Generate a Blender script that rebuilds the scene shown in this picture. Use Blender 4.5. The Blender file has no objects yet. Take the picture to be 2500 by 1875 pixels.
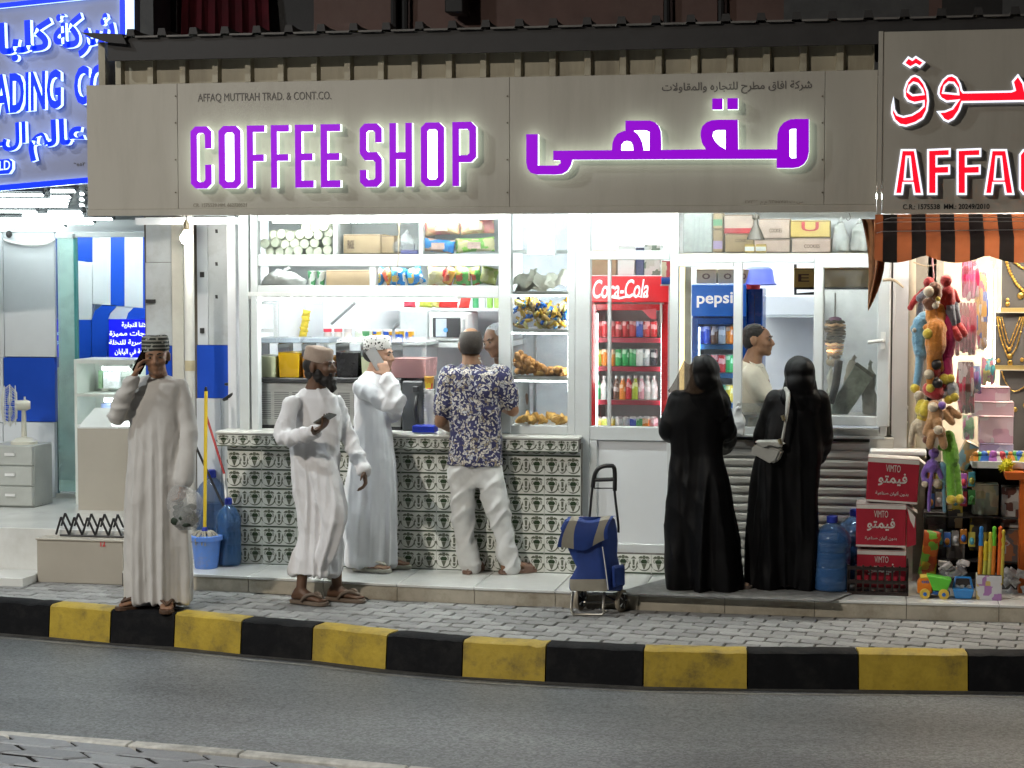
import bpy, bmesh, math, random
from mathutils import Vector, Matrix, noise
random.seed(7)
R = math.radians
sc = bpy.context.scene
col = sc.collection
# ------------------------------------------------------------------ camera, sky, sun, exposure
FPX = 4653.0                      # focal length in pixels of the 2500 px wide photograph
CAM = Vector((2.44, -12.555, 2.15))
cam_d = bpy.data.cameras.new('camera'); cam = bpy.data.objects.new('camera', cam_d); col.objects.link(cam)
cam_d.sensor_width = 36; cam_d.lens = FPX / 2500 * 36; cam_d.clip_end = 500
cam.location = CAM; cam.rotation_euler = (R(90 - 3.44), 0, R(11))
sc.camera = cam
w = bpy.data.worlds.new('World'); sc.world = w; w.use_nodes = True
wn = w.node_tree.nodes; wl = w.node_tree.links
sky = wn.new('ShaderNodeTexSky'); sky.sky_type = 'NISHITA'; sky.sun_disc = False
sky.sun_elevation = R(-4); sky.sun_rotation = R(200)
wl.new(sky.outputs[0], wn['Background'].inputs[0]); wn['Background'].inputs[1].default_value = 0.02
sun_d = bpy.data.lights.new('moon_light', 'SUN'); sun_d.energy = 0.02; sun_d.angle = R(2); sun_d.color = (1, .95, .85)
sun = bpy.data.objects.new('moon_light', sun_d); col.objects.link(sun); sun.rotation_euler = (R(50), 0, R(-30))
sc.view_settings.view_transform = 'Standard'; sc.view_settings.look = 'None'
sc.view_settings.exposure = 0.22; sc.view_settings.gamma = 1; sc.view_settings.use_curve_mapping = False
sc.render.engine = 'CYCLES'
cy = sc.cycles; cy.use_denoising = True; cy.max_bounces = 6; cy.transparent_max_bounces = 10; cy.use_adaptive_sampling = True; cy.adaptive_threshold = .03
cy.diffuse_bounces = 3; cy.glossy_bounces = 3; cy.transmission_bounces = 6; cy.sample_clamp_indirect = 6
cy.caustics_reflective = False; cy.caustics_refractive = False
try: cy.denoiser = 'OPENIMAGEDENOISE'; cy.denoising_input_passes = 'RGB_ALBEDO_NORMAL'
except Exception: pass
# ------------------------------------------------------------------ pixel of the photograph -> point in the place
CM = cam.rotation_euler.to_matrix()
def ray(px, py): return CM @ Vector(((px - 1250) / FPX, -(py - 937.5) / FPX, -1))
def P(px, py, Y):
 d = ray(px, py); t = (Y - CAM.y) / d.y; return CAM + d * t
def G(px, py, Z):
 d = ray(px, py); t = (Z - CAM.z) / d.z; return CAM + d * t
def X(px, py, Y): return P(px, py, Y).x
def Z(px, py, Y): return P(px, py, Y).z
# ------------------------------------------------------------------ materials
MATS = {}
def mat(name, c=(.8, .8, .8), rough=.5, metal=0, var=.12, scale=8, bump=0, bscale=60, emit=None, es=0, trans=0, ior=1.45,
  alpha=1, coat=0, sheen=0, dirt=None, dscale=3, damount=.5, stretch=(1, 1, 1), spec=.5, sss=0, det=4):
 if name in MATS: return MATS[name]
 m = bpy.data.materials.new(name); m.use_nodes = True; MATS[name] = m
 n = m.node_tree.nodes; l = m.node_tree.links; b = n['Principled BSDF']
 b.inputs['Roughness'].default_value = rough; b.inputs['Metallic'].default_value = metal
 b.inputs['Transmission Weight'].default_value = trans; b.inputs['IOR'].default_value = ior; b.inputs['Alpha'].default_value = alpha
 b.inputs['Coat Weight'].default_value = coat; b.inputs['Sheen Weight'].default_value = sheen; b.inputs['Specular IOR Level'].default_value = spec
 if sss: b.inputs['Subsurface Weight'].default_value = sss; b.inputs['Subsurface Scale'].default_value = .01
 c4 = (*c, 1); b.inputs['Base Color'].default_value = c4
 if emit: b.inputs['Emission Color'].default_value = (*emit, 1); b.inputs['Emission Strength'].default_value = es
 if var or bump or dirt:
  tc = n.new('ShaderNodeTexCoord'); mp = n.new('ShaderNodeMapping'); mp.inputs['Scale'].default_value = stretch
  l.new(tc.outputs['Object'], mp.inputs[0])
 src = None
 if var:
  nz = n.new('ShaderNodeTexNoise'); nz.inputs['Scale'].default_value = scale; nz.inputs['Detail'].default_value = det; nz.inputs['Roughness'].default_value = .65
  l.new(mp.outputs[0], nz.inputs['Vector'])
  mr = n.new('ShaderNodeMapRange'); mr.inputs[1].default_value = .25; mr.inputs[2].default_value = .75
  mr.inputs[3].default_value = 1 - var; mr.inputs[4].default_value = 1 + var
  l.new(nz.outputs[0], mr.inputs[0])
  mx = n.new('ShaderNodeMix'); mx.data_type = 'RGBA'; mx.blend_type = 'MULTIPLY'; mx.inputs[0].default_value = 1
  mx.inputs[6].default_value = c4; l.new(mr.outputs[0], mx.inputs[7]); src = mx.outputs[2]
  rr = n.new('ShaderNodeMapRange'); rr.inputs[3].default_value = max(0, rough - .08); rr.inputs[4].default_value = min(1, rough + .1)
  l.new(nz.outputs[0], rr.inputs[0]); l.new(rr.outputs[0], b.inputs['Roughness'])
 if dirt:
  nd = n.new('ShaderNodeTexNoise'); nd.inputs['Scale'].default_value = dscale; nd.inputs['Detail'].default_value = 8; nd.inputs['Roughness'].default_value = .7
  l.new(mp.outputs[0], nd.inputs['Vector'])
  md = n.new('ShaderNodeMapRange'); md.inputs[1].default_value = .48; md.inputs[2].default_value = .72; md.inputs[4].default_value = damount
  l.new(nd.outputs[0], md.inputs[0])
  mx2 = n.new('ShaderNodeMix'); mx2.data_type = 'RGBA'; l.new(md.outputs[0], mx2.inputs[0]); mx2.inputs[6].default_value = c4
  if src: l.new(src, mx2.inputs[6])
  mx2.inputs[7].default_value = (*dirt, 1); src = mx2.outputs[2]
 if src: l.new(src, b.inputs['Base Color'])
 if bump:
  nb = n.new('ShaderNodeTexNoise'); nb.inputs['Scale'].default_value = bscale; nb.inputs['Detail'].default_value = 5
  l.new(mp.outputs[0], nb.inputs['Vector'])
  bp = n.new('ShaderNodeBump'); bp.inputs['Strength'].default_value = bump; bp.inputs['Distance'].default_value = .01
  l.new(nb.outputs[0], bp.inputs['Height']); l.new(bp.outputs[0], b.inputs['Normal'])
 return m
def emat(name, c, s):
 if name in MATS: return MATS[name]
 m = bpy.data.materials.new(name); m.use_nodes = True; MATS[name] = m
 b = m.node_tree.nodes['Principled BSDF']; b.inputs['Base Color'].default_value = (*c, 1); b.inputs['Roughness'].default_value = .3
 b.inputs['Emission Color'].default_value = (*c, 1); b.inputs['Emission Strength'].default_value = s
 return m
def glass(name, tint=(1, 1, 1), refl=.9, dirt=.0, ior=1.45):
 if name in MATS: return MATS[name]
 m = bpy.data.materials.new(name); m.use_nodes = True; MATS[name] = m
 n = m.node_tree.nodes; l = m.node_tree.links
 for x in list(n):
  if x.type != 'OUTPUT_MATERIAL': n.remove(x)
 out = [x for x in n if x.type == 'OUTPUT_MATERIAL'][0]
 tr = n.new('ShaderNodeBsdfTransparent'); tr.inputs[0].default_value = (*tint, 1)
 gl = n.new('ShaderNodeBsdfGlossy'); gl.inputs['Roughness'].default_value = .03; gl.inputs[0].default_value = (refl, refl, refl, 1)
 fr = n.new('ShaderNodeFresnel'); fr.inputs[0].default_value = ior
 m1 = n.new('ShaderNodeMixShader'); l.new(fr.outputs[0], m1.inputs[0]); l.new(tr.outputs[0], m1.inputs[1]); l.new(gl.outputs[0], m1.inputs[2])
 last = m1
 if dirt:
  df = n.new('ShaderNodeBsdfDiffuse'); df.inputs[0].default_value = (.75, .77, .75, 1)
  tc = n.new('ShaderNodeTexCoord'); nz = n.new('ShaderNodeTexNoise'); nz.inputs['Scale'].default_value = 5; nz.inputs['Detail'].default_value = 8
  l.new(tc.outputs['Object'], nz.inputs['Vector'])
  mr = n.new('ShaderNodeMapRange'); mr.inputs[1].default_value = .4; mr.inputs[2].default_value = .8; mr.inputs[3].default_value = dirt * .3; mr.inputs[4].default_value = dirt * 1.6
  l.new(nz.outputs[0], mr.inputs[0])
  m2 = n.new('ShaderNodeMixShader'); l.new(mr.outputs[0], m2.inputs[0]); l.new(m1.outputs[0], m2.inputs[1]); l.new(df.outputs[0], m2.inputs[2]); last = m2
 l.new(last.outputs[0], out.inputs[0]); return m
# ------------------------------------------------------------------ mesh collecting
def as3(c): return Vector(c)
class MB:
 def __init__(s): s.v = []; s.f = []; s.m = []
 def add(s, vs, fs, mi=0, M=None):
  o = len(s.v)
  s.v += [tuple(M @ Vector(v)) if M else tuple(v) for v in vs]
  s.f += [tuple(i + o for i in f) for f in fs]
  s.m += [mi] * len(fs) if isinstance(mi, int) else list(mi)
  return s
 def box(s, x0, x1, y0, y1, z0, z1, mi=0, M=None):
  if x0 > x1: x0, x1 = x1, x0
  if y0 > y1: y0, y1 = y1, y0
  if z0 > z1: z0, z1 = z1, z0
  vs = [(x0, y0, z0), (x1, y0, z0), (x1, y1, z0), (x0, y1, z0), (x0, y0, z1), (x1, y0, z1), (x1, y1, z1), (x0, y1, z1)]
  return s.add(vs, [(0, 3, 2, 1), (4, 5, 6, 7), (0, 1, 5, 4), (1, 2, 6, 5), (2, 3, 7, 6), (3, 0, 4, 7)], mi, M)
 def hexa(s, b, t, mi=0):          # bottom ring and top ring of equal length
  n = len(b)
  fs = [tuple(reversed(range(n))), tuple(range(n, 2 * n))] + [(i, (i + 1) % n, n + (i + 1) % n, n + i) for i in range(n)]
  return s.add(list(b) + list(t), fs, mi)
 def prism(s, pts, y0, y1, mi=0, side=None, M=None):   # outline in x,z (counter-clockwise seen from -Y), pushed from y0 (front) to y1
  n = len(pts); vs = [(p[0], y0, p[1]) for p in pts] + [(p[0], y1, p[1]) for p in pts]
  fs = [tuple(range(n)), tuple(reversed(range(n, 2 * n)))] + [(i, n + i, n + (i + 1) % n, (i + 1) % n) for i in range(n)]
  return s.add(vs, fs, [mi, mi] + [mi if side is None else side] * n, M)
 def loft(s, rings, mi=0, cap=True, M=None):
  n = len(rings[0]); vs = [p for r in rings for p in r]; fs = []
  for k in range(len(rings) - 1):
   for i in range(n):
    j = (i + 1) % n; fs.append((k * n + i, k * n + j, (k + 1) * n + j, (k + 1) * n + i))
  if cap: fs += [tuple(reversed(range(n))), tuple(range((len(rings) - 1) * n, len(rings) * n))]
  return s.add(vs, fs, mi, M)
 def tube(s, path, r, n=8, mi=0, M=None, up=None):
  path = [Vector(p) for p in path]; rs = r if isinstance(r, (list, tuple)) else [r] * len(path)
  rings = []; ref = None
  for i, p in enumerate(path):
   t = (path[min(i + 1, len(path) - 1)] - path[max(i - 1, 0)])
   if t.length < 1e-9: t = Vector((0, 0, 1))
   t.normalize()
   if ref is None:
    ref = Vector(up) if up else (Vector((0, 0, 1)) if abs(t.z) < .9 else Vector((1, 0, 0)))
   a = t.cross(ref)
   if a.length < 1e-6: a = t.cross(Vector((0, 1, 0)))
   a.normalize(); b = a.cross(t).normalized(); ref = b
   rings.append([p + (a * math.cos(2 * math.pi * k / n) + b * math.sin(2 * math.pi * k / n)) * rs[i] for k in range(n)])
  return s.loft(rings, mi, True, M)
 def lathe(s, prof, n=16, mi=0, c=(0, 0, 0), M=None, cap=True):
  rings = [[(c[0] + r * math.cos(2 * math.pi * k / n), c[1] + r * math.sin(2 * math.pi * k / n), c[2] + z) for k in range(n)] for r, z in prof]
  return s.loft(rings, mi, cap, M)
 def ball(s, c, r, n=10, m=6, mi=0, M=None):
  r = (r, r, r) if not isinstance(r, (tuple, list)) else r
  rings = []
  for j in range(m + 1):
   t = math.pi * (j + .001) / (m + .002); q = math.sin(t)
   rings.append([(c[0] + r[0] * q * math.cos(2 * math.pi * k / n), c[1] + r[1] * q * math.sin(2 * math.pi * k / n), c[2] - r[2] * math.cos(t)) for k in range(n)])
  return s.loft(rings, mi, True, M)
 def text(s, body, x0, x1, z0, z1, y, depth=.002, mi=0, side=None, off=0, shear=0, M=None, fit=True):
  vs, fs = textmesh(body, off, shear)
  ax = [v[0] for v in vs]; az = [v[1] for v in vs]; bx, ex, bz, ez = min(ax), max(ax), min(az), max(az)
  kx = (x1 - x0) / (ex - bx); kz = (z1 - z0) / (ez - bz)
  n = len(vs); pts = [(x0 + (v[0] - bx) * kx, z0 + (v[1] - bz) * kz) for v in vs]
  V = [(p[0], y, p[1]) for p in pts] + [(p[0], y + depth, p[1]) for p in pts]
  cnt = {}
  for f in fs:
   for a, b in zip(f, f[1:] + f[:1]): cnt[(a, b)] = 1
  F = [f for f in fs] + [tuple(n + i for i in reversed(f)) for f in fs]; Mi = [mi] * len(F)
  for (a, b) in cnt:
   if (b, a) not in cnt: F.append((b, a, n + a, n + b)); Mi.append(mi if side is None else side)
  return s.add(V, F, Mi, M)
 def mesh(s, name, mats, smooth=False, bev=0, seg=1, weld=False):
  me = bpy.data.meshes.new(name); me.from_pydata(s.v, [], s.f)
  mats = mats if isinstance(mats, (list, tuple)) else [mats]
  for m in mats: me.materials.append(m)
  if len(mats) > 1: me.polygons.foreach_set('material_index', s.m)
  if bev or weld:
   bm = bmesh.new(); bm.from_mesh(me)
   if weld: bmesh.ops.remove_doubles(bm, verts=bm.verts, dist=1e-5)
   if bev:
    es = [e for e in bm.edges if len(e.link_faces) == 2 and e.calc_face_angle(0) > .5]
    bmesh.ops.bevel(bm, geom=es, offset=bev, segments=seg, affect='EDGES', clamp_overlap=True)
   bm.to_mesh(me); bm.free()
  if smooth is True: me.polygons.foreach_set('use_smooth', [True] * len(me.polygons))
  elif smooth:
   me.polygons.foreach_set('use_smooth', [True] * len(me.polygons)); me.set_sharp_from_angle(angle=R(smooth))
  me.update(); return me
_TC = {}
def textmesh(body, off=0, shear=0):
 k = (body, off, shear)
 if k not in _TC:
  c = bpy.data.curves.new('lettering', 'FONT'); c.body = body; c.offset = off; c.shear = shear; c.resolution_u = 3
  o = bpy.data.objects.new('lettering', c); col.objects.link(o)
  me = bpy.data.meshes.new_from_object(o.evaluated_get(bpy.context.evaluated_depsgraph_get()))
  bm = bmesh.new(); bm.from_mesh(me); bmesh.ops.remove_doubles(bm, verts=bm.verts, dist=1e-4)
  bmesh.ops.recalc_face_normals(bm, faces=bm.faces)
  for f in bm.faces:
   if f.normal.z < 0: f.normal_flip()
  bm.verts.index_update()
  _TC[k] = ([tuple(v.co) for v in bm.verts], [tuple(v.index for v in f.verts) for f in bm.faces])
  bm.free(); bpy.data.objects.remove(o); bpy.data.curves.remove(c); bpy.data.meshes.remove(me)
 return _TC[k]
# Arabic letters joined by their presentation forms, written left to right for the mesh text
_AF = {}
_cp = 0xFE80
for ch, k in [('ء', 1), ('آ', 2), ('أ', 2), ('ؤ', 2), ('إ', 2), ('ئ', 4), ('ا', 2), ('ب', 4), ('ة', 2), ('ت', 4), ('ث', 4), ('ج', 4), ('ح', 4), ('خ', 4), ('د', 2), ('ذ', 2), ('ر', 2), ('ز', 2),
   ('س', 4), ('ش', 4), ('ص', 4), ('ض', 4), ('ط', 4), ('ظ', 4), ('ع', 4), ('غ', 4), ('ف', 4), ('ق', 4), ('ك', 4), ('ل', 4), ('م', 4), ('ن', 4), ('ه', 4), ('و', 2), ('ى', 2), ('ي', 4)]:
 _AF[ch] = (_cp, k); _cp += k
def ar(t):
 t = t.replace('لا', '\u0001'); out = []
 def joins_next(c): return c in _AF and _AF[c][1] == 4
 def can(c): return c in _AF and _AF[c][1] > 1 or c == '\u0001'
 for i, c in enumerate(t):
  pj = i > 0 and joins_next(t[i - 1]) and can(c); nj = i + 1 < len(t) and joins_next(c) and can(t[i + 1])
  if c == '\u0001': out.append(chr(0xFEFC if pj else 0xFEFB)); continue
  if c not in _AF: out.append(c); continue
  b, k = _AF[c]
  out.append(chr(b + (0 if not pj and not nj else 1 if pj and not nj else 2 if nj and not pj else 3)))
 return ''.join(reversed(out))
# ------------------------------------------------------------------ objects
def tag(o, label=None, cat=None, group=None, kind=None):
 if label: o['label'] = label
 if cat: o['category'] = cat
 if group: o['group'] = group
 if kind: o['kind'] = kind
 return o
def thing(name, label, cat, loc=(0, 0, 0), rz=0, group=None, kind=None):
 o = bpy.data.objects.new(name, None); o.empty_display_size = .1; col.objects.link(o)
 o.location = loc; o.rotation_euler = (0, 0, rz); return tag(o, label, cat, group, kind)
def wmat(o):
 M = Matrix.LocRotScale(o.location, o.rotation_euler, o.scale)
 return wmat(o.parent) @ M if o.parent else M
def put(name, me, parent=None, loc=None, rot=None, world=False, label=None):
 o = bpy.data.objects.new(name, me); col.objects.link(o)
 if loc is not None: o.location = loc
 if rot is not None: o.rotation_euler = rot
 if parent:
  o.parent = parent
  if world:
   I = wmat(parent).inverted() @ Matrix.LocRotScale(o.location, o.rotation_euler, None)
   o.location = I.to_translation(); o.rotation_euler = I.to_euler()
 if label: o['label'] = label
 return o
def part(name, mb, mats, parent=None, world=True, **k):
 lab = k.pop('label', None)
 return put(name, mb.mesh(name, mats, **k), parent, world=world, label=lab)
def solo(name, mb, mats, label, cat, group=None, kind=None, **k):
 """a thing that is one mesh: its origin moves to its own base"""
 xs, ys, zs = zip(*mb.v); c = ((min(xs) + max(xs)) / 2, (min(ys) + max(ys)) / 2, min(zs))
 mb.v = [(a - c[0], b - c[1], d - c[2]) for a, b, d in mb.v]
 o = put(name, mb.mesh(name, mats, **k), loc=c); return tag(o, label, cat, group, kind)
def dup(root, loc, rz=None, label=None, group=None, parent=None, rot=None):
 r = root.copy(); col.objects.link(r); r.location = loc
 if rz is not None: r.rotation_euler = (0, 0, rz)
 if rot is not None: r.rotation_euler = rot
 if parent: r.parent = parent
 if label: r['label'] = label
 if group: r['group'] = group
 for ch in list(root.children):
  c = ch.copy(); col.objects.link(c); c.parent = r
  for g in list(ch.children):
   d = g.copy(); col.objects.link(d); d.parent = c
 return r
# ------------------------------------------------------------------ the ground, road, kerbs and pavements
def orand(m, amt=.25, hue=0):
 n = m.node_tree.nodes; l = m.node_tree.links; b = n['Principled BSDF']; oi = n.new('ShaderNodeObjectInfo')
 mr = n.new('ShaderNodeMapRange'); mr.inputs[3].default_value = 1 - amt; mr.inputs[4].default_value = 1 + amt
 l.new(oi.outputs['Random'], mr.inputs[0])
 mx = n.new('ShaderNodeMix'); mx.data_type = 'RGBA'; mx.blend_type = 'MULTIPLY'; mx.inputs[0].default_value = 1
 li = b.inputs['Base Color'].links
 if li: l.new(li[0].from_socket, mx.inputs[6])
 else: mx.inputs[6].default_value = b.inputs['Base Color'].default_value
 l.new(mr.outputs[0], mx.inputs[7]); l.new(mx.outputs[2], b.inputs['Base Color']); return m
STEP = .11
m_asphalt = mat('asphalt', (.17, .18, .19), .46, var=.16, scale=120, bump=.3, bscale=220, det=8)
def asphalt_specks(m):
 n = m.node_tree.nodes; l = m.node_tree.links; b = n['Principled BSDF']
 tc = n.new('ShaderNodeTexCoord'); v = n.new('ShaderNodeTexVoronoi'); v.inputs['Scale'].default_value = 75; l.new(tc.outputs['Object'], v.inputs['Vector'])
 mr = n.new('ShaderNodeMapRange'); mr.inputs[1].default_value = 0; mr.inputs[2].default_value = 1; mr.inputs[3].default_value = .62; mr.inputs[4].default_value = 1.45
 sp = n.new('ShaderNodeSeparateColor'); l.new(v.outputs['Color'], sp.inputs[0]); l.new(sp.outputs[0], mr.inputs[0])
 mx = n.new('ShaderNodeMix'); mx.data_type = 'RGBA'; mx.blend_type = 'MULTIPLY'; mx.inputs[0].default_value = 1
 l.new(b.inputs['Base Color'].links[0].from_socket, mx.inputs[6]); l.new(mr.outputs[0], mx.inputs[7]); l.new(mx.outputs[2], b.inputs['Base Color'])
def asphalt_tracks(m):
 n = m.node_tree.nodes; l = m.node_tree.links; b = n['Principled BSDF']; tc = n.new('ShaderNodeTexCoord'); src = b.inputs['Base Color'].links[0].from_socket
 for sc3, lo, hi in (((.1, .8, 1), .62, 1.3), ((.5, .9, 1), .8, 1.15)):
  mp = n.new('ShaderNodeMapping'); mp.inputs['Scale'].default_value = sc3; mp.inputs['Rotation'].default_value = (0, 0, R(6)); l.new(tc.outputs['Object'], mp.inputs[0]); nz = n.new('ShaderNodeTexNoise'); nz.inputs['Scale'].default_value = 1.5; nz.inputs['Detail'].default_value = 5; l.new(mp.outputs[0], nz.inputs['Vector'])
  mr = n.new('ShaderNodeMapRange'); mr.inputs[1].default_value = .3; mr.inputs[2].default_value = .7; mr.inputs[3].default_value = lo; mr.inputs[4].default_value = hi; l.new(nz.outputs[0], mr.inputs[0])
  mx = n.new('ShaderNodeMix'); mx.data_type = 'RGBA'; mx.blend_type = 'MULTIPLY'; mx.inputs[0].default_value = 1; l.new(src, mx.inputs[6]); l.new(mr.outputs[0], mx.inputs[7]); src = mx.outputs[2]
 l.new(src, b.inputs['Base Color'])
asphalt_specks(m_asphalt); asphalt_tracks(m_asphalt)
m_sand = mat('joint_sand', (.07, .065, .058), .9, var=.3, scale=40)
m_paver = orand(mat('concrete_paver', (.31, .312, .31), .6, var=.25, scale=30, bump=.35, bscale=90, dirt=(.13, .125, .115), dscale=2.2, damount=.7), .22)
m_yellow = mat('yellow_kerb_paint', (.47, .335, .04), .55, var=.22, scale=14, bump=.35, bscale=35, dirt=(.06, .05, .03), dscale=7, damount=.9)
m_black = mat('black_kerb_paint', (.006, .0065, .008), .75, var=.3, scale=14, bump=.35, bscale=35, dirt=(.03, .028, .026), dscale=7, damount=.5, spec=.2)
m_conc = mat('pale_concrete', (.55, .55, .52), .8, var=.25, scale=18, bump=.3, bscale=60, dirt=(.16, .15, .13), dscale=4, damount=.7)
m_line = mat('worn_road_paint', (.24, .235, .21), .75, var=.35, scale=25, dirt=(.1, .1, .1), dscale=6, damount=.9)
part('ground', MB().add([(-150, -150, -.26), (150, -150, -.26), (150, 150, -.26), (-150, 150, -.26)], [(0, 1, 2, 3)]), m_sand)['kind'] = 'structure'
part('road', MB().add([(-60, -14, -.2), (60, -14, -.2), (60, -.3, -.2), (-60, -.3, -.2)], [(0, 1, 2, 3)]), m_asphalt)['kind'] = 'structure'
KT = [(-600, 1425), (-420, 1437), (-230, 1449), (-30, 1464), (122, 1475), (271, 1488), (427, 1497), (590, 1513), (764, 1527), (945, 1547), (1130, 1563), (1333, 1574), (1571, 1585), (1825, 1590), (2096, 1592), (2364, 1595), (2640, 1600), (2930, 1604), (3220, 1606)]
KP = [G(x, y, .012) for x, y in KT]
# kerb: each painted stone a piece
kerb = thing('kerb', None, None, KP[8], kind='structure')
def nrm(a, b):
 d = (b - a); n = Vector((-d.y, d.x, 0)); return n.normalized() * (1 if n.y > 0 else -1)
NV = [nrm(KP[max(i - 1, 0)], KP[min(i + 1, len(KP) - 1)]) for i in range(len(KP))]
for i in range(len(KP) - 1):
 a, b = KP[i], KP[i + 1]; d = (b - a).normalized() * .004; a = a + d; b = b - d
 mb = MB(); segs = 10; T = []; F = []; Bk = []; Bb = []
 rng = random.Random(i)
 for k in range(segs + 1):
  t = k / segs; p = a.lerp(b, t); n = NV[i].lerp(NV[i + 1], t)
  j = rng.uniform(-.0015, .0015); jz = rng.uniform(-.003, .002) - (rng.uniform(.003, .008) if rng.random() < .15 else 0)
  F.append(p + n * -.022 + Vector((0, 0, -.24 - p.z))); T.append(p + n * (j) + Vector((0, 0, jz - .012))); Bk.append(p + n * .02 + Vector((0, 0, jz))); Bb.append(p + n * .14 + Vector((0, 0, jz * .5)))
 low = [q + Vector((0, 0, -.25)) for q in Bb]
 rows = [F, T, Bk, Bb, low]; N = segs + 1
 vs = [v for r in rows for v in r]; fs = [(r * N + k, r * N + k + 1, (r + 1) * N + k + 1, (r + 1) * N + k) for r in range(4) for k in range(segs)]
 fs += [tuple(r * N for r in reversed(range(5))), tuple(r * N + N - 1 for r in range(5))]
 mb.add(vs, fs)
 part('kerb_stone', mb, m_yellow if i % 2 == 0 else m_black, kerb, label='yellow painted kerb stone' if i % 2 == 0 else 'black painted kerb stone', smooth=35)
# thin worn line along the gutter
mb = MB(); L0 = [p - n * .135 for p, n in zip(KP, NV)]; L1 = [p - n * .165 for p, n in zip(KP, NV)]
vs = [(p.x, p.y, -.196) for p in L1] + [(p.x, p.y, -.196) for p in L0]; N = len(L0)
mb.add(vs, [(i, i + 1, N + i + 1, N + i) for i in range(N - 1)]); part('road_edge_line', mb, m_line)['kind'] = 'structure'
mb = MB(); L1 = [p - n * (.09 + .035 * math.sin(i * 2.3)) for i, (p, n) in enumerate(zip(KP, NV))]; vs = [(p.x, p.y, -.1965) for p in L1] + [(p.x, p.y, -.1965) for p in KP]; mb.add(vs, [(i, i + 1, N + i + 1, N + i) for i in range(N - 1)]); part('gutter', mb, mat('gutter_grit', (.05, .048, .044), .9, var=.5, scale=40, dirt=(.14, .135, .125), dscale=9, damount=.7))['kind'] = 'structure'
# pavers
def paver_mesh(name, L, W, d, h, gap=.004, chev=0, m=None):
 prof = [(0, 0), (L * .125, d), (L * .375, -d), (L * .5, 0), (L * .625, d), (L * .875, -d), (L, 0)]
 out = [(x, y) for x, y in prof] + [(x, y + W) for x, y in reversed(prof)]
 if chev: out = [(0, 0), (L, 0), (L + chev, W / 2), (L, W), (0, W), (chev, W / 2)]
 cx, cy_ = L / 2, W / 2; s = 1 - 2 * gap / W; sx = 1 - 2 * gap / L
 def ring(k, z): return [((x - cx) * (sx - k), (y - cy_) * (s - k * 2), z) for x, y in out]
 mb = MB().loft([ring(0, -h), ring(0, -.006), ring(.035, 0)], cap=True)
 if not m: return mb.mesh(name, m_paver)
 mb.m = [1 if i < len(out) else 0 for i in range(len(mb.f))]; return mb.mesh(name, [m, mat('dark_joint', (.012, .012, .012), .9, var=.2)])
def inside(x, y, poly):
 c = False
 for (x0, y0), (x1, y1) in zip(poly, poly[1:] + poly[:1]):
  if (y0 > y) != (y1 > y) and x < (x1 - x0) * (y - y0) / (y1 - y0) + x0: c = not c
 return c
def lay(root, me, L, W, poly, ang, z, limit, name='paver', tilt=.02):
 rng = random.Random(3); cand = []
 ca, sa = math.cos(ang), math.sin(ang)
 for j in range(-90, 90):
  for i in range(-90, 90):
   u, v = (i + .5 * (j % 2)) * L, j * W
   x, y = u * ca - v * sa + poly[0][0], u * sa + v * ca + poly[0][1]
   if inside(x, y, poly): cand.append((x, y))
 def seen(c):
  q = CM.transposed() @ (Vector((c[0], c[1], z)) - CAM); px, py = 1250 + FPX * q.x / -q.z, 937.5 - FPX * q.y / -q.z
  return (0 if -20 < px < 2520 and py < 1900 else 1, -py)
 cand.sort(key=seen); rest = MB()
 for k, (x, y) in enumerate(cand):
  rot = (rng.uniform(-tilt, tilt), rng.uniform(-tilt, tilt), ang + rng.uniform(-.02, .02)); lo = (x, y, z + rng.uniform(-.004, .003))
  if k < limit: put(name, me, root, lo, rot, world=True)
  else:
   M = Matrix.LocRotScale(Vector(lo), Matrix.Rotation(ang, 3, 'Z'), None)
   rest.add([v.co for v in me.vertices], [tuple(p.vertices) for p in me.polygons], 0, M)
 if rest.v: part('paver_field', rest, me.materials[0], root)['kind'] = 'stuff'
pave = thing('far_pavement', None, None, (0, -1, 0), kind='structure')
back = [(p + n * .13) for p, n in zip(KP, NV)]
mb = MB(); vs = [(p.x, p.y, -.012) for p in back] + [(p.x, 3.0, -.012) for p in back]; N = len(back)
mb.add(vs, [(i, i + 1, N + i + 1, N + i) for i in range(N - 1)]); part('bed', mb, m_sand, pave)
EDGE = [(296, 1393), (469, 1400), (700, 1411), (1000, 1427), (1381, 1442), (1550, 1448), (2027, 1464), (2500, 1477), (2900, 1490)]
EP = [G(x, y, STEP) for x, y in EDGE]
poly = [(p.x, p.y) for p in back] + [(EP[-1].x + 1, EP[-1].y + .1), (EP[-1].x, EP[-1].y + .1)] + [(p.x, p.y + .12) for p in reversed(EP)] + [(EP[0].x - 2.5, EP[0].y + .25)]
lay(pave, paver_mesh('paver', .2, .115, .012, .05), .2, .115, poly, R(-6), 0, 300)
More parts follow.
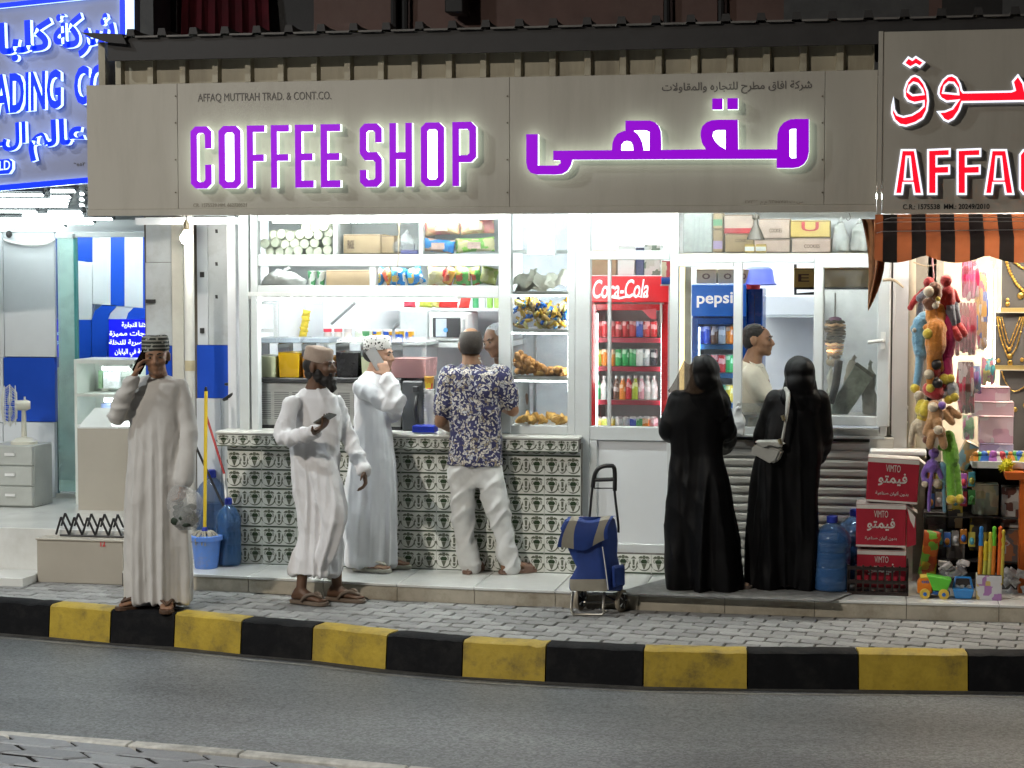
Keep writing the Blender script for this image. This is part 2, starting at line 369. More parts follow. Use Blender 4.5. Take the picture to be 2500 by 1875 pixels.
# near pavement with its flush edging
NE = [G(x, y, -.13) for x, y in [(-900, 1728), (-300, 1760), (0, 1783), (330, 1808), (600, 1830), (1000, 1868), (1500, 1915), (2300, 1980)]]
near = thing('near_pavement', None, None, (NE[2].x, NE[2].y, -.13), kind='structure')
NN = [nrm(NE[max(i - 1, 0)], NE[min(i + 1, len(NE) - 1)]) for i in range(len(NE))]
mb = MB(); N = len(NE); vs = [(p.x, p.y, -.165) for p in NE] + [(p.x, -14, -.165) for p in NE]
mb.add(vs, [(i, N + i, N + i + 1, i + 1) for i in range(N - 1)]); part('bed', mb, mat('dark_joint', (.012, .012, .012), .9, var=.2), near)
for i in range(N - 1):
 a, b = NE[i], NE[i + 1]; k = max(1, int((b - a).length / .5))
 for q in range(k):
  p0, p1 = a.lerp(b, (q + .006) / k), a.lerp(b, (q + 1 - .006) / k); n = NN[i]
  mb = MB(); lo = [p0 - n * .085, p1 - n * .085, p1, p0]
  mb.hexa([(v.x, v.y, -.24) for v in lo], [(v.x, v.y, -.13) for v in lo]); part('edging_stone', mb, m_conc, near, bev=.006)
npoly = [(p.x - n.x * .05, p.y - n.y * .05) for p, n in zip(NE, NN)] + [(NE[-1].x, -13.4), (NE[0].x, -13.4)]
vis = [(x, y) for x, y in npoly]
m_npav = orand(mat('blue_grey_paver', (.25, .262, .28), .42, var=.2, scale=30, bump=.3, bscale=90), .18)
lay(near, paver_mesh('paver_near', .36, .165, .03, .05, .012, .1, m_npav), .36, .165, npoly, R(-9), -.13, 120, tilt=.008)
# raised step in front of the shops
m_steptop = mat('white_step_tile', (.74, .75, .73), .22, var=.06, scale=6, dirt=(.45, .44, .4), dscale=3, damount=.5, coat=.2)
m_stepface = mat('beige_step_tile', (.46, .42, .34), .45, var=.15, scale=7, bump=.1, dirt=(.2, .165, .11), dscale=4, damount=.75)
m_grout = mat('grout', (.12, .11, .1), .9, var=.2)
step = thing('shop_step', None, None, (0, -.4, 0), kind='structure')
ep = [EP[0] + Vector((.0, .0, 0))] + EP[1:]
mb = MB(); N = len(ep); vs = [(p.x, p.y + .012, 0) for p in ep] + [(p.x, p.y + .012, STEP - .018) for p in ep] + [(p.x, 3.2, STEP - .018) for p in ep]
mb.add(vs, [(r * N + i, r * N + i + 1, (r + 1) * N + i + 1, (r + 1) * N + i) for r in range(2) for i in range(N - 1)]); part('core', mb, m_grout, step)
def along(px):
 for (a, b), (pa, pb) in zip(zip(EDGE, EDGE[1:]), zip(EP, EP[1:])):
  if a[0] <= px <= b[0]: return pa.lerp(pb, (px - a[0]) / (b[0] - a[0]))
js = [300, 425, 607, 790, 970, 1160, 1356, 1560, 1772, 1989, 2215, 2440, 2660, 2880]
for a, b in zip(js, js[1:]):
 p, q = along(a), along(b); d = (q - p).normalized() * .002; p = p + d; q = q - d; n = nrm(p, q)
 lo = [p, q, q + n * .02, p + n * .02]
 part('riser_tile', MB().hexa([(v.x, v.y, .0) for v in lo], [(v.x, v.y, STEP - .02) for v in lo]), m_stepface, step)
 lo = [p - n * .012, q - n * .012, Vector((q.x, .6, 0)), Vector((p.x, .6, 0))]
 part('tread_tile', MB().hexa([(v.x, v.y, STEP - .018) for v in lo], [(v.x, v.y, STEP) for v in lo]), m_steptop, step, bev=.003)
mtx = [G(1497, 1447, STEP + .01), G(2030, 1466, STEP + .01), G(2080, 1448, STEP + .01), G(1640, 1408, STEP + .01)]
for q in mtx[:2]: q.y -= .02
mb = MB().hexa([(v.x, v.y, STEP + .002) for v in mtx], [(v.x, v.y, STEP + .012) for v in mtx])
m_rubber = mat('grey_rubber', (.17, .17, .165), .7, var=.25, scale=12, bump=.3, bscale=80, dirt=(.3, .29, .27), dscale=6, damount=.5)
solo('rubber_mat', mb, m_rubber, 'grey rubber mat under the two women in black robes', 'mat', bev=.003)
# ------------------------------------------------------------------ coffee shop: frame, glazing, roof, sign, counter
def B(mb, px0, py0, px1, py1, Y, d, mi=0):
 my, mx = (py0 + py1) / 2, (px0 + px1) / 2
 mb.box(X(px0, my, Y), X(px1, my, Y), Y, Y + d, Z(mx, py1, Y), Z(mx, py0, Y), mi); return mb
def curvemesh(splines, off=0):
 c = bpy.data.curves.new('outline', 'CURVE'); c.dimensions = '2D'; c.fill_mode = 'BOTH'; c.offset = off
 for s in splines:
  sp = c.splines.new('POLY'); sp.points.add(len(s) - 1); sp.use_cyclic_u = True
  for p, q in zip(sp.points, s): p.co = (q[0], q[1], 0, 1)
 o = bpy.data.objects.new('outline', c); col.objects.link(o)
 me = bpy.data.meshes.new_from_object(o.evaluated_get(bpy.context.evaluated_depsgraph_get()))
 bm = bmesh.new(); bm.from_mesh(me); bmesh.ops.remove_doubles(bm, verts=bm.verts, dist=1e-5)
 for f in bm.faces:
  if f.normal.z < 0: f.normal_flip()
 bm.verts.index_update(); r = ([tuple(v.co) for v in bm.verts], [tuple(v.index for v in f.verts) for f in bm.faces])
 bm.free(); bpy.data.objects.remove(o); bpy.data.curves.remove(c); bpy.data.meshes.remove(me); return r
def plate(mb, splines, y, depth, mi=0, side=None, off=0):
 """flat outline with holes (x, z) pushed back from y by depth"""
 vs, fs = curvemesh(splines, off); n = len(vs)
 V = [(v[0], y, v[1]) for v in vs] + [(v[0], y + depth, v[1]) for v in vs]; E = set()
 for f in fs:
  for a, b in zip(f, f[1:] + f[:1]): E.add((a, b))
 F = list(fs) + [tuple(n + i for i in reversed(f)) for f in fs]; Mi = [mi] * len(F)
 for a, b in E:
  if (b, a) not in E: F.append((b, a, n + a, n + b)); Mi.append(mi if side is None else side)
 mb.add(V, F, Mi); return mb
m_frame = mat('white_aluminium', (.62, .65, .655), .35, var=.05, scale=4, dirt=(.5, .5, .46), dscale=3, damount=.35)
m_pane = glass('window_glass', (.97, .985, .98), .8, .035)
m_wallin = mat('pale_wall_panel', (.78, .8, .83), .5, var=.05, scale=3)
m_ceil = mat('ceiling_white', (.78, .79, .78), .6, var=.05)
m_clad = mat('cream_corrugated_steel', (.42, .38, .28), .5, var=.15, scale=6, stretch=(1, 1, .15), dirt=(.2, .17, .12), dscale=5, damount=.6)
m_dark = mat('dark_roof_steel', (.03, .028, .028), .6, var=.3, scale=6)
m_rooft = mat('weathered_roof_sheet', (.16, .15, .14), .7, var=.3, scale=6)
m_panel = mat('beige_sign_panel', (.45, .42, .36), .45, var=.05, scale=2, bump=.05, bscale=200, dirt=(.31, .28, .23), dscale=5, damount=.4, stretch=(1, 1, .14))
m_seam = mat('panel_edge', (.14, .12, .09), .7, var=.2)
YG = .12
shop = thing('coffee_shop_building', 'cream clad coffee shop with white framed windows and corrugated roof', 'building', (0, YG, STEP))
def member(name, a, b, c, d, Y=YG - .04, dep=.08, m=None, bev=.004): return part(name, B(MB(), a, b, c, d, Y, dep), m or m_frame, shop, bev=bev)
for a, b, t, bt in [(583, 607, 505, 1052), (612, 629, 505, 1052), (1217, 1247, 505, 1058), (1386, 1404, 505, 1062), (1404, 1440, 505, 1406), (1635, 1655, 505, 1352), (1790, 1811, 641, 1044), (1986, 2004, 641, 1044), (2150, 2168, 505, 1066)]:
 member('window_post', a, t, b, bt)
for a, b, t, bt in [(629, 1217, 505, 538), (629, 1217, 621, 650), (629, 1217, 697, 727), (1247, 1386, 1039, 1061), (1440, 1635, 612, 634), (1440, 1635, 1042, 1076), (1655, 2150, 619, 641), (1655, 2160, 1044, 1064), (1655, 1790, 641, 651)]:
 member('window_rail', a, t, b, bt, YG - .036, .075)
for a, b, t, bt in [(813, 824, 538, 621), (1022, 1032, 538, 621), (902, 918, 650, 697), (1483, 1490, 634, 1042)]:
 member('mullion', a, t, b, bt, YG - .03, .06)
for a, b, t, bt in [(629, 813, 538, 621), (824, 1022, 538, 621), (1032, 1217, 538, 621), (629, 902, 650, 697), (918, 1217, 650, 697), (1247, 1386, 515, 1039), (1440, 1635, 515, 612), (1440, 1483, 634, 1042), (1490, 1635, 634, 1042), (1655, 2150, 515, 619), (1655, 1790, 651, 1044)]:
 part('pane', B(MB(), a, t, b, bt, YG, .004), m_pane, shop)
# lower white panel with its frame, tiles come with the counter
member('panel_stile', 1440, 1076, 1457, 1352); member('panel_stile', 1628, 1076, 1635, 1352, YG - .03); member('panel_rail', 1457, 1328, 1628, 1352)
part('panel', B(MB(), 1457, 1076, 1628, 1328, YG - .015, .03), mat('white_laminate', (.74, .77, .79), .4, var=.03, scale=3), shop)
# window sill and roller shutter under the service window
part('window_sill', MB().box(X(1655, 1064, 0), X(2160, 1064, 0), .045, YG + .2, Z(1900, 1070, 0), Z(1900, 1064, 0)), m_frame, shop, bev=.004)
m_shut = mat('grey_roller_shutter', (.62, .6, .55), .45, var=.08, scale=5, stretch=(.3, 1, 4), dirt=(.36, .34, .29), dscale=4, damount=.6)
sx0, sx1, sz1, sz0 = X(1655, 1200, .06), X(2122, 1200, .06), Z(1900, 1076, .06), STEP + .01
ns = 15; sh = (sz1 - sz0) / ns
shut = part('shutter_box', MB().box(sx0, sx1, .1, .14, sz0, sz1 + .02), mat('shutter_gap', (.1, .1, .09), .8, var=.1), shop)
prof = [(.092, .001), (.08, .003), (.074, sh * .3), (.074, sh * .7), (.08, sh - .003), (.092, sh - .001)]
sm = MB(); V = [(x, y, z) for x in (sx0, sx1) for y, z in prof]; n = len(prof)
sm.add(V, [(i, n + i, n + i + 1, i + 1) for i in range(n - 1)] + [tuple(range(n)), tuple(reversed(range(n, 2 * n)))]); slat = sm.mesh('slat', m_shut)
for k in range(ns): put('slat', slat, shut, (0, 0, sz0 + k * sh), world=True)
part('apron_wall', MB().box(sx1 + .002, X(2180, 1200, .06), .06, .16, STEP, Z(1900, 1066, .06)), m_shut, shop)
# casement leaf standing ajar
hz = P(1989, 830, YG - .05); lw = .49; zb, zt = Z(2080, 1039, .02), Z(2080, 628, .02)
leaf = thing('open_casement', None, None, (hz.x, YG - .05, zb)); leaf.parent = shop; leaf.location = leaf.location - shop.location; leaf.rotation_euler = (0, 0, R(-9))
h = zt - zb; fw = .058
for q in [(0, fw, 0, h), (lw - fw * 1.3, lw, 0, h), (fw, lw - fw * 1.3, 0, fw * 1.1), (fw, lw - fw * 1.3, h - fw * 1.2, h)]:
 part('casement_frame', MB().box(q[0], q[1], -.03, .02, q[2], q[3]), m_frame, leaf, world=False, bev=.004)
part('pane', MB().box(fw, lw - fw * 1.3, -.008, -.004, fw * 1.1, h - fw * 1.2), glass('dusty_glass', (.9, .9, .86), .8, .12), leaf, world=False)
hd = MB().tube([(lw - .04, -.03, h * .51), (lw - .04, -.07, h * .51), (lw - .13, -.075, h * .5)], .011, 8); hd.box(lw - .055, lw - .025, -.036, -.03, h * .46, h * .56)
part('handle', hd, mat('white_plastic', (.78, .78, .76), .35, var=.04), leaf, world=False, smooth=40)
# interior shell
xl, xr = X(590, 700, .3), X(2180, 700, .3); CE = 3.0; BY = 2.3
for nm, bx, m in [('back_wall', (xl - .05, xr + .3, BY, BY + .1, STEP, CE), m_wallin), ('side_wall', (xl - .06, xl, .17, BY, STEP, CE), m_wallin), ('side_wall', (xr, xr + .1, .17, BY, STEP, CE), m_wallin),
    ('ceiling', (xl - .05, xr + .05, .17, BY, CE, CE + .08), m_ceil)]:
 part(nm, MB().box(*bx), m, shop)
part('shop_floor', MB().box(xl, xr, .62, BY, STEP - .03, STEP + .004), mat('shop_floor_tile', (.5, .5, .48), .4, var=.1), shop)
# front lintel wall behind the sign, and the soffit
sgY = -.6
zb_s = (Z(213, 525, sgY) + Z(2141, 520, sgY)) / 2; zt_s = (Z(213, 207, sgY) + Z(2141, 172, sgY)) / 2
part('lintel', MB().box(xl - .05, X(2168, 500, YG), YG - .03, YG + .05, Z(1250, 512, YG), 3.4), m_frame, shop)
part('soffit', MB().box(X(330, 525, sgY), X(2141, 525, sgY), sgY + .1, YG - .03, zb_s + .16, zb_s + .19), m_ceil, shop)
# corrugated cladding above the sign
cy0 = -.55; cz0, cz1 = zt_s + .002, (Z(300, 140, cy0) + Z(2100, 108, cy0)) / 2 + .06
x0, x1 = X(262, 170, cy0), X(2140, 140, cy0); pitch = .224; pr = []; x = x0 - .1
while x < x1:
 pr += [(x, cy0), (x + pitch - .062, cy0), (x + pitch - .05, cy0 - .042), (x + pitch - .012, cy0 - .042)]; x += pitch
pr = [p for p in pr if x0 <= p[0] <= x1]
mb = MB(); n = len(pr); mb.add([(a, b, cz0) for a, b in pr] + [(a, b, cz1) for a, b in pr], [(i, i + 1, n + i + 1, n + i) for i in range(n - 1)])
part('cladding_sheet', mb, m_clad, shop)
part('cladding_return', MB().box(x0 - .05, x0 - .003, cy0 - .03, 2.0, cz0, cz1 + .05), m_clad, shop)
# roof sheet with ribs and its dark fascia
ry = -.72; rx0, rx1 = X(258, 100, ry), X(2900, 40, ry)
rz = (Z(400, 84, ry) + Z(1500, 60, ry)) / 2
part('roof_fascia', MB().box(rx0, rx1, ry + .03, ry + .06, rz - .155, rz - .012), m_dark, shop)
part('roof_underside', MB().box(rx0, rx1, ry + .06, cy0 - .06, cz1 + .0, cz1 + .02), m_dark, shop)
pr = []; x = rx0
while x < rx1: pr += [(x, 0), (x + .14, 0), (x + .155, .034), (x + .19, .034), (x + .205, 0)]; x += .215
mb = MB(); n = len(pr); sl = .12
mb.add([(a, ry, rz + b) for a, b in pr] + [(a, 2.2, rz + b + 2.9 * sl * .12) for a, b in pr] + [(a, ry, rz + b - .012) for a, b in pr], [(i, i + 1, n + i + 1, n + i) for i in range(n - 1)] + [(2 * n + i, 2 * n + i + 1, i + 1, i) for i in range(n - 1)])
part('roof_sheet', mb, m_rooft, shop)
for k in range(int((rx1 - rx0) / .215)):
 cap = MB()
 xx = rx0 + .1725 + k * .215
 cap.add([(xx - .03, ry - .004, rz + .0), (xx + .03, ry - .004, rz), (xx + .022, ry - .004, rz + .045), (xx - .022, ry - .004, rz + .045), (xx, ry + .3, rz + .036)], [(0, 1, 2, 3), (0, 3, 4), (1, 4, 2), (3, 2, 4)])
 if xx < 5: part('rib_end_cap', cap, m_dark, shop)
# torn sheet corner sticking out at the left end
q = [P(200, 80, ry), P(300, 84, ry), P(312, 108, ry), P(262, 104, ry), P(225, 92, ry)]
mb = MB().hexa([(v.x, v.y - .02, v.z) for v in q], [(v.x, v.y + .25, v.z + .02) for v in q]); part('torn_sheet', mb, m_dark, shop)
# ------------------------------------------------------------------ sign with halo-lit letters
sign = thing('coffee_shop_sign', 'long beige signboard with glowing purple COFFEE SHOP letters', 'sign', (X(1200, 525, sgY), sgY, zb_s))
for a, b in [(213, 433.5), (434.5, 1243.5), (1244.5, 2012.5), (2013.5, 2141)]:
 xa, xb = X(a, 370, sgY), X(b, 370, sgY)
 part('sign_panel', MB().box(xa, xb, sgY, sgY + .02, zb_s + .045, zt_s), m_panel, sign, bev=.0015)
xa, xb = X(213, 370, sgY), X(2141, 370, sgY)
part('bottom_trim', MB().box(xa, xb, sgY - .012, sgY + .02, zb_s, zb_s + .044), m_panel, sign, bev=.002)
part('sign_box', MB().box(xa + .004, xb - .004, sgY + .021, sgY + .14, zb_s + .004, zt_s - .004), m_seam, sign)
mb = MB()
for a in (434, 1244, 2013):
 for py in (235, 300, 390, 470): p = P(a - 5, py, sgY); mb.lathe([(.006, 0), (.006, .004)], 6, M=Matrix.Translation((p.x, sgY - .001, p.z)) @ Matrix.Rotation(R(90), 4, 'X'))
part('rivets', mb, m_seam, sign)
m_purple = emat('lit_purple_acrylic', (.27, .0, .6), .62)
m_halo = emat('letter_edge_light', (.86, 1, .90), 1.35)
m_ohole = emat('lit_white_acrylic', (.88, 1, .86), 1.05)
def letter_outline(ch, ax, bx, z0, z1, s):
 w_ = bx - ax; h_ = z1 - z0; c = s * .75; i = s * .3
 def octa(l, r, b, t, c): return [(l + c, b), (r - c, b), (r, b + c), (r, t - c), (r - c, t), (l + c, t), (l, t - c), (l, b + c)]
 if ch == 'O': return [octa(ax, bx, z0, z1, c), octa(ax + s, bx - s, z0 + s, z1 - s, i)]
 if ch == 'C':
  g0, g1 = z0 + h_ * .385, z0 + h_ * .645
  return [[(ax + c, z0), (bx - c, z0), (bx, z0 + c), (bx, g0), (bx - s, g0), (bx - s, z0 + s + i), (bx - s - i, z0 + s), (ax + s + i, z0 + s), (ax + s, z0 + s + i), (ax + s, z1 - s - i), (ax + s + i, z1 - s), (bx - s - i, z1 - s), (bx - s, z1 - s - i), (bx - s, g1), (bx, g1), (bx, z1 - c), (bx - c, z1), (ax + c, z1), (ax, z1 - c), (ax, z0 + c)]]
 mz = z0 + h_ * .43; t = s * 1.05
 if ch == 'F': return [[(ax, z0), (ax + s, z0), (ax + s, mz), (bx - s * .15, mz), (bx - s * .15, mz + t), (ax + s, mz + t), (ax + s, z1 - t), (bx, z1 - t), (bx, z1), (ax, z1)]]
 if ch == 'E': return [[(ax, z0), (bx, z0), (bx, z0 + t), (ax + s, z0 + t), (ax + s, mz), (bx - s * .15, mz), (bx - s * .15, mz + t), (ax + s, mz + t), (ax + s, z1 - t), (bx, z1 - t), (bx, z1), (ax, z1)]]
 if ch == 'H': return [[(ax, z0), (ax + s, z0), (ax + s, mz), (bx - s, mz), (bx - s, z0), (bx, z0), (bx, z1), (bx - s, z1), (bx - s, mz + t), (ax + s, mz + t), (ax + s, z1), (ax, z1)]]
 if ch == 'P':
  pb = z0 + h_ * .37
  return [[(ax, z0), (ax + s, z0), (ax + s, pb), (bx - c, pb), (bx, pb + c), (bx, z1 - c), (bx - c, z1), (ax, z1)], [(ax + s, pb + t), (bx - s - i, pb + t), (bx - s, pb + t + i), (bx - s, z1 - t - i), (bx - s - i, z1 - t), (ax + s, z1 - t)]]
 if ch == 'S':
  lz, uz = z0 + h_ * .27, z0 + h_ * .70; m1, m2 = z0 + h_ * .42, z0 + h_ * .55
  return [[(ax + c, z0), (bx - c, z0), (bx, z0 + c), (bx, m1 + s * .2), (bx - c, m2), (ax + s + i, m2), (ax + s, m2 + i), (ax + s, z1 - t - i), (ax + s + i, z1 - t), (bx - s - i, z1 - t), (bx - s, z1 - t - i), (bx - s, uz), (bx, uz), (bx, z1 - c), (bx - c, z1), (ax + c, z1), (ax, z1 - c), (ax, m2 - s * .2), (ax + c, m1), (bx - s - i, m1), (bx - s, m1 - i), (bx - s, z0 + t + i), (bx - s - i, z0 + t), (ax + s + i, z0 + t), (ax + s, z0 + t + i), (ax + s, lz), (ax, lz), (ax, z0 + c)]]
k2 = .3843; LY = sgY - .07
for ch, a, b in [('C', 172, 304), ('O', 350, 490), ('F', 530, 642), ('F', 682, 797), ('E', 835, 952), ('E', 998, 1122), ('S', 1246, 1386), ('H', 1435, 1578), ('O', 1634, 1782), ('P', 1834, 1985)]:
 t = (a - 172) / 1813; xa, xb = X(400 + a * k2, 380, LY), X(400 + b * k2, 380, LY)
 z1, z0 = Z(400 + a * k2, 309 - 12 * t, LY), Z(400 + a * k2, 461 - 7 * t, LY)
 ol = letter_outline(ch, xa, xb, z0, z1, .0435 if ch != 'F' else .041)
 o = part('letter', plate(plate(MB(), ol, LY - .006, .005, 0), ol, LY, .045, 1, 1, 0), [m_purple, m_halo], sign)
 if ch == 'O':
  hb = MB().prism([ol[1][i] for i in range(8)], LY + .02, LY + .03); part('letter_counter', hb, m_ohole, o)
def tr(pts, ox, oy, k, Y): return [(lambda p: (p.x, p.z))(P(ox + a * k, oy + b * k, Y)) for a, b in pts]
outer = [(200, 418), (267, 418), (267, 598), (380, 598), (398, 585), (396, 570), (355, 568), (355, 513), (692, 510), (695, 470), (705, 440), (725, 415), (750, 403), (770, 398), (770, 340), (910, 340), (940, 350), (960, 370), (972, 400), (975, 440), (976, 508), (1232, 505), (1210, 470), (1201, 430), (1202, 400), (1212, 372), (1235, 350), (1265, 338), (1300, 335), (1415, 335), (1418, 505), (1640, 505), (1642, 420), (1655, 380), (1680, 350), (1715, 333), (1750, 330), (1824, 330), (1824, 520), (1815, 560), (1795, 590), (1765, 608), (1730, 613), (1638, 613), (1638, 560), (465, 565), (455, 600), (435, 630), (405, 647), (370, 650), (260, 650), (225, 640), (207, 615), (200, 580)]
holes = [[(1712, 395), (1725, 388), (1750, 388), (1750, 555), (1725, 557), (1712, 545)], [(1270, 430), (1275, 405), (1295, 395), (1345, 395), (1345, 505), (1310, 485), (1285, 460)],
  [(745, 512), (747, 480), (760, 462), (780, 457), (800, 462), (813, 480), (815, 512)], [(818, 400), (835, 396), (890, 397), (908, 405), (908, 512), (875, 512), (868, 470), (855, 440), (838, 415)]]
A = lambda pts: tr(pts, 1200, 150, .425, LY)
ol = [A(outer)] + [A(hh) for hh in holes]
o = part('arabic_word', plate(plate(MB(), ol, LY - .006, .005, 0), ol, LY, .045, 1, 1), [m_purple, m_halo], sign)
for hh in holes: part('letter_counter', MB().prism(list(reversed(A(hh))), LY + .02, LY + .03), m_ohole, o)
for a, b, c, d in [(1268, 213, 1328, 277), (1355, 211, 1416, 276)]:
 ol = [A([(a, b), (c, b), (c, d), (a, d)])]; part('letter_dot', plate(plate(MB(), ol, LY - .006, .005, 0), ol, LY, .045, 1, 1), [m_purple, m_halo], sign)
m_ink = mat('grey_sign_print', (.13, .12, .11), .6, var=.1)
def ink(s, px0, px1, py0, py1, Y, m, parent, off=0, name='lettering', shear=0):
 mb = MB(); my = (py0 + py1) / 2; mx = (px0 + px1) / 2
 mb.text(s, X(px0, my, Y), X(px1, my, Y), Z(mx, py1, Y), Z(mx, py0, Y), Y - .003, .002, off=off, shear=shear); return part(name, mb, m, parent)
ink('AFFAQ MUTTRAH TRAD. & CONT.CO.', 483, 809, 226, 249, sgY, m_ink, sign, 0)
ink('CR. 1575539 MM. 662720521', 472, 602, 496, 505, sgY, mat('faded_sign_print', (.3, .27, .22), .6), sign)
ink(ar('شركة افاق مطرح للتجاره والمقاولات'), 1616, 1982, 199, 229, sgY, m_ink, sign, .01)
ink(ar('س ت ١٥٧٥٥٣٩ م م ٦٦٢٧٢٠'), 1815, 1960, 488, 500, sgY, MATS['faded_sign_print'], sign)
# ------------------------------------------------------------------ tiled counter
m_tile = mat('glazed_white_tile', (.72, .73, .68), .18, var=.05, scale=5, coat=.3)
m_motif = mat('green_tile_motif', (.11, .12, .085), .3, var=.35, scale=60)
m_motif2 = mat('deep_green_motif', (.038, .062, .032), .25, var=.3, scale=60)
m_stone = mat('counter_slab', (.66, .66, .62), .3, var=.08, scale=5)
counter = thing('tiled_counter', 'long shop counter faced with white tiles in green urn pattern', 'counter', (X(980, 1390, 0), 0, STEP))
cx0, cx1 = X(557, 1250, 0), X(1418, 1250, 0); czt = (Z(560, 1055, -.06) + Z(1416, 1065, -.06)) / 2
TW = .2385; TH = None
rows_b = [(Z(590, y, 0)) for y in (1101, 1147, 1192, 1240, 1285, 1331.5, 1378)]
TH = (rows_b[0] - rows_b[-1]) / 6; zbase = STEP
def tilemesh(name, W, H, crop=1.0):
 g = .001; h = .008; mb = MB(); mb.box(g, W - g, -h, 0, g, H * crop - g)
 y = -h - .0012
 def flat(pts, mi):
  pts = [p for p in pts]
  if max(p[1] for p in pts) * H > H * crop - g: return
  V = [(p[0] * W, y, p[1] * H) for p in pts]; mb.add(V, [tuple(range(len(V)))], mi)
 def arc(cx, cz, rx, rz, a0, a1, th, mi, n=7):
  for k in range(n):
   t0, t1 = a0 + (a1 - a0) * k / n, a0 + (a1 - a0) * (k + 1) / n
   o = [(cx + rx * math.cos(R(t)), cz + rz * math.sin(R(t))) for t in (t0, t1)]; i = [(cx + (rx - th) * math.cos(R(t)), cz + (rz - th * W / H) * math.sin(R(t))) for t in (t1, t0)]
   flat(o + i, mi)
 flat([(.01, .02), (.99, .02), (.99, .095), (.01, .095)], 2)
 for c in (.205, .795):
  flat([(c - .075, .54), (c + .075, .54), (c + .088, .64), (c + .06, .745), (c - .06, .745), (c - .088, .64)], 2)
  flat([(c - .014, .24), (c + .014, .24), (c + .072, .525), (c - .072, .525)], 1)
  flat([(c - .03, .765), (c + .03, .765), (c + .05, .85), (c + .035, .955), (c - .035, .955), (c - .05, .85)], 1)
  for s in (-1, 1):
   w3 = [(c + s * .055, .79), (c + s * .165, .80), (c + s * .13, .89), (c + s * .075, .93), (c + s * .045, .87)]; flat(w3 if s > 0 else w3[::-1], 1)
   arc(c + s * .115, .66, .032, .11, -90, 250, .018, 1, 8)
   arc(c, .5, s * .19, .35, -90, 8, .034, 1, 8)
 for s in (-1, 1):
  arc(.5, .42, s * .105, .26, -90, 5, .03, 1, 7); q3 = [(.5 + s * .075, .5), (.5 + s * .13, .5), (.5 + s * .1, .7)]; flat(q3 if s > 0 else q3[::-1], 1)
 flat([(.475, .28), (.525, .28), (.545, .42), (.455, .42)], 1); flat([(.475, .46), (.525, .46), (.535, .74), (.465, .74)], 1); flat([(.42, .78), (.58, .78), (.5, .92)], 1)
 return mb.mesh(name, [m_tile, m_motif, m_motif2])
t_full = tilemesh('tile', TW, TH); t_top = tilemesh('tile_top', TW, TH, .42)
body = part('counter_body', MB().box(cx0 + .002, cx1 + .002, .0, .06, zbase, czt - .05), m_grout, counter)
ncol = int(round((cx1 - cx0) / TW)); TWs = (cx1 - cx0) / ncol
nrow = int((rows_b[-1] + TH - 0 - zbase) / TH + 20)
zr0 = rows_b[-1]
for j in range(-1, 8):
 z = zr0 + j * TH
 if z < zbase - TH: continue
 for i in range(ncol):
  ztop = z + TH
  if ztop > czt - .075: me = t_top
  else: me = t_full
  if z > czt - .1 or z < zbase - .03: continue
  o = put('tile', me, body, (cx0 + i * TWs, 0, max(z, zbase) if False else z), world=True); o.scale = (TWs / TW, 1, 1)
# overhanging top course and slab
tx0, tx1 = X(530, 1075, -.06), X(1412, 1075, -.06)
top = part('top_course', MB().box(tx0 + .004, tx1, -.058, .055, czt - .105, czt - .02), m_grout, counter)
tcm = tilemesh('tile_course', TW, .082)
k = int((tx1 - tx0) / TW) + 1
for i in range(k):
 wq = min(TW, tx1 - tx0 - i * TW); o = put('tile', tcm, top, (tx0 + i * TW, -.058, czt - .105), world=True); o.scale = (wq / TW, 1, 1)
part('counter_slab', MB().box(tx0 - .01, tx1 + .004, -.075, .75, czt - .02, czt), m_stone, counter, bev=.006)
part('counter_leg', MB().box(tx0 + .2, tx1, .6, .64, STEP, czt - .02), m_wallin, counter)
# low tile course under the white panel
low = thing('low_tile_course', 'single course of green urn tiles below the white door panel', 'tiles', (X(1530, 1400, .05), .05, STEP))
xq = X(1418, 1390, .05)
for i in range(4): put('tile', t_full, low, (xq + i * TW, .05 + .01, STEP + .002), world=True)
part('grout_bed', MB().box(xq, xq + 4 * TW, .06, .14, STEP, STEP + TH + .01), m_grout, low)
# ------------------------------------------------------------------ lamps
m_tube = emat('fluorescent_tube', (.93, 1, .98), 128)
m_tube_s = emat('soffit_tube', (.93, 1, .97), 105)
m_fill_strip = emat('fill_strip', (.95, 1, .97), 38)  # glow of the strips added to brighten shelves and cabinet
m_fix = mat('white_lamp_fitting', (.75, .76, .75), .4, var=.03)
def tube_light(label, p0, p1, group=None, m=None, r=.014, name='tube_light', fit=None):
 p0, p1 = Vector(p0), Vector(p1); t = thing(name, label, 'light', (p0 + p1) / 2, group=group); L = (p1 - p0).length; d = (p1 - p0).normalized()
 part('tube', MB().tube([p0 + d * .02, p1 - d * .02], r, 8), m or m_tube, t, smooth=40)
 u = Vector((0, 0, 1)); b = MB(); side = d.cross(u).normalized() * .022
 lo = [p0 - side, p1 - side, p1 + side, p0 + side]; b.hexa([v + u * .022 for v in lo], [v + u * .05 for v in lo])
 for p in (p0, p1 - d * .02): b.hexa([p - side * .6, p - side * .6 + d * .02, p + side * .6 + d * .02, p + side * .6], [p - side * .6 + u * .03, p - side * .6 + d * .02 + u * .03, p + side * .6 + d * .02 + u * .03, p + side * .6 + u * .03])
 part('fitting', b, fit or m_fix, t); return t
for i, (px, y) in enumerate([(760, .75), (1090, .75), (1500, 1.1), (1850, .85), (900, 1.7), (1800, 1.75)]):
 x = X(px, 600, y); tube_light(['tube light over the juice machines', 'tube light above the stacked snack bags', 'tube light over the red fridge', 'tube light above the vendor in cream shirt', 'rear tube light behind the juice machines', 'rear tube light behind the vendor'][i], (x - .58, y, 2.93), (x + .58, y, 2.93))
zs = zb_s + .1
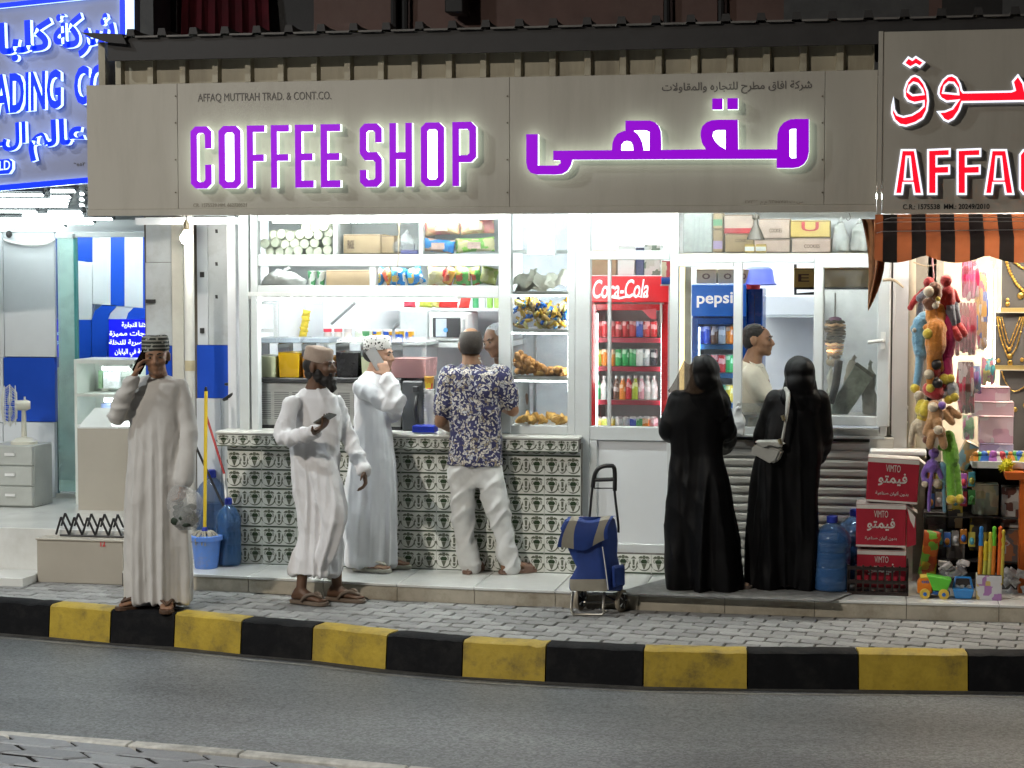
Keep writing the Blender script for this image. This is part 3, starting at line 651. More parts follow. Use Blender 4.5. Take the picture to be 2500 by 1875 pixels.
for i, px in enumerate([720, 1130, 1560, 1950]):
 x = X(px, 515, -.2); tube_light(['soffit tube light left of the COFFEE lettering end', 'soffit tube light under the SHOP lettering', 'soffit tube light under the middle of the Arabic word', 'soffit tube light near the striped awning'][i], (x - .55, -.4, zs), (x + .55, -.4, zs), m=m_tube_s)
# street lamp on the near side, outside the frame, lighting the road and the shop fronts
def street_lamp(label, x, y, h, arm, power, tint=(1, .92, .81)):
 t = thing('street_lamp', label, 'street lamp', (x, y, -.13)); mg = mat('galvanised_steel', (.35, .35, .34), .5, metal=.8, var=.1)
 part('pole', MB().tube([(x, y, -.13), (x, y, h * .6), (x, y, h)], [.09, .07, .05], 10), mg, t, smooth=40)
 part('arm', MB().tube([(x, y, h - .1), (x + arm.x * .5, y + arm.y * .5, h + .25), (x + arm.x, y + arm.y, h + .3)], .035, 8), mg, t, smooth=40)
 hx, hy = x + arm.x, y + arm.y
 part('lamp_head', MB().box(hx - .16, hx + .16, hy - .3, hy + .3, h + .27, h + .36), mg, t, bev=.02)
 l = bpy.data.lights.new('lamp_light', 'AREA'); l.shape = 'RECTANGLE'; l.size = .26; l.size_y = .5; l.energy = power; l.color = tint
 o = bpy.data.objects.new('lamp_light', l); col.objects.link(o); o.parent = t; o.location = Vector((hx, hy, h + .255)) - t.location
street_lamp('tall steel street lamp far behind the camera', -6.4, -15.2, 8.0, Vector((.6, 2.0, 0)), 1600)
street_lamp('tall steel street lamp added out of view to brighten the road', -8.2, -8.8, 8.2, Vector((.5, 2.9, 0)), 420, (.9, .97, 1))  # unseen lamp added at left to brighten the road
x = X(900, 740, .5); tube_light('added fill tube under the high shelves over the juice bins', (x - .75, .1, Z(900, 731, .1)), (x + .75, .1, Z(900, 731, .1)), m=emat('rail_fill_strip', (.95, 1, .98), 130), r=.008)  # fill tube added to brighten the shaded juice bins
for nm_, py_ in (('added fill strip inside the top glass row', 541), ('added fill strip inside the second glass row', 646)): x = X(915, py_, .19); tube_light(nm_, (x - .75, .185, Z(915, py_, .185) - .0), (x + .75, .185, Z(915, py_, .185)), m=m_fill_strip, r=.006)  # hidden strips added behind the rails to brighten the goods
x = X(1393, 740, .2); tube_light('added upright fill tube inside the food cabinet', (x + .012, .2, 2.45), (x + .012, .205, 1.3), m=m_fill_strip, r=.01)  # hidden tube added to brighten the cabinet shelves
# ------------------------------------------------------------------ neighbouring shops and the building above
def Qp(mb, pts, Y, d, mi=0, side=None):      # outline given by photo points on the plane Y
 q = [P(a, b, Y) for a, b in pts]; ar_ = sum(q[i].x * q[(i + 1) % len(q)].z - q[(i + 1) % len(q)].x * q[i].z for i in range(len(q)))
 if ar_ < 0: q.reverse()
 return mb.prism([(v.x, v.z) for v in q], Y, Y + d, mi, side)
def ptext(mb, s, quad, Y, depth, mi=0, side=None, off=0, shear=0):   # lettering filling a four-sided photo region on the plane Y
 vs, fs = textmesh(s, off, shear); ax = [v[0] for v in vs]; az = [v[1] for v in vs]; bx, ex, bz, ez = min(ax), max(ax), min(az), max(az)
 tl, tr_, br, bl = [Vector(q) for q in quad]; pts = []
 for v in vs:
  u, t = (v[0] - bx) / (ex - bx), (v[1] - bz) / (ez - bz); p = bl.lerp(br, u).lerp(tl.lerp(tr_, u), t); pts.append(P(p.x, p.y, Y))
 n = len(pts); V = [(p.x, Y, p.z) for p in pts] + [(p.x, Y + depth, p.z) for p in pts]; E = set()
 for f in fs:
  for a, b in zip(f, f[1:] + f[:1]): E.add((a, b))
 F = list(fs) + [tuple(n + i for i in reversed(f)) for f in fs]; Mi = [mi] * len(F)
 for a, b in E:
  if (b, a) not in E: F.append((b, a, n + a, n + b)); Mi.append(mi if side is None else side)
 return mb.add(V, F, Mi)
m_whitep = mat('white_composite_panel', (.66, .69, .72), .4, var=.05, scale=2)
m_bluep = mat('royal_blue_panel', (.012, .075, .52), .3, var=.08, scale=3, coat=.3)
m_greyp = mat('grey_composite_panel', (.5, .53, .54), .5, var=.08, scale=4, dirt=(.28, .28, .26), dscale=5, damount=.5)
m_beigep = mat('beige_laminate', (.42, .385, .325), .5, var=.05, scale=3)
# ---- left shop
FY = 1.5
lshop = thing('blue_white_shop', 'open shop with blue and white wall panels at left edge', 'building', (X(80, 1235, FY), FY, .35))
for a, b, c, d, m in [(-260, 560, 8, 872, m_whitep), (9.5, 556, 134, 871, m_whitep), (9.5, 873, 134, 1029, m_bluep), (9.5, 1031, 134, 1236, m_whitep), (-260, 873, 8, 1029, m_whitep), (-260, 1031, 8, 1236, m_whitep)]:
 part('wall_panel', B(MB(), a, b, c, d, FY, .05), m, lshop, bev=.002)
part('wall_core', B(MB(), -260, 540, 136, 1240, FY + .051, .05), mat('panel_joint', (.05, .1, .1), .6, var=.1), lshop)
part('header', B(MB(), -260, 530, 560, 566, FY - .02, .08), m_whitep, lshop)
part('door_rail', B(MB(), 136, 567, 356, 579, FY - .04, .06), m_frame, lshop, bev=.004)
dp = part('door_leaf', B(MB(), 140, 580, 186, 1200, FY - .03, .03), glass('door_glass_edge', (.8, .95, .9), .9, .16), lshop)
part('door_edge', B(MB(), 183, 580, 189, 1206, FY - .035, .04), mat('green_glass_edge', (.08, .28, .28), .2, var=.1), lshop)
part('threshold', B(MB(), 136, 1206, 190, 1236, FY - .03, .05), m_stone, lshop)
cl = B(MB(), 134, 570, 178, 582, FY - .08, .04); part('door_closer', cl, m_greyp, lshop, bev=.004)
# interior of the left shop
IY = 2.6
for pts, m in [([(188, 575), (215, 575), (215, 640), (188, 636)], m_bluep), ([(188, 637), (225, 641), (225, 780), (188, 780)], m_whitep), ([(215, 575), (226, 575), (226, 640), (215, 640)], m_bluep), ([(226, 575), (270, 575), (270, 745), (226, 742)], m_whitep), ([(270, 575), (304, 575), (304, 748), (270, 745)], m_bluep), ([(304, 575), (349, 575), (349, 752), (304, 748)], m_whitep), ([(349, 575), (420, 575), (420, 757), (349, 752)], m_bluep),
   ([(188, 781), (222, 781), (222, 876), (188, 876)], m_bluep), ([(224, 780), (232, 758), (250, 745), (285, 748), (268, 765), (262, 785), (260, 876), (224, 876)], m_bluep), ([(285, 748), (326, 751), (312, 765), (308, 779), (264, 779), (270, 765)], m_whitep), ([(326, 751), (420, 757), (420, 779), (308, 779), (313, 764)], m_bluep), ([(262, 780), (420, 780), (420, 900), (262, 900)], m_bluep)]:
 part('striped_wall_panel', Qp(MB(), pts, IY, .04), m, lshop)
part('back_wall', B(MB(), -300, 470, 560, 1300, IY + .05, .05), m_whitep, lshop)
part('side_wall', MB().box(X(-300, 800, FY) - .05, X(-300, 800, FY), FY, IY + .1, 0, 3.2), m_whitep, lshop)
part('inner_ceiling', MB().box(X(-300, 560, FY), X(560, 560, FY), FY - .04, IY + .1, 2.62, 2.66), m_ceil, lshop)
lf = MB(); fx0, fx1 = X(-500, 1290, .2), X(300, 1290, .2); fy0 = G(18, 1288, .35).y
part('upper_floor', MB().box(fx0, fx1 + .4, fy0, IY + .1, .0, .35), m_steptop, lshop, bev=.004)
# awning roof of the left shop carrying its tubes
ca, cb = P(-100, 458, -.2), P(-100, 558, 1.45)
xa, xb = X(-420, 500, .2), X(300, 500, .2)
part('canopy_ceiling', MB().hexa([(xa, -.24, ca.z + .06), (xb, -.24, ca.z + .06), (xb, 1.5, cb.z + .06), (xa, 1.5, cb.z + .06)], [(xa, -.24, ca.z + .1), (xb, -.24, ca.z + .1), (xb, 1.5, cb.z + .1), (xa, 1.5, cb.z + .1)]), mat('grey_canopy', (.12, .13, .14), .6, var=.1), lshop)
m_tubeI = emat('inner_tube', (.9, 1, .97), 80); m_tubeL = emat('canopy_tube', (.88, 1, .97), 17); ORD = 'first second third fourth fifth sixth seventh eighth ninth tenth eleventh twelfth thirteenth fourteenth fifteenth'.split()
for k_, px_ in enumerate((120, 330)): x = X(px_, 600, 2.1); tube_light(['inner tube light at left behind the glass door', 'inner tube light above the blue poster'][k_], (x - .5, 2.0, 2.58), (x + .5, 2.0, 2.58), m=m_tubeI)
rows = [(118, 190, 467), (-60, 112, 475), (118, 178, 481), (-60, 175, 488.5), (-60, 172, 496), (-60, 170, 503), (-60, 95, 516), (112, 205, 518), (50, 208, 525), (-60, 280, 534), (-60, 233, 544), (-60, 162, 553), (190, 211, 473), (189, 211, 487), (189, 211, 501)]
for i, (a, b, y) in enumerate(rows):
 Y = -.18 + (y - 467) / 86 * 1.55
 tube_light(ORD[i] + ' tube light back from the street under the blue shop canopy', P(a, y, Y), P(b, y + (.5 if b - a > 100 else 0), Y), 'tubes under the left canopy', m_tubeL, .009, fit=MATS['grey_canopy'])
# hanging blue poster and display case inside
m_bluelit = emat('lit_blue_poster', (.006, .008, .5), 1.0); m_whitelit = emat('lit_white_print', (.8, .85, 1), 1.0)
pos = thing('blue_poster', 'lit blue poster with white Arabic lines inside the left shop', 'poster', P(330, 874, IY - .1))
part('poster_board', B(MB(), 266, 780, 400, 874, IY - .1, .02), m_bluelit, pos)
for i, (s, a, b, y0, y1) in enumerate([('محلاتنا التجارية', 297, 372, 786, 802), ('منسوجات مميزة', 267, 395, 807, 823), ('جودة حصرية للنخلة', 266, 400, 829, 845), ('مصنوعة في اليابان', 280, 380, 851, 871)]):
 part('lettering', ptext(MB(), ar(s), [(a, y0), (b, y0), (b, y1), (a, y1)], IY - .104, .003, off=.015), m_whitelit, pos)
m_case = mat('white_display_case', (.72, .76, .72), .35, var=.04)
DY = 1.1
case = thing('display_counter', 'white lit display case with beige front in the left shop', 'counter', P(250, 1268, DY - .1))
x0, x1 = X(188, 1000, DY), X(330, 1000, DY); zt = Z(250, 878, DY); zc = Z(250, 1046, DY - .3)
part('case_back', MB().box(x0, x1, DY + .35, DY + .38, .35, zt), m_case, case)
for z0, z1 in [(zt - .03, zt), (Z(250, 960, DY + .1) - .02, Z(250, 960, DY + .1)), (zc - .02, zc)]: part('shelf', MB().box(x0, x1, DY, DY + .35, z0, z1), m_case, case)
part('side_panel', MB().box(x0 - .02, x0, DY, DY + .38, .35, zt), m_case, case)
part('front_panel', B(MB(), 190, 1046, 318, 1300, DY - .32, .04), m_beigep, case, bev=.003)
q0, q1 = P(190, 1046, DY - .32), P(318, 1046, DY - .32)
part('sloping_top', MB().hexa([(q0.x, q0.y, q0.z), (q1.x, q1.y, q1.z), (q1.x, DY, q0.z + .12), (q0.x, DY, q0.z + .12)], [(q0.x, q0.y, q0.z + .012), (q1.x, q1.y, q1.z + .012), (q1.x, DY, q0.z + .132), (q0.x, DY, q0.z + .132)]), mat('glossy_white_top', (.75, .77, .76), .08, var=.02, coat=.6), case)
for k, (a, b, y) in enumerate([(245, 322, 900), (250, 318, 977)]): tube_light('short tube light in display case, ' + ['upper shelf', 'lower shelf'][k], P(a, y, DY + .15), P(b, y, DY + .15), m=m_tubeL, r=.014)
for k, (a, y0, y1, wd, c) in enumerate([(252, 908, 948, 40, (.7, .75, .78)), (240, 905, 948, 9, (.25, .4, .25)), (247, 985, 1012, 30, (.35, .42, .75)), (284, 983, 1012, 10, (.7, .7, .75))]):
 mb = MB(); B(mb, a, y0, a + wd, y1, DY + .2, .03); solo('boxed_cloth', mb, mat('cloth_box_%d' % k, c, .4, var=.3, scale=30), ['pale picture box upright on the upper shelf of the display case', 'slim green box at left on the upper shelf of the display case', 'blue and white box lying on the lower shelf of the display case', 'narrow pale box on the lower shelf of the display case'][k], 'box')
# ---- sign of the left shop, sloping with the street
LSY = -.3
m_lsp = mat('glow_tinted_sign_panel', (.3, .32, .46), .45, var=.05, scale=2)  # bluish tint stands in for the letters' glow on the panel
m_lblue = emat('lit_blue_acrylic', (.003, .03, .85), .85); m_lside = emat('blue_letter_edge', (.5, .68, 1), 1.5)
ls = thing('blue_letter_sign', 'sloping sign with glowing blue Arabic letters beside coffee shop sign', 'sign', P(100, 460, LSY))
part('sign_panel', Qp(MB(), [(-420, 15), (325, -55), (328, 440), (-420, 490)], LSY, .12), m_lsp, ls)
for pts in ([(-420, 64), (303, -12), (303, -24), (-420, 52)], [(-420, 489), (225, 432), (225, 446), (-420, 503)], [(292, -40), (305, -40), (307, 134), (293, 134)]):
 part('border_strip', Qp(MB(), pts, LSY - .03, .028, 0, 1), [m_lblue, m_lside], ls)
part('border_light', Qp(MB(), [(307, -40), (325, -40), (326, 134), (309, 134)], LSY - .02, .018), m_lside, ls)
for s, quad, off in [(ar('شركة'), [(130, 36), (281, 20), (281, 130), (130, 146)], .035), (ar('كلبا'), [(-4, 56), (126, 42), (126, 140), (-4, 154)], .035), ('ADING', [(-16, 182), (149, 168), (149, 264), (-16, 282)], .03), ('CO', [(181, 162), (262, 154), (262, 250), (181, 258)], .03), ('TR', [(-95, 190), (-24, 183), (-24, 283), (-95, 290)], .03),
     (ar('عالم'), [(70, 298), (207, 284), (207, 382), (70, 396)], .035), (ar('الـ'), [(-14, 306), (63, 296), (63, 364), (-14, 374)], .035)]:
 part('letter', ptext(MB(), s, quad, LSY - .06, .045, 0, 1, off), [m_lblue, m_lside], ls)
o = part('badge', Qp(MB(), [(-120, 400), (22, 388), (30, 394), (30, 412), (22, 424), (-120, 434)], LSY - .05, .045, 0, 1), [m_lblue, m_lside], ls)
part('lettering', ptext(MB(), 'WORLD', [(-60, 398), (24, 391), (24, 414), (-60, 421)], LSY - .056, .004), m_lside, o)
part('lettering', ptext(MB(), ar('٢٥٥٦'), [(180, 398), (207, 396), (207, 404), (180, 406)], LSY - .004, .003), m_ink, ls)
# ---- grey partition with blue band between the two shops
PY = .55
par = thing('grey_partition', 'grey panel partition with blue band left of coffee shop window', 'wall', P(470, 1250, PY))
for a, b, c, d, m in [(356, 530, 420, 640, m_greyp), (356, 641, 420, 843, m_greyp), (356, 844, 420, 972, m_bluep), (356, 973, 420, 1300, m_greyp), (481, 530, 507, 842, m_whitep), (508, 530, 566, 842, m_greyp), (481, 843, 566, 972, m_bluep), (481, 973, 540, 1290, m_whitep), (541, 973, 584, 1290, m_greyp)]:
 part('partition_panel', B(MB(), a, b, c, d, PY, .04), m, par, bev=.002)
part('corner_channel', B(MB(), 421, 545, 450, 1300, PY - .03, .07), mat('cream_channel', (.6, .58, .5), .5, var=.08), par, bev=.004)
part('steel_post', B(MB(), 566, 525, 582, 1060, .3, .06), m_greyp, par, bev=.003)
part('partition_backing', B(MB(), 356, 528, 582, 1300, PY + .045, .05), m_seam, par)
part('bracket', B(MB(), 356, 731, 377, 740, PY - .02, .02), m_dark, par)
for a, b in [(488, 664), (488, 801)]: part('latch', B(MB(), a, b, a + 9, b + 13, PY - .015, .015), m_dark, par)
for k in range(6): part('vent_hole', Qp(MB(), [(525, 560 + k * 40), (531, 560 + k * 40), (532, 569 + k * 40), (526, 569 + k * 40)], PY - .002, .002), m_greyp if k % 2 else m_dark, par)
wp = thing('white_pipe', 'tall white pipe standing left of the coffee shop window', 'pipe', G(467, 1395, STEP)); b0 = P(467, 1200, .2)
part('pipe', MB().tube([(b0.x, .2, STEP), (b0.x, .2, 1.4), (b0.x, .2, 2.62)], .036, 12), mat('white_pvc', (.72, .71, .66), .35, var=.06, scale=3), wp, smooth=40)
part('pipe_tape', MB().tube([(b0.x, .2, Z(467, 905, .2)), (b0.x, .2, Z(467, 880, .2))], .038, 12), mat('cream_tape', (.55, .47, .3), .6), wp, smooth=40)
part('canopy_beam', MB().box(X(330, 540, .1), X(590, 540, .1), .1, .16, Z(460, 548, .1), Z(460, 531, .1)), m_whitep, wp)
# bare bulb
bp = P(455, 580, .0); bulb = thing('light_bulb', 'bare glowing bulb hanging beside the white pipe', 'light', bp)
part('globe', MB().lathe([(.004, -.046), (.028, -.038), (.042, -.012), (.04, .01), (.024, .034), (.014, .05)], 14, c=bp), emat('bulb_glow', (1, .95, .85), 110), bulb, smooth=True)
part('socket', MB().lathe([(.017, .05), (.02, .055), (.02, .1), (.008, .12)], 12, c=bp), mat('brass_socket', (.3, .25, .17), .4, metal=.6), bulb, smooth=40)
part('flex', MB().tube([bp + Vector((0, 0, .12)), bp + Vector((.0, .02, .2))], .004, 6), m_dark, bulb)
# ---- building above and behind
bld = thing('upper_building', 'dark pinkish building rising behind the corrugated roof', 'building', (0, 3.2, 0)); UY = 3.2
m_pink = mat('pink_plaster', (.17, .105, .09), .85, var=.2, scale=3, dirt=(.2, .14, .12), dscale=2, damount=.6); m_gplast = mat('grey_plaster', (.12, .12, .12), .85, var=.2)
for a, c, m in [(-900, 330, m_gplast), (372, 430, m_dark), (765, 955, m_pink), (985, 1620, m_pink), (1625, 1752, m_pink), (1770, 1915, m_pink), (1915, 2270, m_gplast), (2270, 2302, m_pink), (2302, 2450, m_dark), (2450, 3300, m_gplast)]:
 part('wall_panel', B(MB(), a, -500, c, 200, UY, .2), m, bld)
part('column', B(MB(), 327, -500, 372, 200, UY - .4, .5), m_gplast, bld)
part('wall', MB().box(-9, 9, UY + .25, UY + .4, 0, 6.5), m_dark, bld)
part('dark_opening', B(MB(), 430, -500, 765, 200, UY + .2, .04), m_dark, bld)
m_red = mat('red_cloth', (.07, .003, .008), .8, var=.4, scale=5)
cl = MB(); n = 14
top_ = [P(445 + k * 16, -60 + (k % 3) * 4, UY + .1 - .05 * (k % 2)) for k in range(n)]; bot = [P(440 + k * 17, 150, UY + .05 - .08 * (k % 2)) for k in range(n)]
cl.add([tuple(v) for v in top_ + bot], [(i, i + 1, n + i + 1, n + i) for i in range(n - 1)]); part('red_cloth', cl, m_red, bld)
for a, c in [(955, 968), (975, 1003), (1625, 1632), (1752, 1770)]: part('downpipe', MB().tube([P((a + c) / 2, -300, UY - .08), P((a + c) / 2, 180, UY - .08)], .028, 8), m_dark, bld, smooth=40)
ac = MB(); B(ac, 1085, -120, 1130, 30, UY - .3, .25); part('wall_unit', ac, m_dark, bld, bev=.01)
# ---- right shop
RY = -.7
rs_ = thing('red_letter_sign', 'dark beige sign with red AFFAQ letters above striped awning', 'sign', P(2300, 520, RY))
zt2, zb2 = (Z(2143, 80, RY) + Z(2500, 68, RY)) / 2, Z(2300, 521, RY); xa2, xb2 = X(2143, 300, RY), X(3050, 300, RY)
part('sign_panel', MB().box(xa2 + .03, xb2, RY, RY + .03, zb2, zt2), m_panel, rs_, bev=.002)
part('edge_strip', MB().box(xa2, xa2 + .028, RY - .006, RY + .15, zb2 - .004, zt2 + .004), m_panel, rs_, bev=.002)
part('sign_box', MB().box(xa2 + .034, xb2, RY + .031, RY + .15, zb2 + .01, zt2 - .01), m_seam, rs_)
m_redlit = emat('lit_red_acrylic', (.85, .005, .02), .95); m_wlit = emat('letter_white_edge', (.8, .86, 1), 1.0); m_dside = mat('letter_side', (.12, .1, .09), .5)
k4 = .3376; L2 = RY - .05
T4 = lambda pts: tr(pts, 2050, 0, k4, L2)
qaf = [[(390, 695), (400, 790), (420, 825), (460, 838), (520, 825), (570, 795), (600, 765), (600, 740), (540, 752), (490, 735), (465, 700), (462, 650), (482, 590), (515, 550), (545, 540), (580, 555), (615, 600), (640, 660), (647, 730), (637, 800), (607, 860), (550, 895), (480, 917), (430, 908), (390, 872), (370, 820), (374, 760)], [(500, 660), (510, 625), (535, 605), (560, 612), (590, 650), (597, 675), (530, 682)]]
waw = [[(698, 803), (760, 800), (810, 780), (842, 735), (770, 742), (725, 715), (706, 680), (713, 630), (743, 575), (780, 543), (815, 538), (850, 558), (877, 605), (887, 650), (897, 662), (1240, 655), (1258, 648), (1243, 590), (1290, 533), (1333, 600), (1345, 650), (1400, 650), (1400, 580), (1450, 580), (1460, 650), (1520, 650), (1520, 560), (1570, 560), (1580, 742), (1300, 738), (890, 745), (870, 803), (830, 862), (785, 887), (750, 872)], [(755, 665), (765, 625), (790, 603), (820, 605), (845, 640), (850, 674)]]
dots = [[(453, 460), (495, 406), (525, 424), (550, 403), (622, 450), (580, 492), (550, 474), (510, 497)]]
def lit_letter(name, ol, ring):
 o = part(name, plate(MB(), ol, L2, .045, 0, 1), [m_wlit, m_dside], rs_); part('red_face', plate(MB(), ol, L2 - .005, .0045, 0, None, -ring), m_redlit, o)
for nm, s in (('arabic_letter', qaf), ('arabic_letter', waw), ('letter_dots', dots)): lit_letter(nm, [T4(x) for x in s], .012)
def affaq(ch, a, b):
 t, u = 1078, 1410
 if ch == 'A': return [[(a, u), (a + 50, t), (b - 55, t), (b, u), (b - 70, u), (b - 83, 1330), (a + 75, 1330), (a + 65, u)], [(a + 85, 1290), (a + 98, 1140), (b - 105, 1140), (b - 90, 1290)]]
 if ch == 'F': return [[(a, t), (b, t - 8), (b, 1135), (a + 75, 1138), (a + 75, 1195), (b - 4, 1190), (b - 4, 1262), (a + 75, 1265), (a + 75, u), (a, u)]]
 return [[(a + 30, t), (b - 30, t), (b, t + 40), (b, u - 60), (b - 15, u - 20), (b + 10, u + 10), (b - 50, u), (a + 30, u), (a, u - 40), (a, t + 40)], [(a + 70, t + 70), (b - 70, t + 70), (b - 70, u - 70), (a + 70, u - 70)]]
for ch, a, b in [('A', 392, 605), ('F', 632, 803), ('F', 845, 1024), ('A', 1042, 1265), ('Q', 1295, 1500)]: lit_letter('letter', [T4(x) for x in affaq(ch, a, b)], .012)
ink('C.R.: 1575538  MM.: 20249/2010', 2204, 2416, 498, 511, RY, mat('black_print', (.02, .02, .02), .6), rs_, .02)
# striped awning with scalloped valance
aw = thing('striped_awning', 'orange and black striped awning with scalloped edge', 'awning', P(2300, 640, -1.0))
m_aw = mat('awning_cloth', (.5, .5, .5), .85, var=0); n_ = m_aw.node_tree.nodes; l_ = m_aw.node_tree.links
def stripes(m, c0, c1, period, off):
 n = m.node_tree.nodes; l = m.node_tree.links; b = n['Principled BSDF']; tc = n.new('ShaderNodeTexCoord'); sx = n.new('ShaderNodeSeparateXYZ'); l.new(tc.outputs['Object'], sx.inputs[0])
 a = n.new('ShaderNodeMath'); a.operation = 'MULTIPLY_ADD'; a.inputs[1].default_value = 1 / period; a.inputs[2].default_value = off; l.new(sx.outputs[0], a.inputs[0])
 f = n.new('ShaderNodeMath'); f.operation = 'FRACT'; l.new(a.outputs[0], f.inputs[0]); g = n.new('ShaderNodeMath'); g.operation = 'GREATER_THAN'; g.inputs[1].default_value = .5; l.new(f.outputs[0], g.inputs[0])
 nz = n.new('ShaderNodeTexNoise'); nz.inputs['Scale'].default_value = 9; nz.inputs['Detail'].default_value = 6; l.new(tc.outputs['Object'], nz.inputs['Vector'])
 mr = n.new('ShaderNodeMapRange'); mr.inputs[3].default_value = .65; mr.inputs[4].default_value = 1.25; l.new(nz.outputs[0], mr.inputs[0])
 mx = n.new('ShaderNodeMix'); mx.data_type = 'RGBA'; l.new(g.outputs[0], mx.inputs[0]); mx.inputs[6].default_value = (*c0, 1); mx.inputs[7].default_value = (*c1, 1)
 m2 = n.new('ShaderNodeMix'); m2.data_type = 'RGBA'; m2.blend_type = 'MULTIPLY'; m2.inputs[0].default_value = 1; l.new(mx.outputs[2], m2.inputs[6]); l.new(mr.outputs[0], m2.inputs[7]); l.new(m2.outputs[2], b.inputs['Base Color'])
 tl = n.new('ShaderNodeBsdfTranslucent'); l.new(m2.outputs[2], tl.inputs[0]); ms = n.new('ShaderNodeMixShader'); ms.inputs[0].default_value = .45
 out = [x for x in n if x.type == 'OUTPUT_MATERIAL'][0]; l.new(b.outputs[0], ms.inputs[1]); l.new(tl.outputs[0], ms.inputs[2]); l.new(ms.outputs[0], out.inputs[0])
AY = -1.0; ax0, ax1 = X(2136, 560, -.75), X(3000, 560, AY)
stripes(m_aw, (.012, .01, .01), (.32, .1, .04), .168, .5)
zt3, zm3 = zb2 - .005, Z(2300, 580, AY); N = 60; rowsv = []
for r in range(7):
 row = []
 for k in range(N + 1):
  t = k / N; x = ax0 + (ax1 - ax0) * t
  if r <= 3: u = r / 3; y = -.72 + (AY + .72) * u; z = zt3 + (zm3 - zt3) * u - .015 * math.sin(u * 3.14)
  else:
   u = (r - 3) / 3; sc_ = abs(math.sin((x - ax0) * math.pi / .36 + .6)); zlow = Z(2300, 623, AY) - .045 * sc_; y = AY - .006 * u + .012 * math.sin(x * 23) * u; z = zm3 + (zlow - zm3) * u
  row.append((x, y, z))
 rowsv.append(row)
mb = MB(); mb.add([v for r in rowsv for v in r], [(r * (N + 1) + k, (r + 1) * (N + 1) + k, (r + 1) * (N + 1) + k + 1, r * (N + 1) + k + 1) for r in range(6) for k in range(N)])
part('canopy_cloth', mb, m_aw, aw, smooth=True)
# loose side flap hanging at the left corner
fl = MB(); pts = []
for r in range(10):
 u = r / 9; y_ = 535 + 215 * u; wd = (1 - u ** 3) * .95 + .02
 for k in range(7):
  s = k / 6; px = 2104 + 7 * math.sin(u * 4) + 20 * u + wd * 46 * s; pts.append(P(px, y_ + 10 * s * u, AY + .12 + .05 * math.sin(s * 9 + u * 3) + .15 * s))
fl.add([tuple(p) for p in pts], [(r * 7 + k, (r + 1) * 7 + k, (r + 1) * 7 + k + 1, r * 7 + k + 1) for r in range(9) for k in range(6)])
mfl = mat('awning_flap_cloth', (.42, .2, .09), .85, var=.7, scale=14, stretch=(1, 1, .4)); part('side_flap', fl, mfl, aw, smooth=True)
mw = mat('wire', (.45, .45, .45), .4, metal=.5)
for a, b, c in [(536, 531, 2160), (546, 540, 2140), (569, 560, 2140)]: part('wire', MB().tube([P(c, a, AY - .03), P(c + 15, a - 4, AY - .04), P(2560, b, AY - .04), P(2900, b - 8, AY - .04)], .0022, 5), mw, aw)
# side wall of the right stall with conduits
m_col = mat('dusty_grey_wall', (.33, .31, .27), .8, var=.2, scale=4, dirt=(.18, .16, .13), dscale=3, damount=.6)
rb = thing('right_stall_building', 'narrow stall with grey side wall and warm lit window', 'building', P(2300, 1440, .4))
part('side_wall', B(MB(), 2170, 470, 2300, 1440, .42, .06), m_col, rb); part('edge_post', B(MB(), 2176, 600, 2196, 1060, .2, .1), m_dark, rb)
part('conduit', MB().tube([P(2227, 620, .3), P(2227, 1100, .3)], .026, 10), mat('cream_conduit', (.55, .5, .4), .5, var=.1), rb, smooth=40)
part('conduit', MB().tube([P(2196, 690, .3), P(2192, 800, .3), P(2180, 1040, .28)], .012, 8), MATS['cream_conduit'], rb, smooth=40)
part('valve', MB().ball(P(2186, 792, .27), .02, 8, 6), mat('green_valve', (.08, .2, .12), .5), rb, smooth=True)
part('back_wall', B(MB(), 2270, 470, 3100, 1480, 1.6, .06), mat('warm_white_wall', (.68, .62, .52), .6, var=.05), rb)
part('stall_ceiling', MB().box(X(2262, 520, .4), X(3000, 520, .4), -.5, 1.66, zb2 + .02, zb2 + .06), m_ceil, rb)
part('window_post', B(MB(), 2262, 520, 2282, 1400, .42, .06), m_frame, rb)
part('window_post', B(MB(), 2414, 600, 2428, 1200, .5, .03), glass('clear_plastic', (.95, .95, .95), .9, .1), rb)
m_tubeR = emat('warm_tube', (1, .84, .62), 130)
for k, (a, y, Yv) in enumerate([(2415, 655, .95), (2620, 560, .2)]):
 p = P(a, y, Yv)
 if k == 0: tube_light('upright warm tube light beside the gold necklaces', p, p - Vector((0, .01, 1.0)), m=m_tubeR)
 else: tube_light('added fill tube hidden just behind the awning', (X(2440, 560, -.3) - .3, -.3, zb2 - .01), (X(2440, 560, -.3) + .5, -.3, zb2 - .01), m=emat('stall_fill_tube', (1, .9, .76), 210)); tube_light('warm tube light under the stall ceiling', (p.x - .5, .1, zb2 - .02), (p.x + .6, .1, zb2 - .02), m=m_tubeR)  # tube behind the awning is added to brighten the toys
part('stall_floor', MB().box(X(2060, 1440, .3), X(3000, 1440, .3), -.45, 1.7, STEP - .04, STEP + .003), m_steptop, rb)
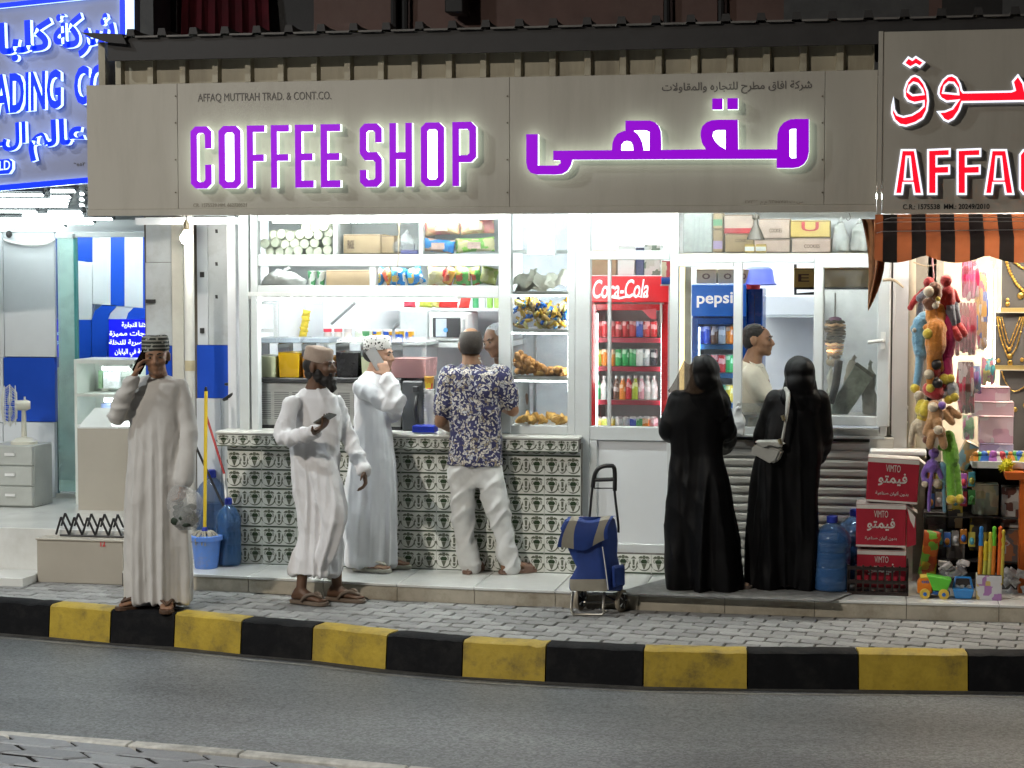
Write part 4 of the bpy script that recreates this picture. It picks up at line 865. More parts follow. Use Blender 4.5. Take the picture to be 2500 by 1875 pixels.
# ------------------------------------------------------------------ people
def remesh(mb, name, mats, voxel=.008, sm=2, fold=None, split=None):
 me0 = bpy.data.meshes.new('raw'); me0.from_pydata(mb.v, [], mb.f)
 bm = bmesh.new(); bm.from_mesh(me0); bmesh.ops.recalc_face_normals(bm, faces=bm.faces); bm.to_mesh(me0); bm.free()
 o = bpy.data.objects.new('raw', me0); col.objects.link(o)
 md = o.modifiers.new('r', 'REMESH'); md.mode = 'VOXEL'; md.voxel_size = voxel; md.adaptivity = 0
 me = bpy.data.meshes.new_from_object(o.evaluated_get(bpy.context.evaluated_depsgraph_get()))
 bpy.data.objects.remove(o); bpy.data.meshes.remove(me0); me.name = name
 bm = bmesh.new(); bm.from_mesh(me)
 for _ in range(sm): bmesh.ops.smooth_vert(bm, verts=bm.verts, factor=.5, use_axis_x=True, use_axis_y=True, use_axis_z=True)
 if fold:
  bm.normal_update(); moves = [fold(v.co, v.normal) for v in bm.verts]
  for v, q in zip(bm.verts, moves): v.co += q
  bmesh.ops.smooth_vert(bm, verts=bm.verts, factor=.35, use_axis_x=True, use_axis_y=True, use_axis_z=True)
 bm.to_mesh(me); bm.free()
 me.materials.clear()
 for m in (mats if isinstance(mats, list) else [mats]): me.materials.append(m)
 me.polygons.foreach_set('use_smooth', [True] * len(me.polygons)); me.update(); return me
def clamp(x, a=0, b=1): return max(a, min(b, x))
def cap_tube(mb, pts, rs, n=12):
 mb.tube(pts, rs, n); mb.ball(pts[0], rs[0], 10, 8); mb.ball(pts[-1], rs[-1], 10, 8)
def smooth_path(pts, rs, k=4):
 """Catmull-Rom through points and radii"""
 P_ = [Vector(p) for p in pts]; out = []; ro = []
 for i in range(len(P_) - 1):
  a, b, c, d = P_[max(i - 1, 0)], P_[i], P_[i + 1], P_[min(i + 2, len(P_) - 1)]
  for j in range(k):
   t = j / k; out.append(.5 * ((2 * b) + (c - a) * t + (2 * a - 5 * b + 4 * c - d) * t * t + (3 * b - a - 3 * c + d) * t ** 3)); ro.append(rs[i] + (rs[i + 1] - rs[i]) * t)
 return out + [P_[-1]], ro + [rs[-1]]
def silh(mb, levels, Yc, ratio, n=40):
 """body of revolution-like loft whose left and right outline follow the photo: (py, pxl, pxr, dY, ratio)"""
 rings = []
 for lv in levels:
  py, l, r = lv[:3]; dy = lv[3] if len(lv) > 3 else 0; q = lv[4] if len(lv) > 4 else ratio
  a, b = P(l, py, Yc + dy), P(r, py, Yc + dy); c = (a + b) / 2; h = (b.x - a.x) / 2
  rings.append([(c.x + h * math.copysign(abs(math.cos(t)) ** .9, math.cos(t)), c.y + h * q * math.copysign(abs(math.sin(t)) ** .9, math.sin(t)), c.z) for t in [2 * math.pi * k / n for k in range(n)]])
 if rings[0][0][2] > rings[-1][0][2]: rings.reverse()
 return mb.loft(rings)
def head(mb, c, yaw, pitch=0, roll=0, s=1.0, nose=1, ears=True):
 """c: middle of the head; faces -Y turned by yaw. returns matrix"""
 M = Matrix.Translation(c) @ Matrix.Rotation(yaw, 4, 'Z') @ Matrix.Rotation(pitch, 4, 'X') @ Matrix.Rotation(roll, 4, 'Y') @ Matrix.Scale(s, 4)
 def b(p, r): mb.ball(p, r, 14, 10, M=M)
 b((0, .018, .035), (.074, .092, .083)); b((0, -.03, .01), (.064, .066, .085)); b((0, -.04, -.05), (.052, .054, .055)); b((0, -.072, -.085), (.026, .026, .022))
 b((0, -.02, -.065), (.055, .06, .04))
 for q in (-1, 1): b((q * .035, -.066, -.02), (.026, .028, .028)); b((q * .028, -.078, .028), (.03, .018, .012))
 mb.tube([M @ Vector((0, -.088, .022)), M @ Vector((0, -.105, -.006)), M @ Vector((0, -.113, -.024))], [.008 * s, .0115 * s, .0145 * s], 8); b((0, -.11, -.024), (.0125, .014, .011))
 for q in (-1, 1): b((q * .013, -.097, -.026), (.011, .012, .009))
 b((0, -.09, -.05), (.024, .014, .008)); b((0, -.088, -.06), (.021, .014, .009))
 if ears:
  for q in (-1, 1): b((q * .076, .012, 0), (.012, .022, .033)); b((q * .074, .01, -.02), (.01, .014, .016))
 return M
def neck(mb, c, base, r=.056): mb.tube([c + Vector((0, 0, -.02)), c.lerp(base, .55), base], [r * .95, r, r * 1.25], 12)
def hand(mb, W, d, n, curl=.4, side=1, s=1.0, spread=.15):
 W = Vector(W); d = Vector(d).normalized(); n = (Vector(n) - d * Vector(n).dot(d)).normalized(); a = d.cross(n).normalized() * side
 rings = []
 for t, hw, th in [(-.02, .026, .021), (.0, .027, .02), (.03, .036, .017), (.06, .042, .0155), (.088, .041, .013), (.1, .034, .010)]:
  c = W + d * t * s; rings.append([c + (a * hw * math.cos(u) + n * th * math.sin(u)) * s for u in [2 * math.pi * k / 12 for k in range(12)]])
 if side < 0: rings = [list(reversed(r)) for r in rings]
 mb.loft(rings)
 for k, (o, L) in enumerate([(.032, .068), (.011, .078), (-.011, .073), (-.031, .058)]):
  p = W + (d * .088 + a * o) * s; dd = (d + a * o * spread * 8).normalized(); pts = [p]; ang = .25 + curl * .5
  for seg, fr in enumerate((.45, .3, .25)):
   dd = (dd * math.cos(ang) + n * math.sin(ang)).normalized(); p = p + dd * L * fr * s; pts.append(p); ang = curl * (1.15 - .2 * seg)
  mb.tube(pts, [.0095 * s, .009 * s, .0082 * s, .007 * s], 8); mb.ball(pts[-1], .007 * s, 8, 6)
 p = W + (d * .028 + a * .034) * s; dd = (d * .55 + a * .7 + n * .35).normalized(); q = p + dd * .04 * s; r_ = q + (dd * .55 + d * .6 + n * .3).normalized() * .032 * s
 mb.tube([p - dd * .02 * s, p, q, r_], [.013 * s, .0125 * s, .0105 * s, .008 * s], 8); mb.ball(r_, .008 * s, 8, 6)
 return W + d * .09 * s + n * .02 * s
def foot(mb, ankle, f, z0, L=.25, lift=0):
 f = Vector((f[0], f[1], 0)).normalized(); a = Vector((-f.y, f.x, 0)); rings = []
 for t, hw, h in [(-.27, .016, .03), (-.24, .029, .05), (-.15, .034, .085), (0, .034, .1), (.15, .036, .075), (.35, .042, .052), (.5, .045, .04), (.62, .043, .03), (.71, .03, .02)]:
  c = Vector((ankle[0], ankle[1], 0)) + f * t * L
  rings.append([(c.x + a.x * hw * math.cos(u), c.y + a.y * hw * math.cos(u), z0 + h * .5 + h * .5 * math.sin(u)) for u in [2 * math.pi * k / 12 for k in range(12)]])
 mb.loft(rings)
 for k in range(5):
  c = Vector((ankle[0], ankle[1], 0)) + f * L * (.73 - .025 * abs(k - 1) * (1 if k > 1 else .6)) + a * (.03 - .0155 * k); mb.ball((c.x, c.y, z0 + .012), (.011 if k else .014, .011 if k else .014, .011), 8, 6)
def sandal(parent, ankle, f, z0, m_sole, m_strap, L=.27, style='thong'):
 f = Vector((f[0], f[1], 0)).normalized(); a = Vector((-f.y, f.x, 0)); c = Vector((ankle[0], ankle[1], 0)); out = []
 for t, hw in [(-.3, .012), (-.27, .03), (-.1, .036), (.15, .037), (.4, .047), (.6, .047), (.72, .036), (.77, .014)]: out.append((t, hw))
 ring = [c + f * t * L + a * hw for t, hw in out] + [c + f * t * L - a * hw for t, hw in reversed(out)]
 o = part('sandal', MB().hexa([(p.x, p.y, z0 - .022) for p in ring], [(p.x, p.y, z0 + .003) for p in ring]), m_sole, parent, bev=.004)
 if style == 'thong':
  toe = c + f * L * .62 + Vector((0, 0, z0 + .028))
  for q in (-1, 1):
   pts = [toe, c + f * L * .42 + a * q * .03 + Vector((0, 0, z0 + .052)), c + f * L * .22 + a * q * .045 + Vector((0, 0, z0 + .03)), c + f * L * .12 + a * q * .043 + Vector((0, 0, z0))]
   pp, rr = smooth_path(pts, [.007, .011, .011, .009]); part('strap', MB().tube(pp, rr, 8), m_strap, o, smooth=True)
 else:
  rings = []
  for t in (.28, .36, .46, .54):
   h = .05 if t < .4 else .042; rings.append([c + f * L * t + a * .049 * math.cos(u) + Vector((0, 0, z0 + max(0, h * math.sin(u)))) for u in [math.pi * k / 10 for k in range(11)]])
  mb = MB(); n = 11; mb.add([tuple(v) for r in rings for v in r], [(k * n + i, k * n + i + 1, (k + 1) * n + i + 1, (k + 1) * n + i) for k in range(3) for i in range(10)]); part('strap', mb, m_strap, o, smooth=True)
 return o
def folds(cx, cy, ztop, zhem, A=.014, B=.005, k=9, ph=0, twist=1.2, seed=0, wr=10, low=None):
 def f(co, n):
  t = clamp((ztop - co.z) / (ztop - zhem)); th = math.atan2(co.y - cy, co.x - cx)
  q = Vector((math.cos(th) * k * .17 + seed, math.sin(th) * k * .17 + ph, co.z * .42 + twist * .2 * math.sin(co.z * 2 + seed))); w_ = noise.noise(q * .6 + Vector((0, 0, 9))) * .9; q = q + Vector((w_, w_, 0))
  a = 1 - min(1, abs(noise.noise(q)) * 3.4); b = 1 - min(1, abs(noise.noise(q * 2.1 + Vector((5, 1, 3)))) * 3.0)
  d = A * (t ** .7) * (a * 1.7 + b * .5 - .8)
  q2 = Vector((co.x * wr * .8 + co.z * wr * .25 + seed, co.y * wr * .8, co.z * wr * .4)); d += B * (1.3 - .5 * t) * (.6 - min(1, abs(noise.noise(q2)) * 3)) + B * .7 * noise.noise(Vector((co.x * wr * 2 + seed, co.y * wr * 2, co.z * wr * 1.3)))
  return n * d
 return f
def crinkle(base, p0, p1, amp, freq, rad=.12):
 """adds sleeve creases around an axis p0-p1 to a fold function"""
 p0, p1 = Vector(p0), Vector(p1); ax = (p1 - p0); L = ax.length; ax.normalize()
 def f(co, n):
  q = base(co, n); t = (co - p0).dot(ax); d = ((co - p0) - ax * t).length
  if -.03 < t < L + .03 and d < rad: e = (co - p0) - ax * t; q = q + n * amp * 2.0 * (.55 - min(1, 3 * abs(noise.noise(Vector((t * freq * .2 + e.x * 6, e.y * 7 + e.x * 3, e.z * 7 + freq))))))
  return q
 return f
def part_mesh(name, me, parent, label=None):
 I = wmat(parent).inverted(); me.transform(I); return put(name, me, parent, label=label)
def eyes(parent, M, s=1):
 o = []
 for q in (-1, 1):
  mb = MB().ball((0, 0, 0), (.0115, .006, .0055), 10, 8, 0); mb.ball((0, -.0045, 0), (.0055, .003, .0055), 8, 6, 1)
  me = mb.mesh('eye', [mat('eye_white', (.09, .075, .065), .3, var=0), mat('eye_dark', (.015, .01, .008), .2, var=0)], smooth=True); me.transform(M @ Matrix.Translation((q * .029, -.089, .008))); part_mesh('eye', me, parent)
  bm = MB().tube([M @ Vector((q * .012, -.097, .026)), M @ Vector((q * .03, -.095, .032)), M @ Vector((q * .048, -.082, .028))], [.003 * s, .0045 * s, .002 * s], 6); part('eyebrow', bm, MATS['black_hair'], parent, smooth=True)
def kummah(parent, M, m, low=-.0, h=.075, tilt=0, r=(.083, .1), top_in=.9, band=None):
 """embroidered flat-topped round cap"""
 T = M @ Matrix.Translation((0, .012, .045 + low)) @ Matrix.Rotation(tilt, 4, 'X'); n = 32; rings = []
 for t, k in [(0, 1.0), (.06, 1.02), (.5, 1.0), (.9, .97), (1, .93), (1.06, .8), (1.08, .5), (1.07, .05)]:
  rings.append([T @ Vector((r[0] * k * math.cos(u), r[1] * k * math.sin(u), h * t + .004 * math.sin(3 * u))) for u in [2 * math.pi * i / n for i in range(n)]])
 mb = MB().loft(rings); return part('cap', mb, m, parent, smooth=50)
mat('black_hair', (.012, .01, .009), .6, var=.3, scale=60)
m_skinD = mat('dark_brown_skin', (.13, .07, .042), .5, var=.15, scale=25, sss=.05); m_skinM = mat('brown_skin', (.27, .145, .085), .5, var=.15, scale=25, sss=.05); m_skinL = mat('light_brown_skin', (.42, .245, .165), .5, var=.15, scale=25, sss=.05)
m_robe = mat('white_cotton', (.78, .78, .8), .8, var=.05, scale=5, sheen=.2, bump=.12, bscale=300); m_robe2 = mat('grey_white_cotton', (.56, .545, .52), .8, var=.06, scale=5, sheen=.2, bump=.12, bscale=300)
m_robe3 = mat('bright_white_cotton', (.8, .81, .84), .8, var=.04, scale=5, sheen=.2, bump=.1, bscale=300)
def capmat(name, base, ink_, scale, thr, bands=None):
 m = mat(name, base, .85, var=.1, scale=40); n = m.node_tree.nodes; l = m.node_tree.links; b = n['Principled BSDF']
 tc = n.new('ShaderNodeTexCoord'); v = n.new('ShaderNodeTexVoronoi'); v.inputs['Scale'].default_value = scale; l.new(tc.outputs['Object'], v.inputs['Vector'])
 w_ = n.new('ShaderNodeTexWave'); w_.wave_type = 'BANDS'; w_.bands_direction = 'Z'; w_.inputs['Scale'].default_value = 14; l.new(tc.outputs['Object'], w_.inputs['Vector'])
 g = n.new('ShaderNodeMath'); g.operation = 'LESS_THAN'; g.inputs[1].default_value = thr; l.new(v.outputs['Distance'], g.inputs[0])
 out = g.outputs[0]
 if bands:
  g2 = n.new('ShaderNodeMath'); g2.operation = 'LESS_THAN'; g2.inputs[1].default_value = bands; l.new(w_.outputs['Fac'], g2.inputs[0]); mu = n.new('ShaderNodeMath'); mu.operation = 'MAXIMUM'; l.new(g.outputs[0], mu.inputs[0]); l.new(g2.outputs[0], mu.inputs[1]); out = mu.outputs[0]
 mx = n.new('ShaderNodeMix'); mx.data_type = 'RGBA'; l.new(out, mx.inputs[0]); l.new(b.inputs['Base Color'].links[0].from_socket, mx.inputs[6]); mx.inputs[7].default_value = (*ink_, 1); l.new(mx.outputs[2], b.inputs['Base Color']); return m
def pj(px, py, Y): return P(px, py, Y)
def neckband(t, nb, m):
 part('neckband', MB().tube([nb + Vector((.068 * math.cos(a), .068 * math.sin(a), .012 + .006 * math.sin(a))) for a in [2 * math.pi * k / 20 for k in range(21)]], .009, 6), m, t, smooth=True)
# ---- man on the phone at the kerb
def man_kerb():
 base = G(390, 1486, .0); Y = base.y; t = thing('person', 'man in grey-white robe and dark patterned cap phoning at the kerb', 'person', (base.x, base.y, 0))
 hc = P(381, 872, Y - .03); b = MB(); M = head(b, hc, R(18), R(4), R(-3), 1.04); nb = P(388, 935, Y + .01); neck(b, hc, nb)
 sL, eL, wL = P(338, 945, Y), P(284, 1016, Y - .1), P(327, 922, Y - .16)
 sR, eR, wR = P(440, 945, Y + .02), P(463, 1062, Y), P(447, 1178, Y - .08)
 cap_tube(b, [sL, eL], [.038, .034]); cap_tube(b, [eL, wL], [.034, .026]); cap_tube(b, [sR, eR], [.038, .034]); cap_tube(b, [eR, wR], [.034, .026])
 silh(b, [(925, 352, 428), (960, 330, 445), (1060, 330, 440), (1140, 325, 445), (1200, 330, 445)], Y, .5, 20)
 hand(b, wL, P(340, 888, Y - .13) - wL, Vector((.8, .35, 0)), .55, -1); hp = hand(b, wR, Vector((-.06, -.08, -1)), Vector((-.9, .2, .1)), .95, 1)
 fa, fb = Vector((base.x - .09, base.y + .0, 0)), Vector((base.x + .06, base.y - .02, 0))
 d1, d2 = Vector((-.75, -.75, 0)), Vector((.35, -1, 0))
 for a_, d_ in ((fa, d1), (fb, d2)): cap_tube(b, [(a_.x, a_.y, .07), (a_.x, a_.y + .02, .45), (a_.x, a_.y, .9)], [.038, .052, .075]); foot(b, a_, d_, .024)
 part_mesh('body', remesh(b, 'body', m_skinM, .0075, 2), t); eyes(t, M)
 rb = MB(); silh(rb, [(914, 364, 408, .02, .8), (922, 345, 430, .01, .6), (936, 332, 446, 0, .55), (974, 320, 445, 0, .58), (1030, 318, 440, 0, .6), (1113, 311, 441, 0, .62), (1200, 305, 452, 0, .62), (1298, 302, 466, 0, .6), (1398, 300, 471, 0, .58), (1468, 300, 472, 0, .56)], Y, .6, 48)
 for pts, rs in [([sL, sL.lerp(eL, .5) + Vector((-.01, 0, -.01)), eL + Vector((0, .01, -.01)), eL.lerp(wL, .55) + Vector((-.01, 0, .0)), wL - (wL - eL).normalized() * .02], [.058, .064, .064, .056, .048]), ([sR, sR.lerp(eR, .5), eR, eR.lerp(wR, .6), wR + Vector((0, 0, .015))], [.058, .057, .056, .054, .052])]:
  pp, rr = smooth_path(pts, rs); cap_tube(rb, pp, rr, 14)
 fo = folds(base.x, Y, P(390, 1000, Y).z, .05, .022, .006, 9, .6, .8, 3, 9); fo = crinkle(fo, sL, eL, .006, 42); fo = crinkle(fo, wL, eL, .007, 48, .1); fo = crinkle(fo, eR, wR, .004, 35, .1)
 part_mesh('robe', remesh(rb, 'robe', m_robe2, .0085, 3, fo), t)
 neckband(t, nb, m_robe2)
 kummah(t, M, capmat('dark_embroidered_cap', (.035, .04, .035), (.3, .3, .26), 38, .32, .25), -.005, .082, R(-3))
 hm = MB().loft([[M @ Vector((.079 * k * math.cos(u), .018 + .096 * k * math.sin(u), z)) for u in [math.pi * (.02 + .96 * i / 20) for i in range(21)]] + [M @ Vector((.06 * k * math.cos(u), .018 + .07 * k * math.sin(u), z)) for u in [math.pi * (.98 - .96 * i / 20) for i in range(21)]] for z, k in ((-.05, .8), (-.02, .97), (.02, 1), (.05, 1))]); part('hair', hm, MATS['black_hair'], t, smooth=50)
 ms = mat('brown_sandal', (.09, .05, .03), .6, var=.2)
 sandal(t, fa, d1, .026, ms, ms); sandal(t, fb, d2, .026, ms, ms)
 ph = thing('mobile_phone', 'dark phone held to the ear of the man at the kerb', 'phone', P(345, 884, Y - .1))
 me = MB().box(-.037, .037, -.005, .005, -.075, .075).mesh('phone', mat('black_phone', (.01, .01, .012), .2, var=0), bev=.006, seg=2, smooth=40)
 o = put('phone_body', me, ph, (0, 0, 0), (R(8), R(28), R(60)))
 # carrier bag hanging from the other hand
 bag = thing('carrier_bag', 'thin white plastic bag of greens held by the man at the kerb', 'bag', P(455, 1290, Y - .08)); bm_ = MB()
 mbag = mat('thin_white_plastic', (.7, .71, .71), .25, var=.05, scale=10, alpha=.33)
 silh(bm_, [(1182, 440, 452, -.02, 1.0), (1194, 420, 478, 0, .5), (1215, 408, 492, 0, .5), (1250, 412, 488, 0, .6), (1280, 418, 486, 0, .6), (1294, 434, 476, 0, .5)], Y - .08, .6, 24)
 rr_ = random.Random(5); part_mesh('bag_skin', remesh(bm_, 'bag', mbag, .008, 1, lambda co, n: n * (.02 * noise.noise(co * 9) + .01 * (abs(noise.noise(co * 18)) - .2))), bag)
 gm = MB(); c = P(455, 1255, Y - .08)
 for k in range(34): gm.ball(c + Vector((rr_.uniform(-.055, .055), rr_.uniform(-.05, .0), rr_.uniform(-.06, .05))), (rr_.uniform(.018, .036), rr_.uniform(.012, .024), rr_.uniform(.014, .03)), 7, 5)
 part('greens', gm, mat('dark_greens', (.02, .035, .022), .7, var=.6, scale=40), bag, smooth=True)
 for s in (-1, 1): part('bag_handle', MB().tube([P(446 + 14 * s, 1205, Y - .08), P(447 + 8 * s, 1190, Y - .08), P(447, 1184, Y - .09)], [.014, .01, .008], 8), mbag, bag, smooth=True)
man_kerb()
# ---- man walking with a phone in his hand
def man_walk():
 base = G(770, 1471, 0); Y = base.y; t = thing('person', 'bearded man in white robe and plain tan cap walking with phone', 'person', (base.x, base.y, 0))
 hc = P(781, 898, Y); b = MB(); M = head(b, hc, R(76), R(-5), R(2), 1.0); nb = P(770, 955, Y + .02); neck(b, hc, nb, .058)
 sL, eL, wL = P(712, 985, Y - .12), P(690, 1066, Y - .2), P(766, 1056, Y - .36); sR, eR, wR = P(820, 985, Y + .1), P(853, 1072, Y + .08), P(888, 1146, Y - .02)
 cap_tube(b, [sL, eL], [.038, .034]); cap_tube(b, [eL, wL], [.034, .026]); cap_tube(b, [sR, eR], [.038, .034]); cap_tube(b, [eR, wR], [.034, .026])
 silh(b, [(952, 735, 800), (990, 725, 822), (1080, 725, 818), (1160, 725, 815)], Y, .55, 20)
 hl = hand(b, wL, P(806, 1030, Y - .42) - wL, Vector((-.1, -.25, .95)), .5, 1, 1.12); hand(b, wR, P(893, 1180, Y - .04) - wR, Vector((-.9, -.2, 0)), .75, -1)
 a1, a2 = G(742, 1470, 0), G(818, 1470, 0); a1 = Vector((a1.x, Y - .06, 0)); a2 = Vector((a2.x, Y + .08, 0)); d1, d2 = Vector((1, -.35, 0)), Vector((1, -.25, 0))
 h1, h2 = P(756, 1200, Y), P(795, 1200, Y)
 for a_, d_, h_, kx in ((a1, d1, h1, .05), (a2, d2, h2, .04)): cap_tube(b, [(a_.x, a_.y, .07), (a_.x + .01, a_.y * .6 + Y * .4, .3), (h_.x, Y, .6), tuple(h_)], [.034, .036, .036, .045]); foot(b, a_, d_, .022)
 part_mesh('body', remesh(b, 'body', m_skinD, .0075, 2), t); eyes(t, M)
 rb = MB(); silh(rb, [(945, 752, 796, .02, .9), (953, 735, 806, .01, .7), (968, 715, 822, 0, .6), (1000, 716, 829, 0, .6), (1050, 718, 832, 0, .6), (1090, 706, 829, 0, .62), (1151, 709, 828, 0, .62), (1211, 716, 826, 0, .6), (1271, 728, 832, 0, .62), (1301, 731, 830, 0, .64), (1350, 718, 826, 0, .74), (1400, 711, 825, 0, .8)], Y, .6, 48)
 pp, rr = smooth_path([P(790, 1230, Y + .04), P(812, 1320, Y + .06), P(818, 1392, Y + .07)], [.08, .075, .062]); cap_tube(rb, pp, rr, 14)
 kn = P(816, 1272, Y - .13); pp, rr = smooth_path([P(785, 1130, Y - .05), kn, P(788, 1375, Y - .08)], [.1, .088, .05]); cap_tube(rb, pp, rr, 14)
 for pts, rs in [([sL, sL.lerp(eL, .55), eL, eL.lerp(wL, .5) + Vector((0, 0, -.012)), wL], [.056, .058, .062, .054, .044]), ([sR, sR.lerp(eR, .5), eR, eR.lerp(wR, .6), wR], [.056, .054, .052, .05, .052])]:
  pp, rr = smooth_path(pts, rs); cap_tube(rb, pp, rr, 14)
 fo = folds(base.x, Y, P(770, 1060, Y).z, .15, .017, .007, 8, 1.1, 1.5, 11, 10); fo = crinkle(fo, sR, wR, .006, 52, .1); fo = crinkle(fo, eL, wL, .007, 48, .1)
 base_f = fo
 def diag(co, n):        # slanting folds pulled by the stride
  q = base_f(co, n); s = (co.x - base.x) * 1.0 + (co.z) * .42
  return q + n * .012 * (abs(math.sin(s * 24 + noise.noise(co * 3) * 2)) - .5) * clamp((1.05 - co.z) / .5)
 part_mesh('robe', remesh(rb, 'robe', m_robe, .0085, 3, diag), t)
 neckband(t, nb, m_robe)
 kummah(t, M, mat('tan_felt_cap', (.42, .33, .27), .9, var=.12, scale=30, bump=.3, bscale=200), -.0, .085, R(14), (.08, .098))
 br = MB()
 for p, r in [((0, -.045, -.078), (.056, .058, .045)), ((0, -.075, -.1), (.04, .035, .045)), ((0, -.085, -.13), (.03, .026, .035)), ((.05, -.01, -.045), (.02, .04, .05)), ((-.05, -.01, -.045), (.02, .04, .05)), ((.022, -.09, -.045), (.018, .014, .008)), ((-.022, -.09, -.045), (.018, .014, .008))]: br.ball(p, r, 12, 8, M=M)
 part_mesh('beard', remesh(br, 'beard', MATS['black_hair'], .006, 1, lambda co, n: n * .006 * noise.noise(co * 60)), t)
 hm = MB(); hm.ball((0, .03, .02), (.078, .088, .07), 16, 10, M=M); hm.ball((0, .055, -.03), (.06, .055, .05), 14, 8, M=M); part('hair', hm, MATS['black_hair'], t, smooth=True)
 ms = mat('grey_brown_sandal', (.16, .12, .09), .6, var=.2)
 sandal(t, a1, d1, .024, ms, ms); sandal(t, a2, d2, .024, ms, ms)
 ph = thing('mobile_phone', 'phone lying in the raised palm of the walking man', 'phone', hl); put('phone_body', MB().box(-.037, .037, -.005, .005, -.075, .075).mesh('phone', mat('grey_phone', (.2, .21, .2), .25, var=.1), bev=.006, seg=2, smooth=40), ph, (.02, -.01, .025), (R(62), R(12), R(60)))
man_walk()
# ---- man in bright white robe phoning at the counter
def man_white():
 base = G(915, 1392, STEP); Y = base.y; t = thing('person', 'man in bright white robe and black dotted white cap at counter', 'person', (base.x, base.y, STEP))
 hc = P(925, 868, Y); b = MB(); M = head(b, hc, R(78), R(2), 0, .98); nb = P(912, 925, Y + .01); neck(b, hc, nb, .055)
 sR, eR, wR = P(884, 948, Y - .14), P(968, 985, Y - .22), P(944, 918, Y - .2); sL, eL, wL = P(905, 948, Y + .16), P(955, 1010, Y + .12), P(965, 1000, Y - .02)
 cap_tube(b, [sR, eR], [.038, .034]); cap_tube(b, [eR, wR], [.034, .026]); cap_tube(b, [sL, eL], [.038, .034]); cap_tube(b, [eL, wL], [.034, .028])
 silh(b, [(925, 885, 935), (960, 878, 940), (1080, 872, 945), (1160, 870, 950)], Y, .75, 20)
 hand(b, wR, P(934, 888, Y - .17) - wR, Vector((-.4, .8, 0)), .6, 1, .95)
 a1, a2 = Vector((P(895, 1395, Y).x, Y - .07, STEP)), Vector((P(925, 1390, Y).x, Y + .1, STEP)); d1, d2 = Vector((1, -.25, 0)), Vector((1, -.1, 0))
 for a_, d_ in ((a1, d1), (a2, d2)): cap_tube(b, [(a_.x, a_.y, STEP + .07), (a_.x, a_.y, STEP + .45), (a_.x * .6 + base.x * .4, Y, STEP + .9)], [.038, .05, .05]); foot(b, a_, d_, STEP + .024)
 part_mesh('body', remesh(b, 'body', m_skinL, .0075, 2), t); eyes(t, M)
 rb = MB(); silh(rb, [(906, 893, 932, 0, .95), (916, 884, 936, 0, .9), (932, 872, 938, 0, 1.0), (963, 866, 940, 0, 1.0), (1044, 865, 952, 0, .9), (1125, 856, 962, 0, .85), (1181, 847, 966, 0, .8), (1301, 834, 968, 0, .75), (1376, 828, 968, 0, .72)], Y, .8, 48)
 for pts, rs in [([sR, sR.lerp(eR, .5) + Vector((0, -.01, -.01)), eR, eR.lerp(wR, .55), wR + Vector((0, 0, -.02))], [.066, .07, .07, .06, .05]), ([sL, sL.lerp(eL, .5), eL, eL.lerp(wL, .6), wL], [.062, .06, .058, .056, .052])]:
  pp, rr = smooth_path(pts, rs); cap_tube(rb, pp, rr, 14)
 fo = folds(base.x, Y, P(900, 1000, Y).z, STEP, .02, .006, 8, .2, .5, 21, 9); fo = crinkle(fo, sR, eR, .006, 45); fo = crinkle(fo, wR, eR, .007, 48, .1)
 part_mesh('robe', remesh(rb, 'robe', m_robe3, .0085, 3, fo), t)
 neckband(t, nb, m_robe3)
 kummah(t, M, capmat('dotted_white_cap', (.72, .72, .7), (.04, .04, .04), 55, .36), -.002, .085, R(-4))
 hm = MB(); hm.ball((0, .035, .01), (.078, .085, .065), 16, 10, M=M); part('hair', hm, MATS['black_hair'], t, smooth=True)
 ms = mat('white_sandal', (.6, .58, .5), .5, var=.1)
 sandal(t, a1, d1, STEP + .026, ms, ms); sandal(t, a2, d2, STEP + .026, ms, ms)
 ph = thing('mobile_phone', 'pale phone at the ear of the man in bright white', 'phone', P(917, 876, Y - .17)); put('phone_body', MB().box(-.037, .037, -.005, .005, -.075, .075).mesh('phone', mat('silver_phone', (.55, .56, .57), .25, var=.05), bev=.006, seg=2, smooth=40), ph, (0, 0, 0), (0, R(-32), R(12)))
man_white()
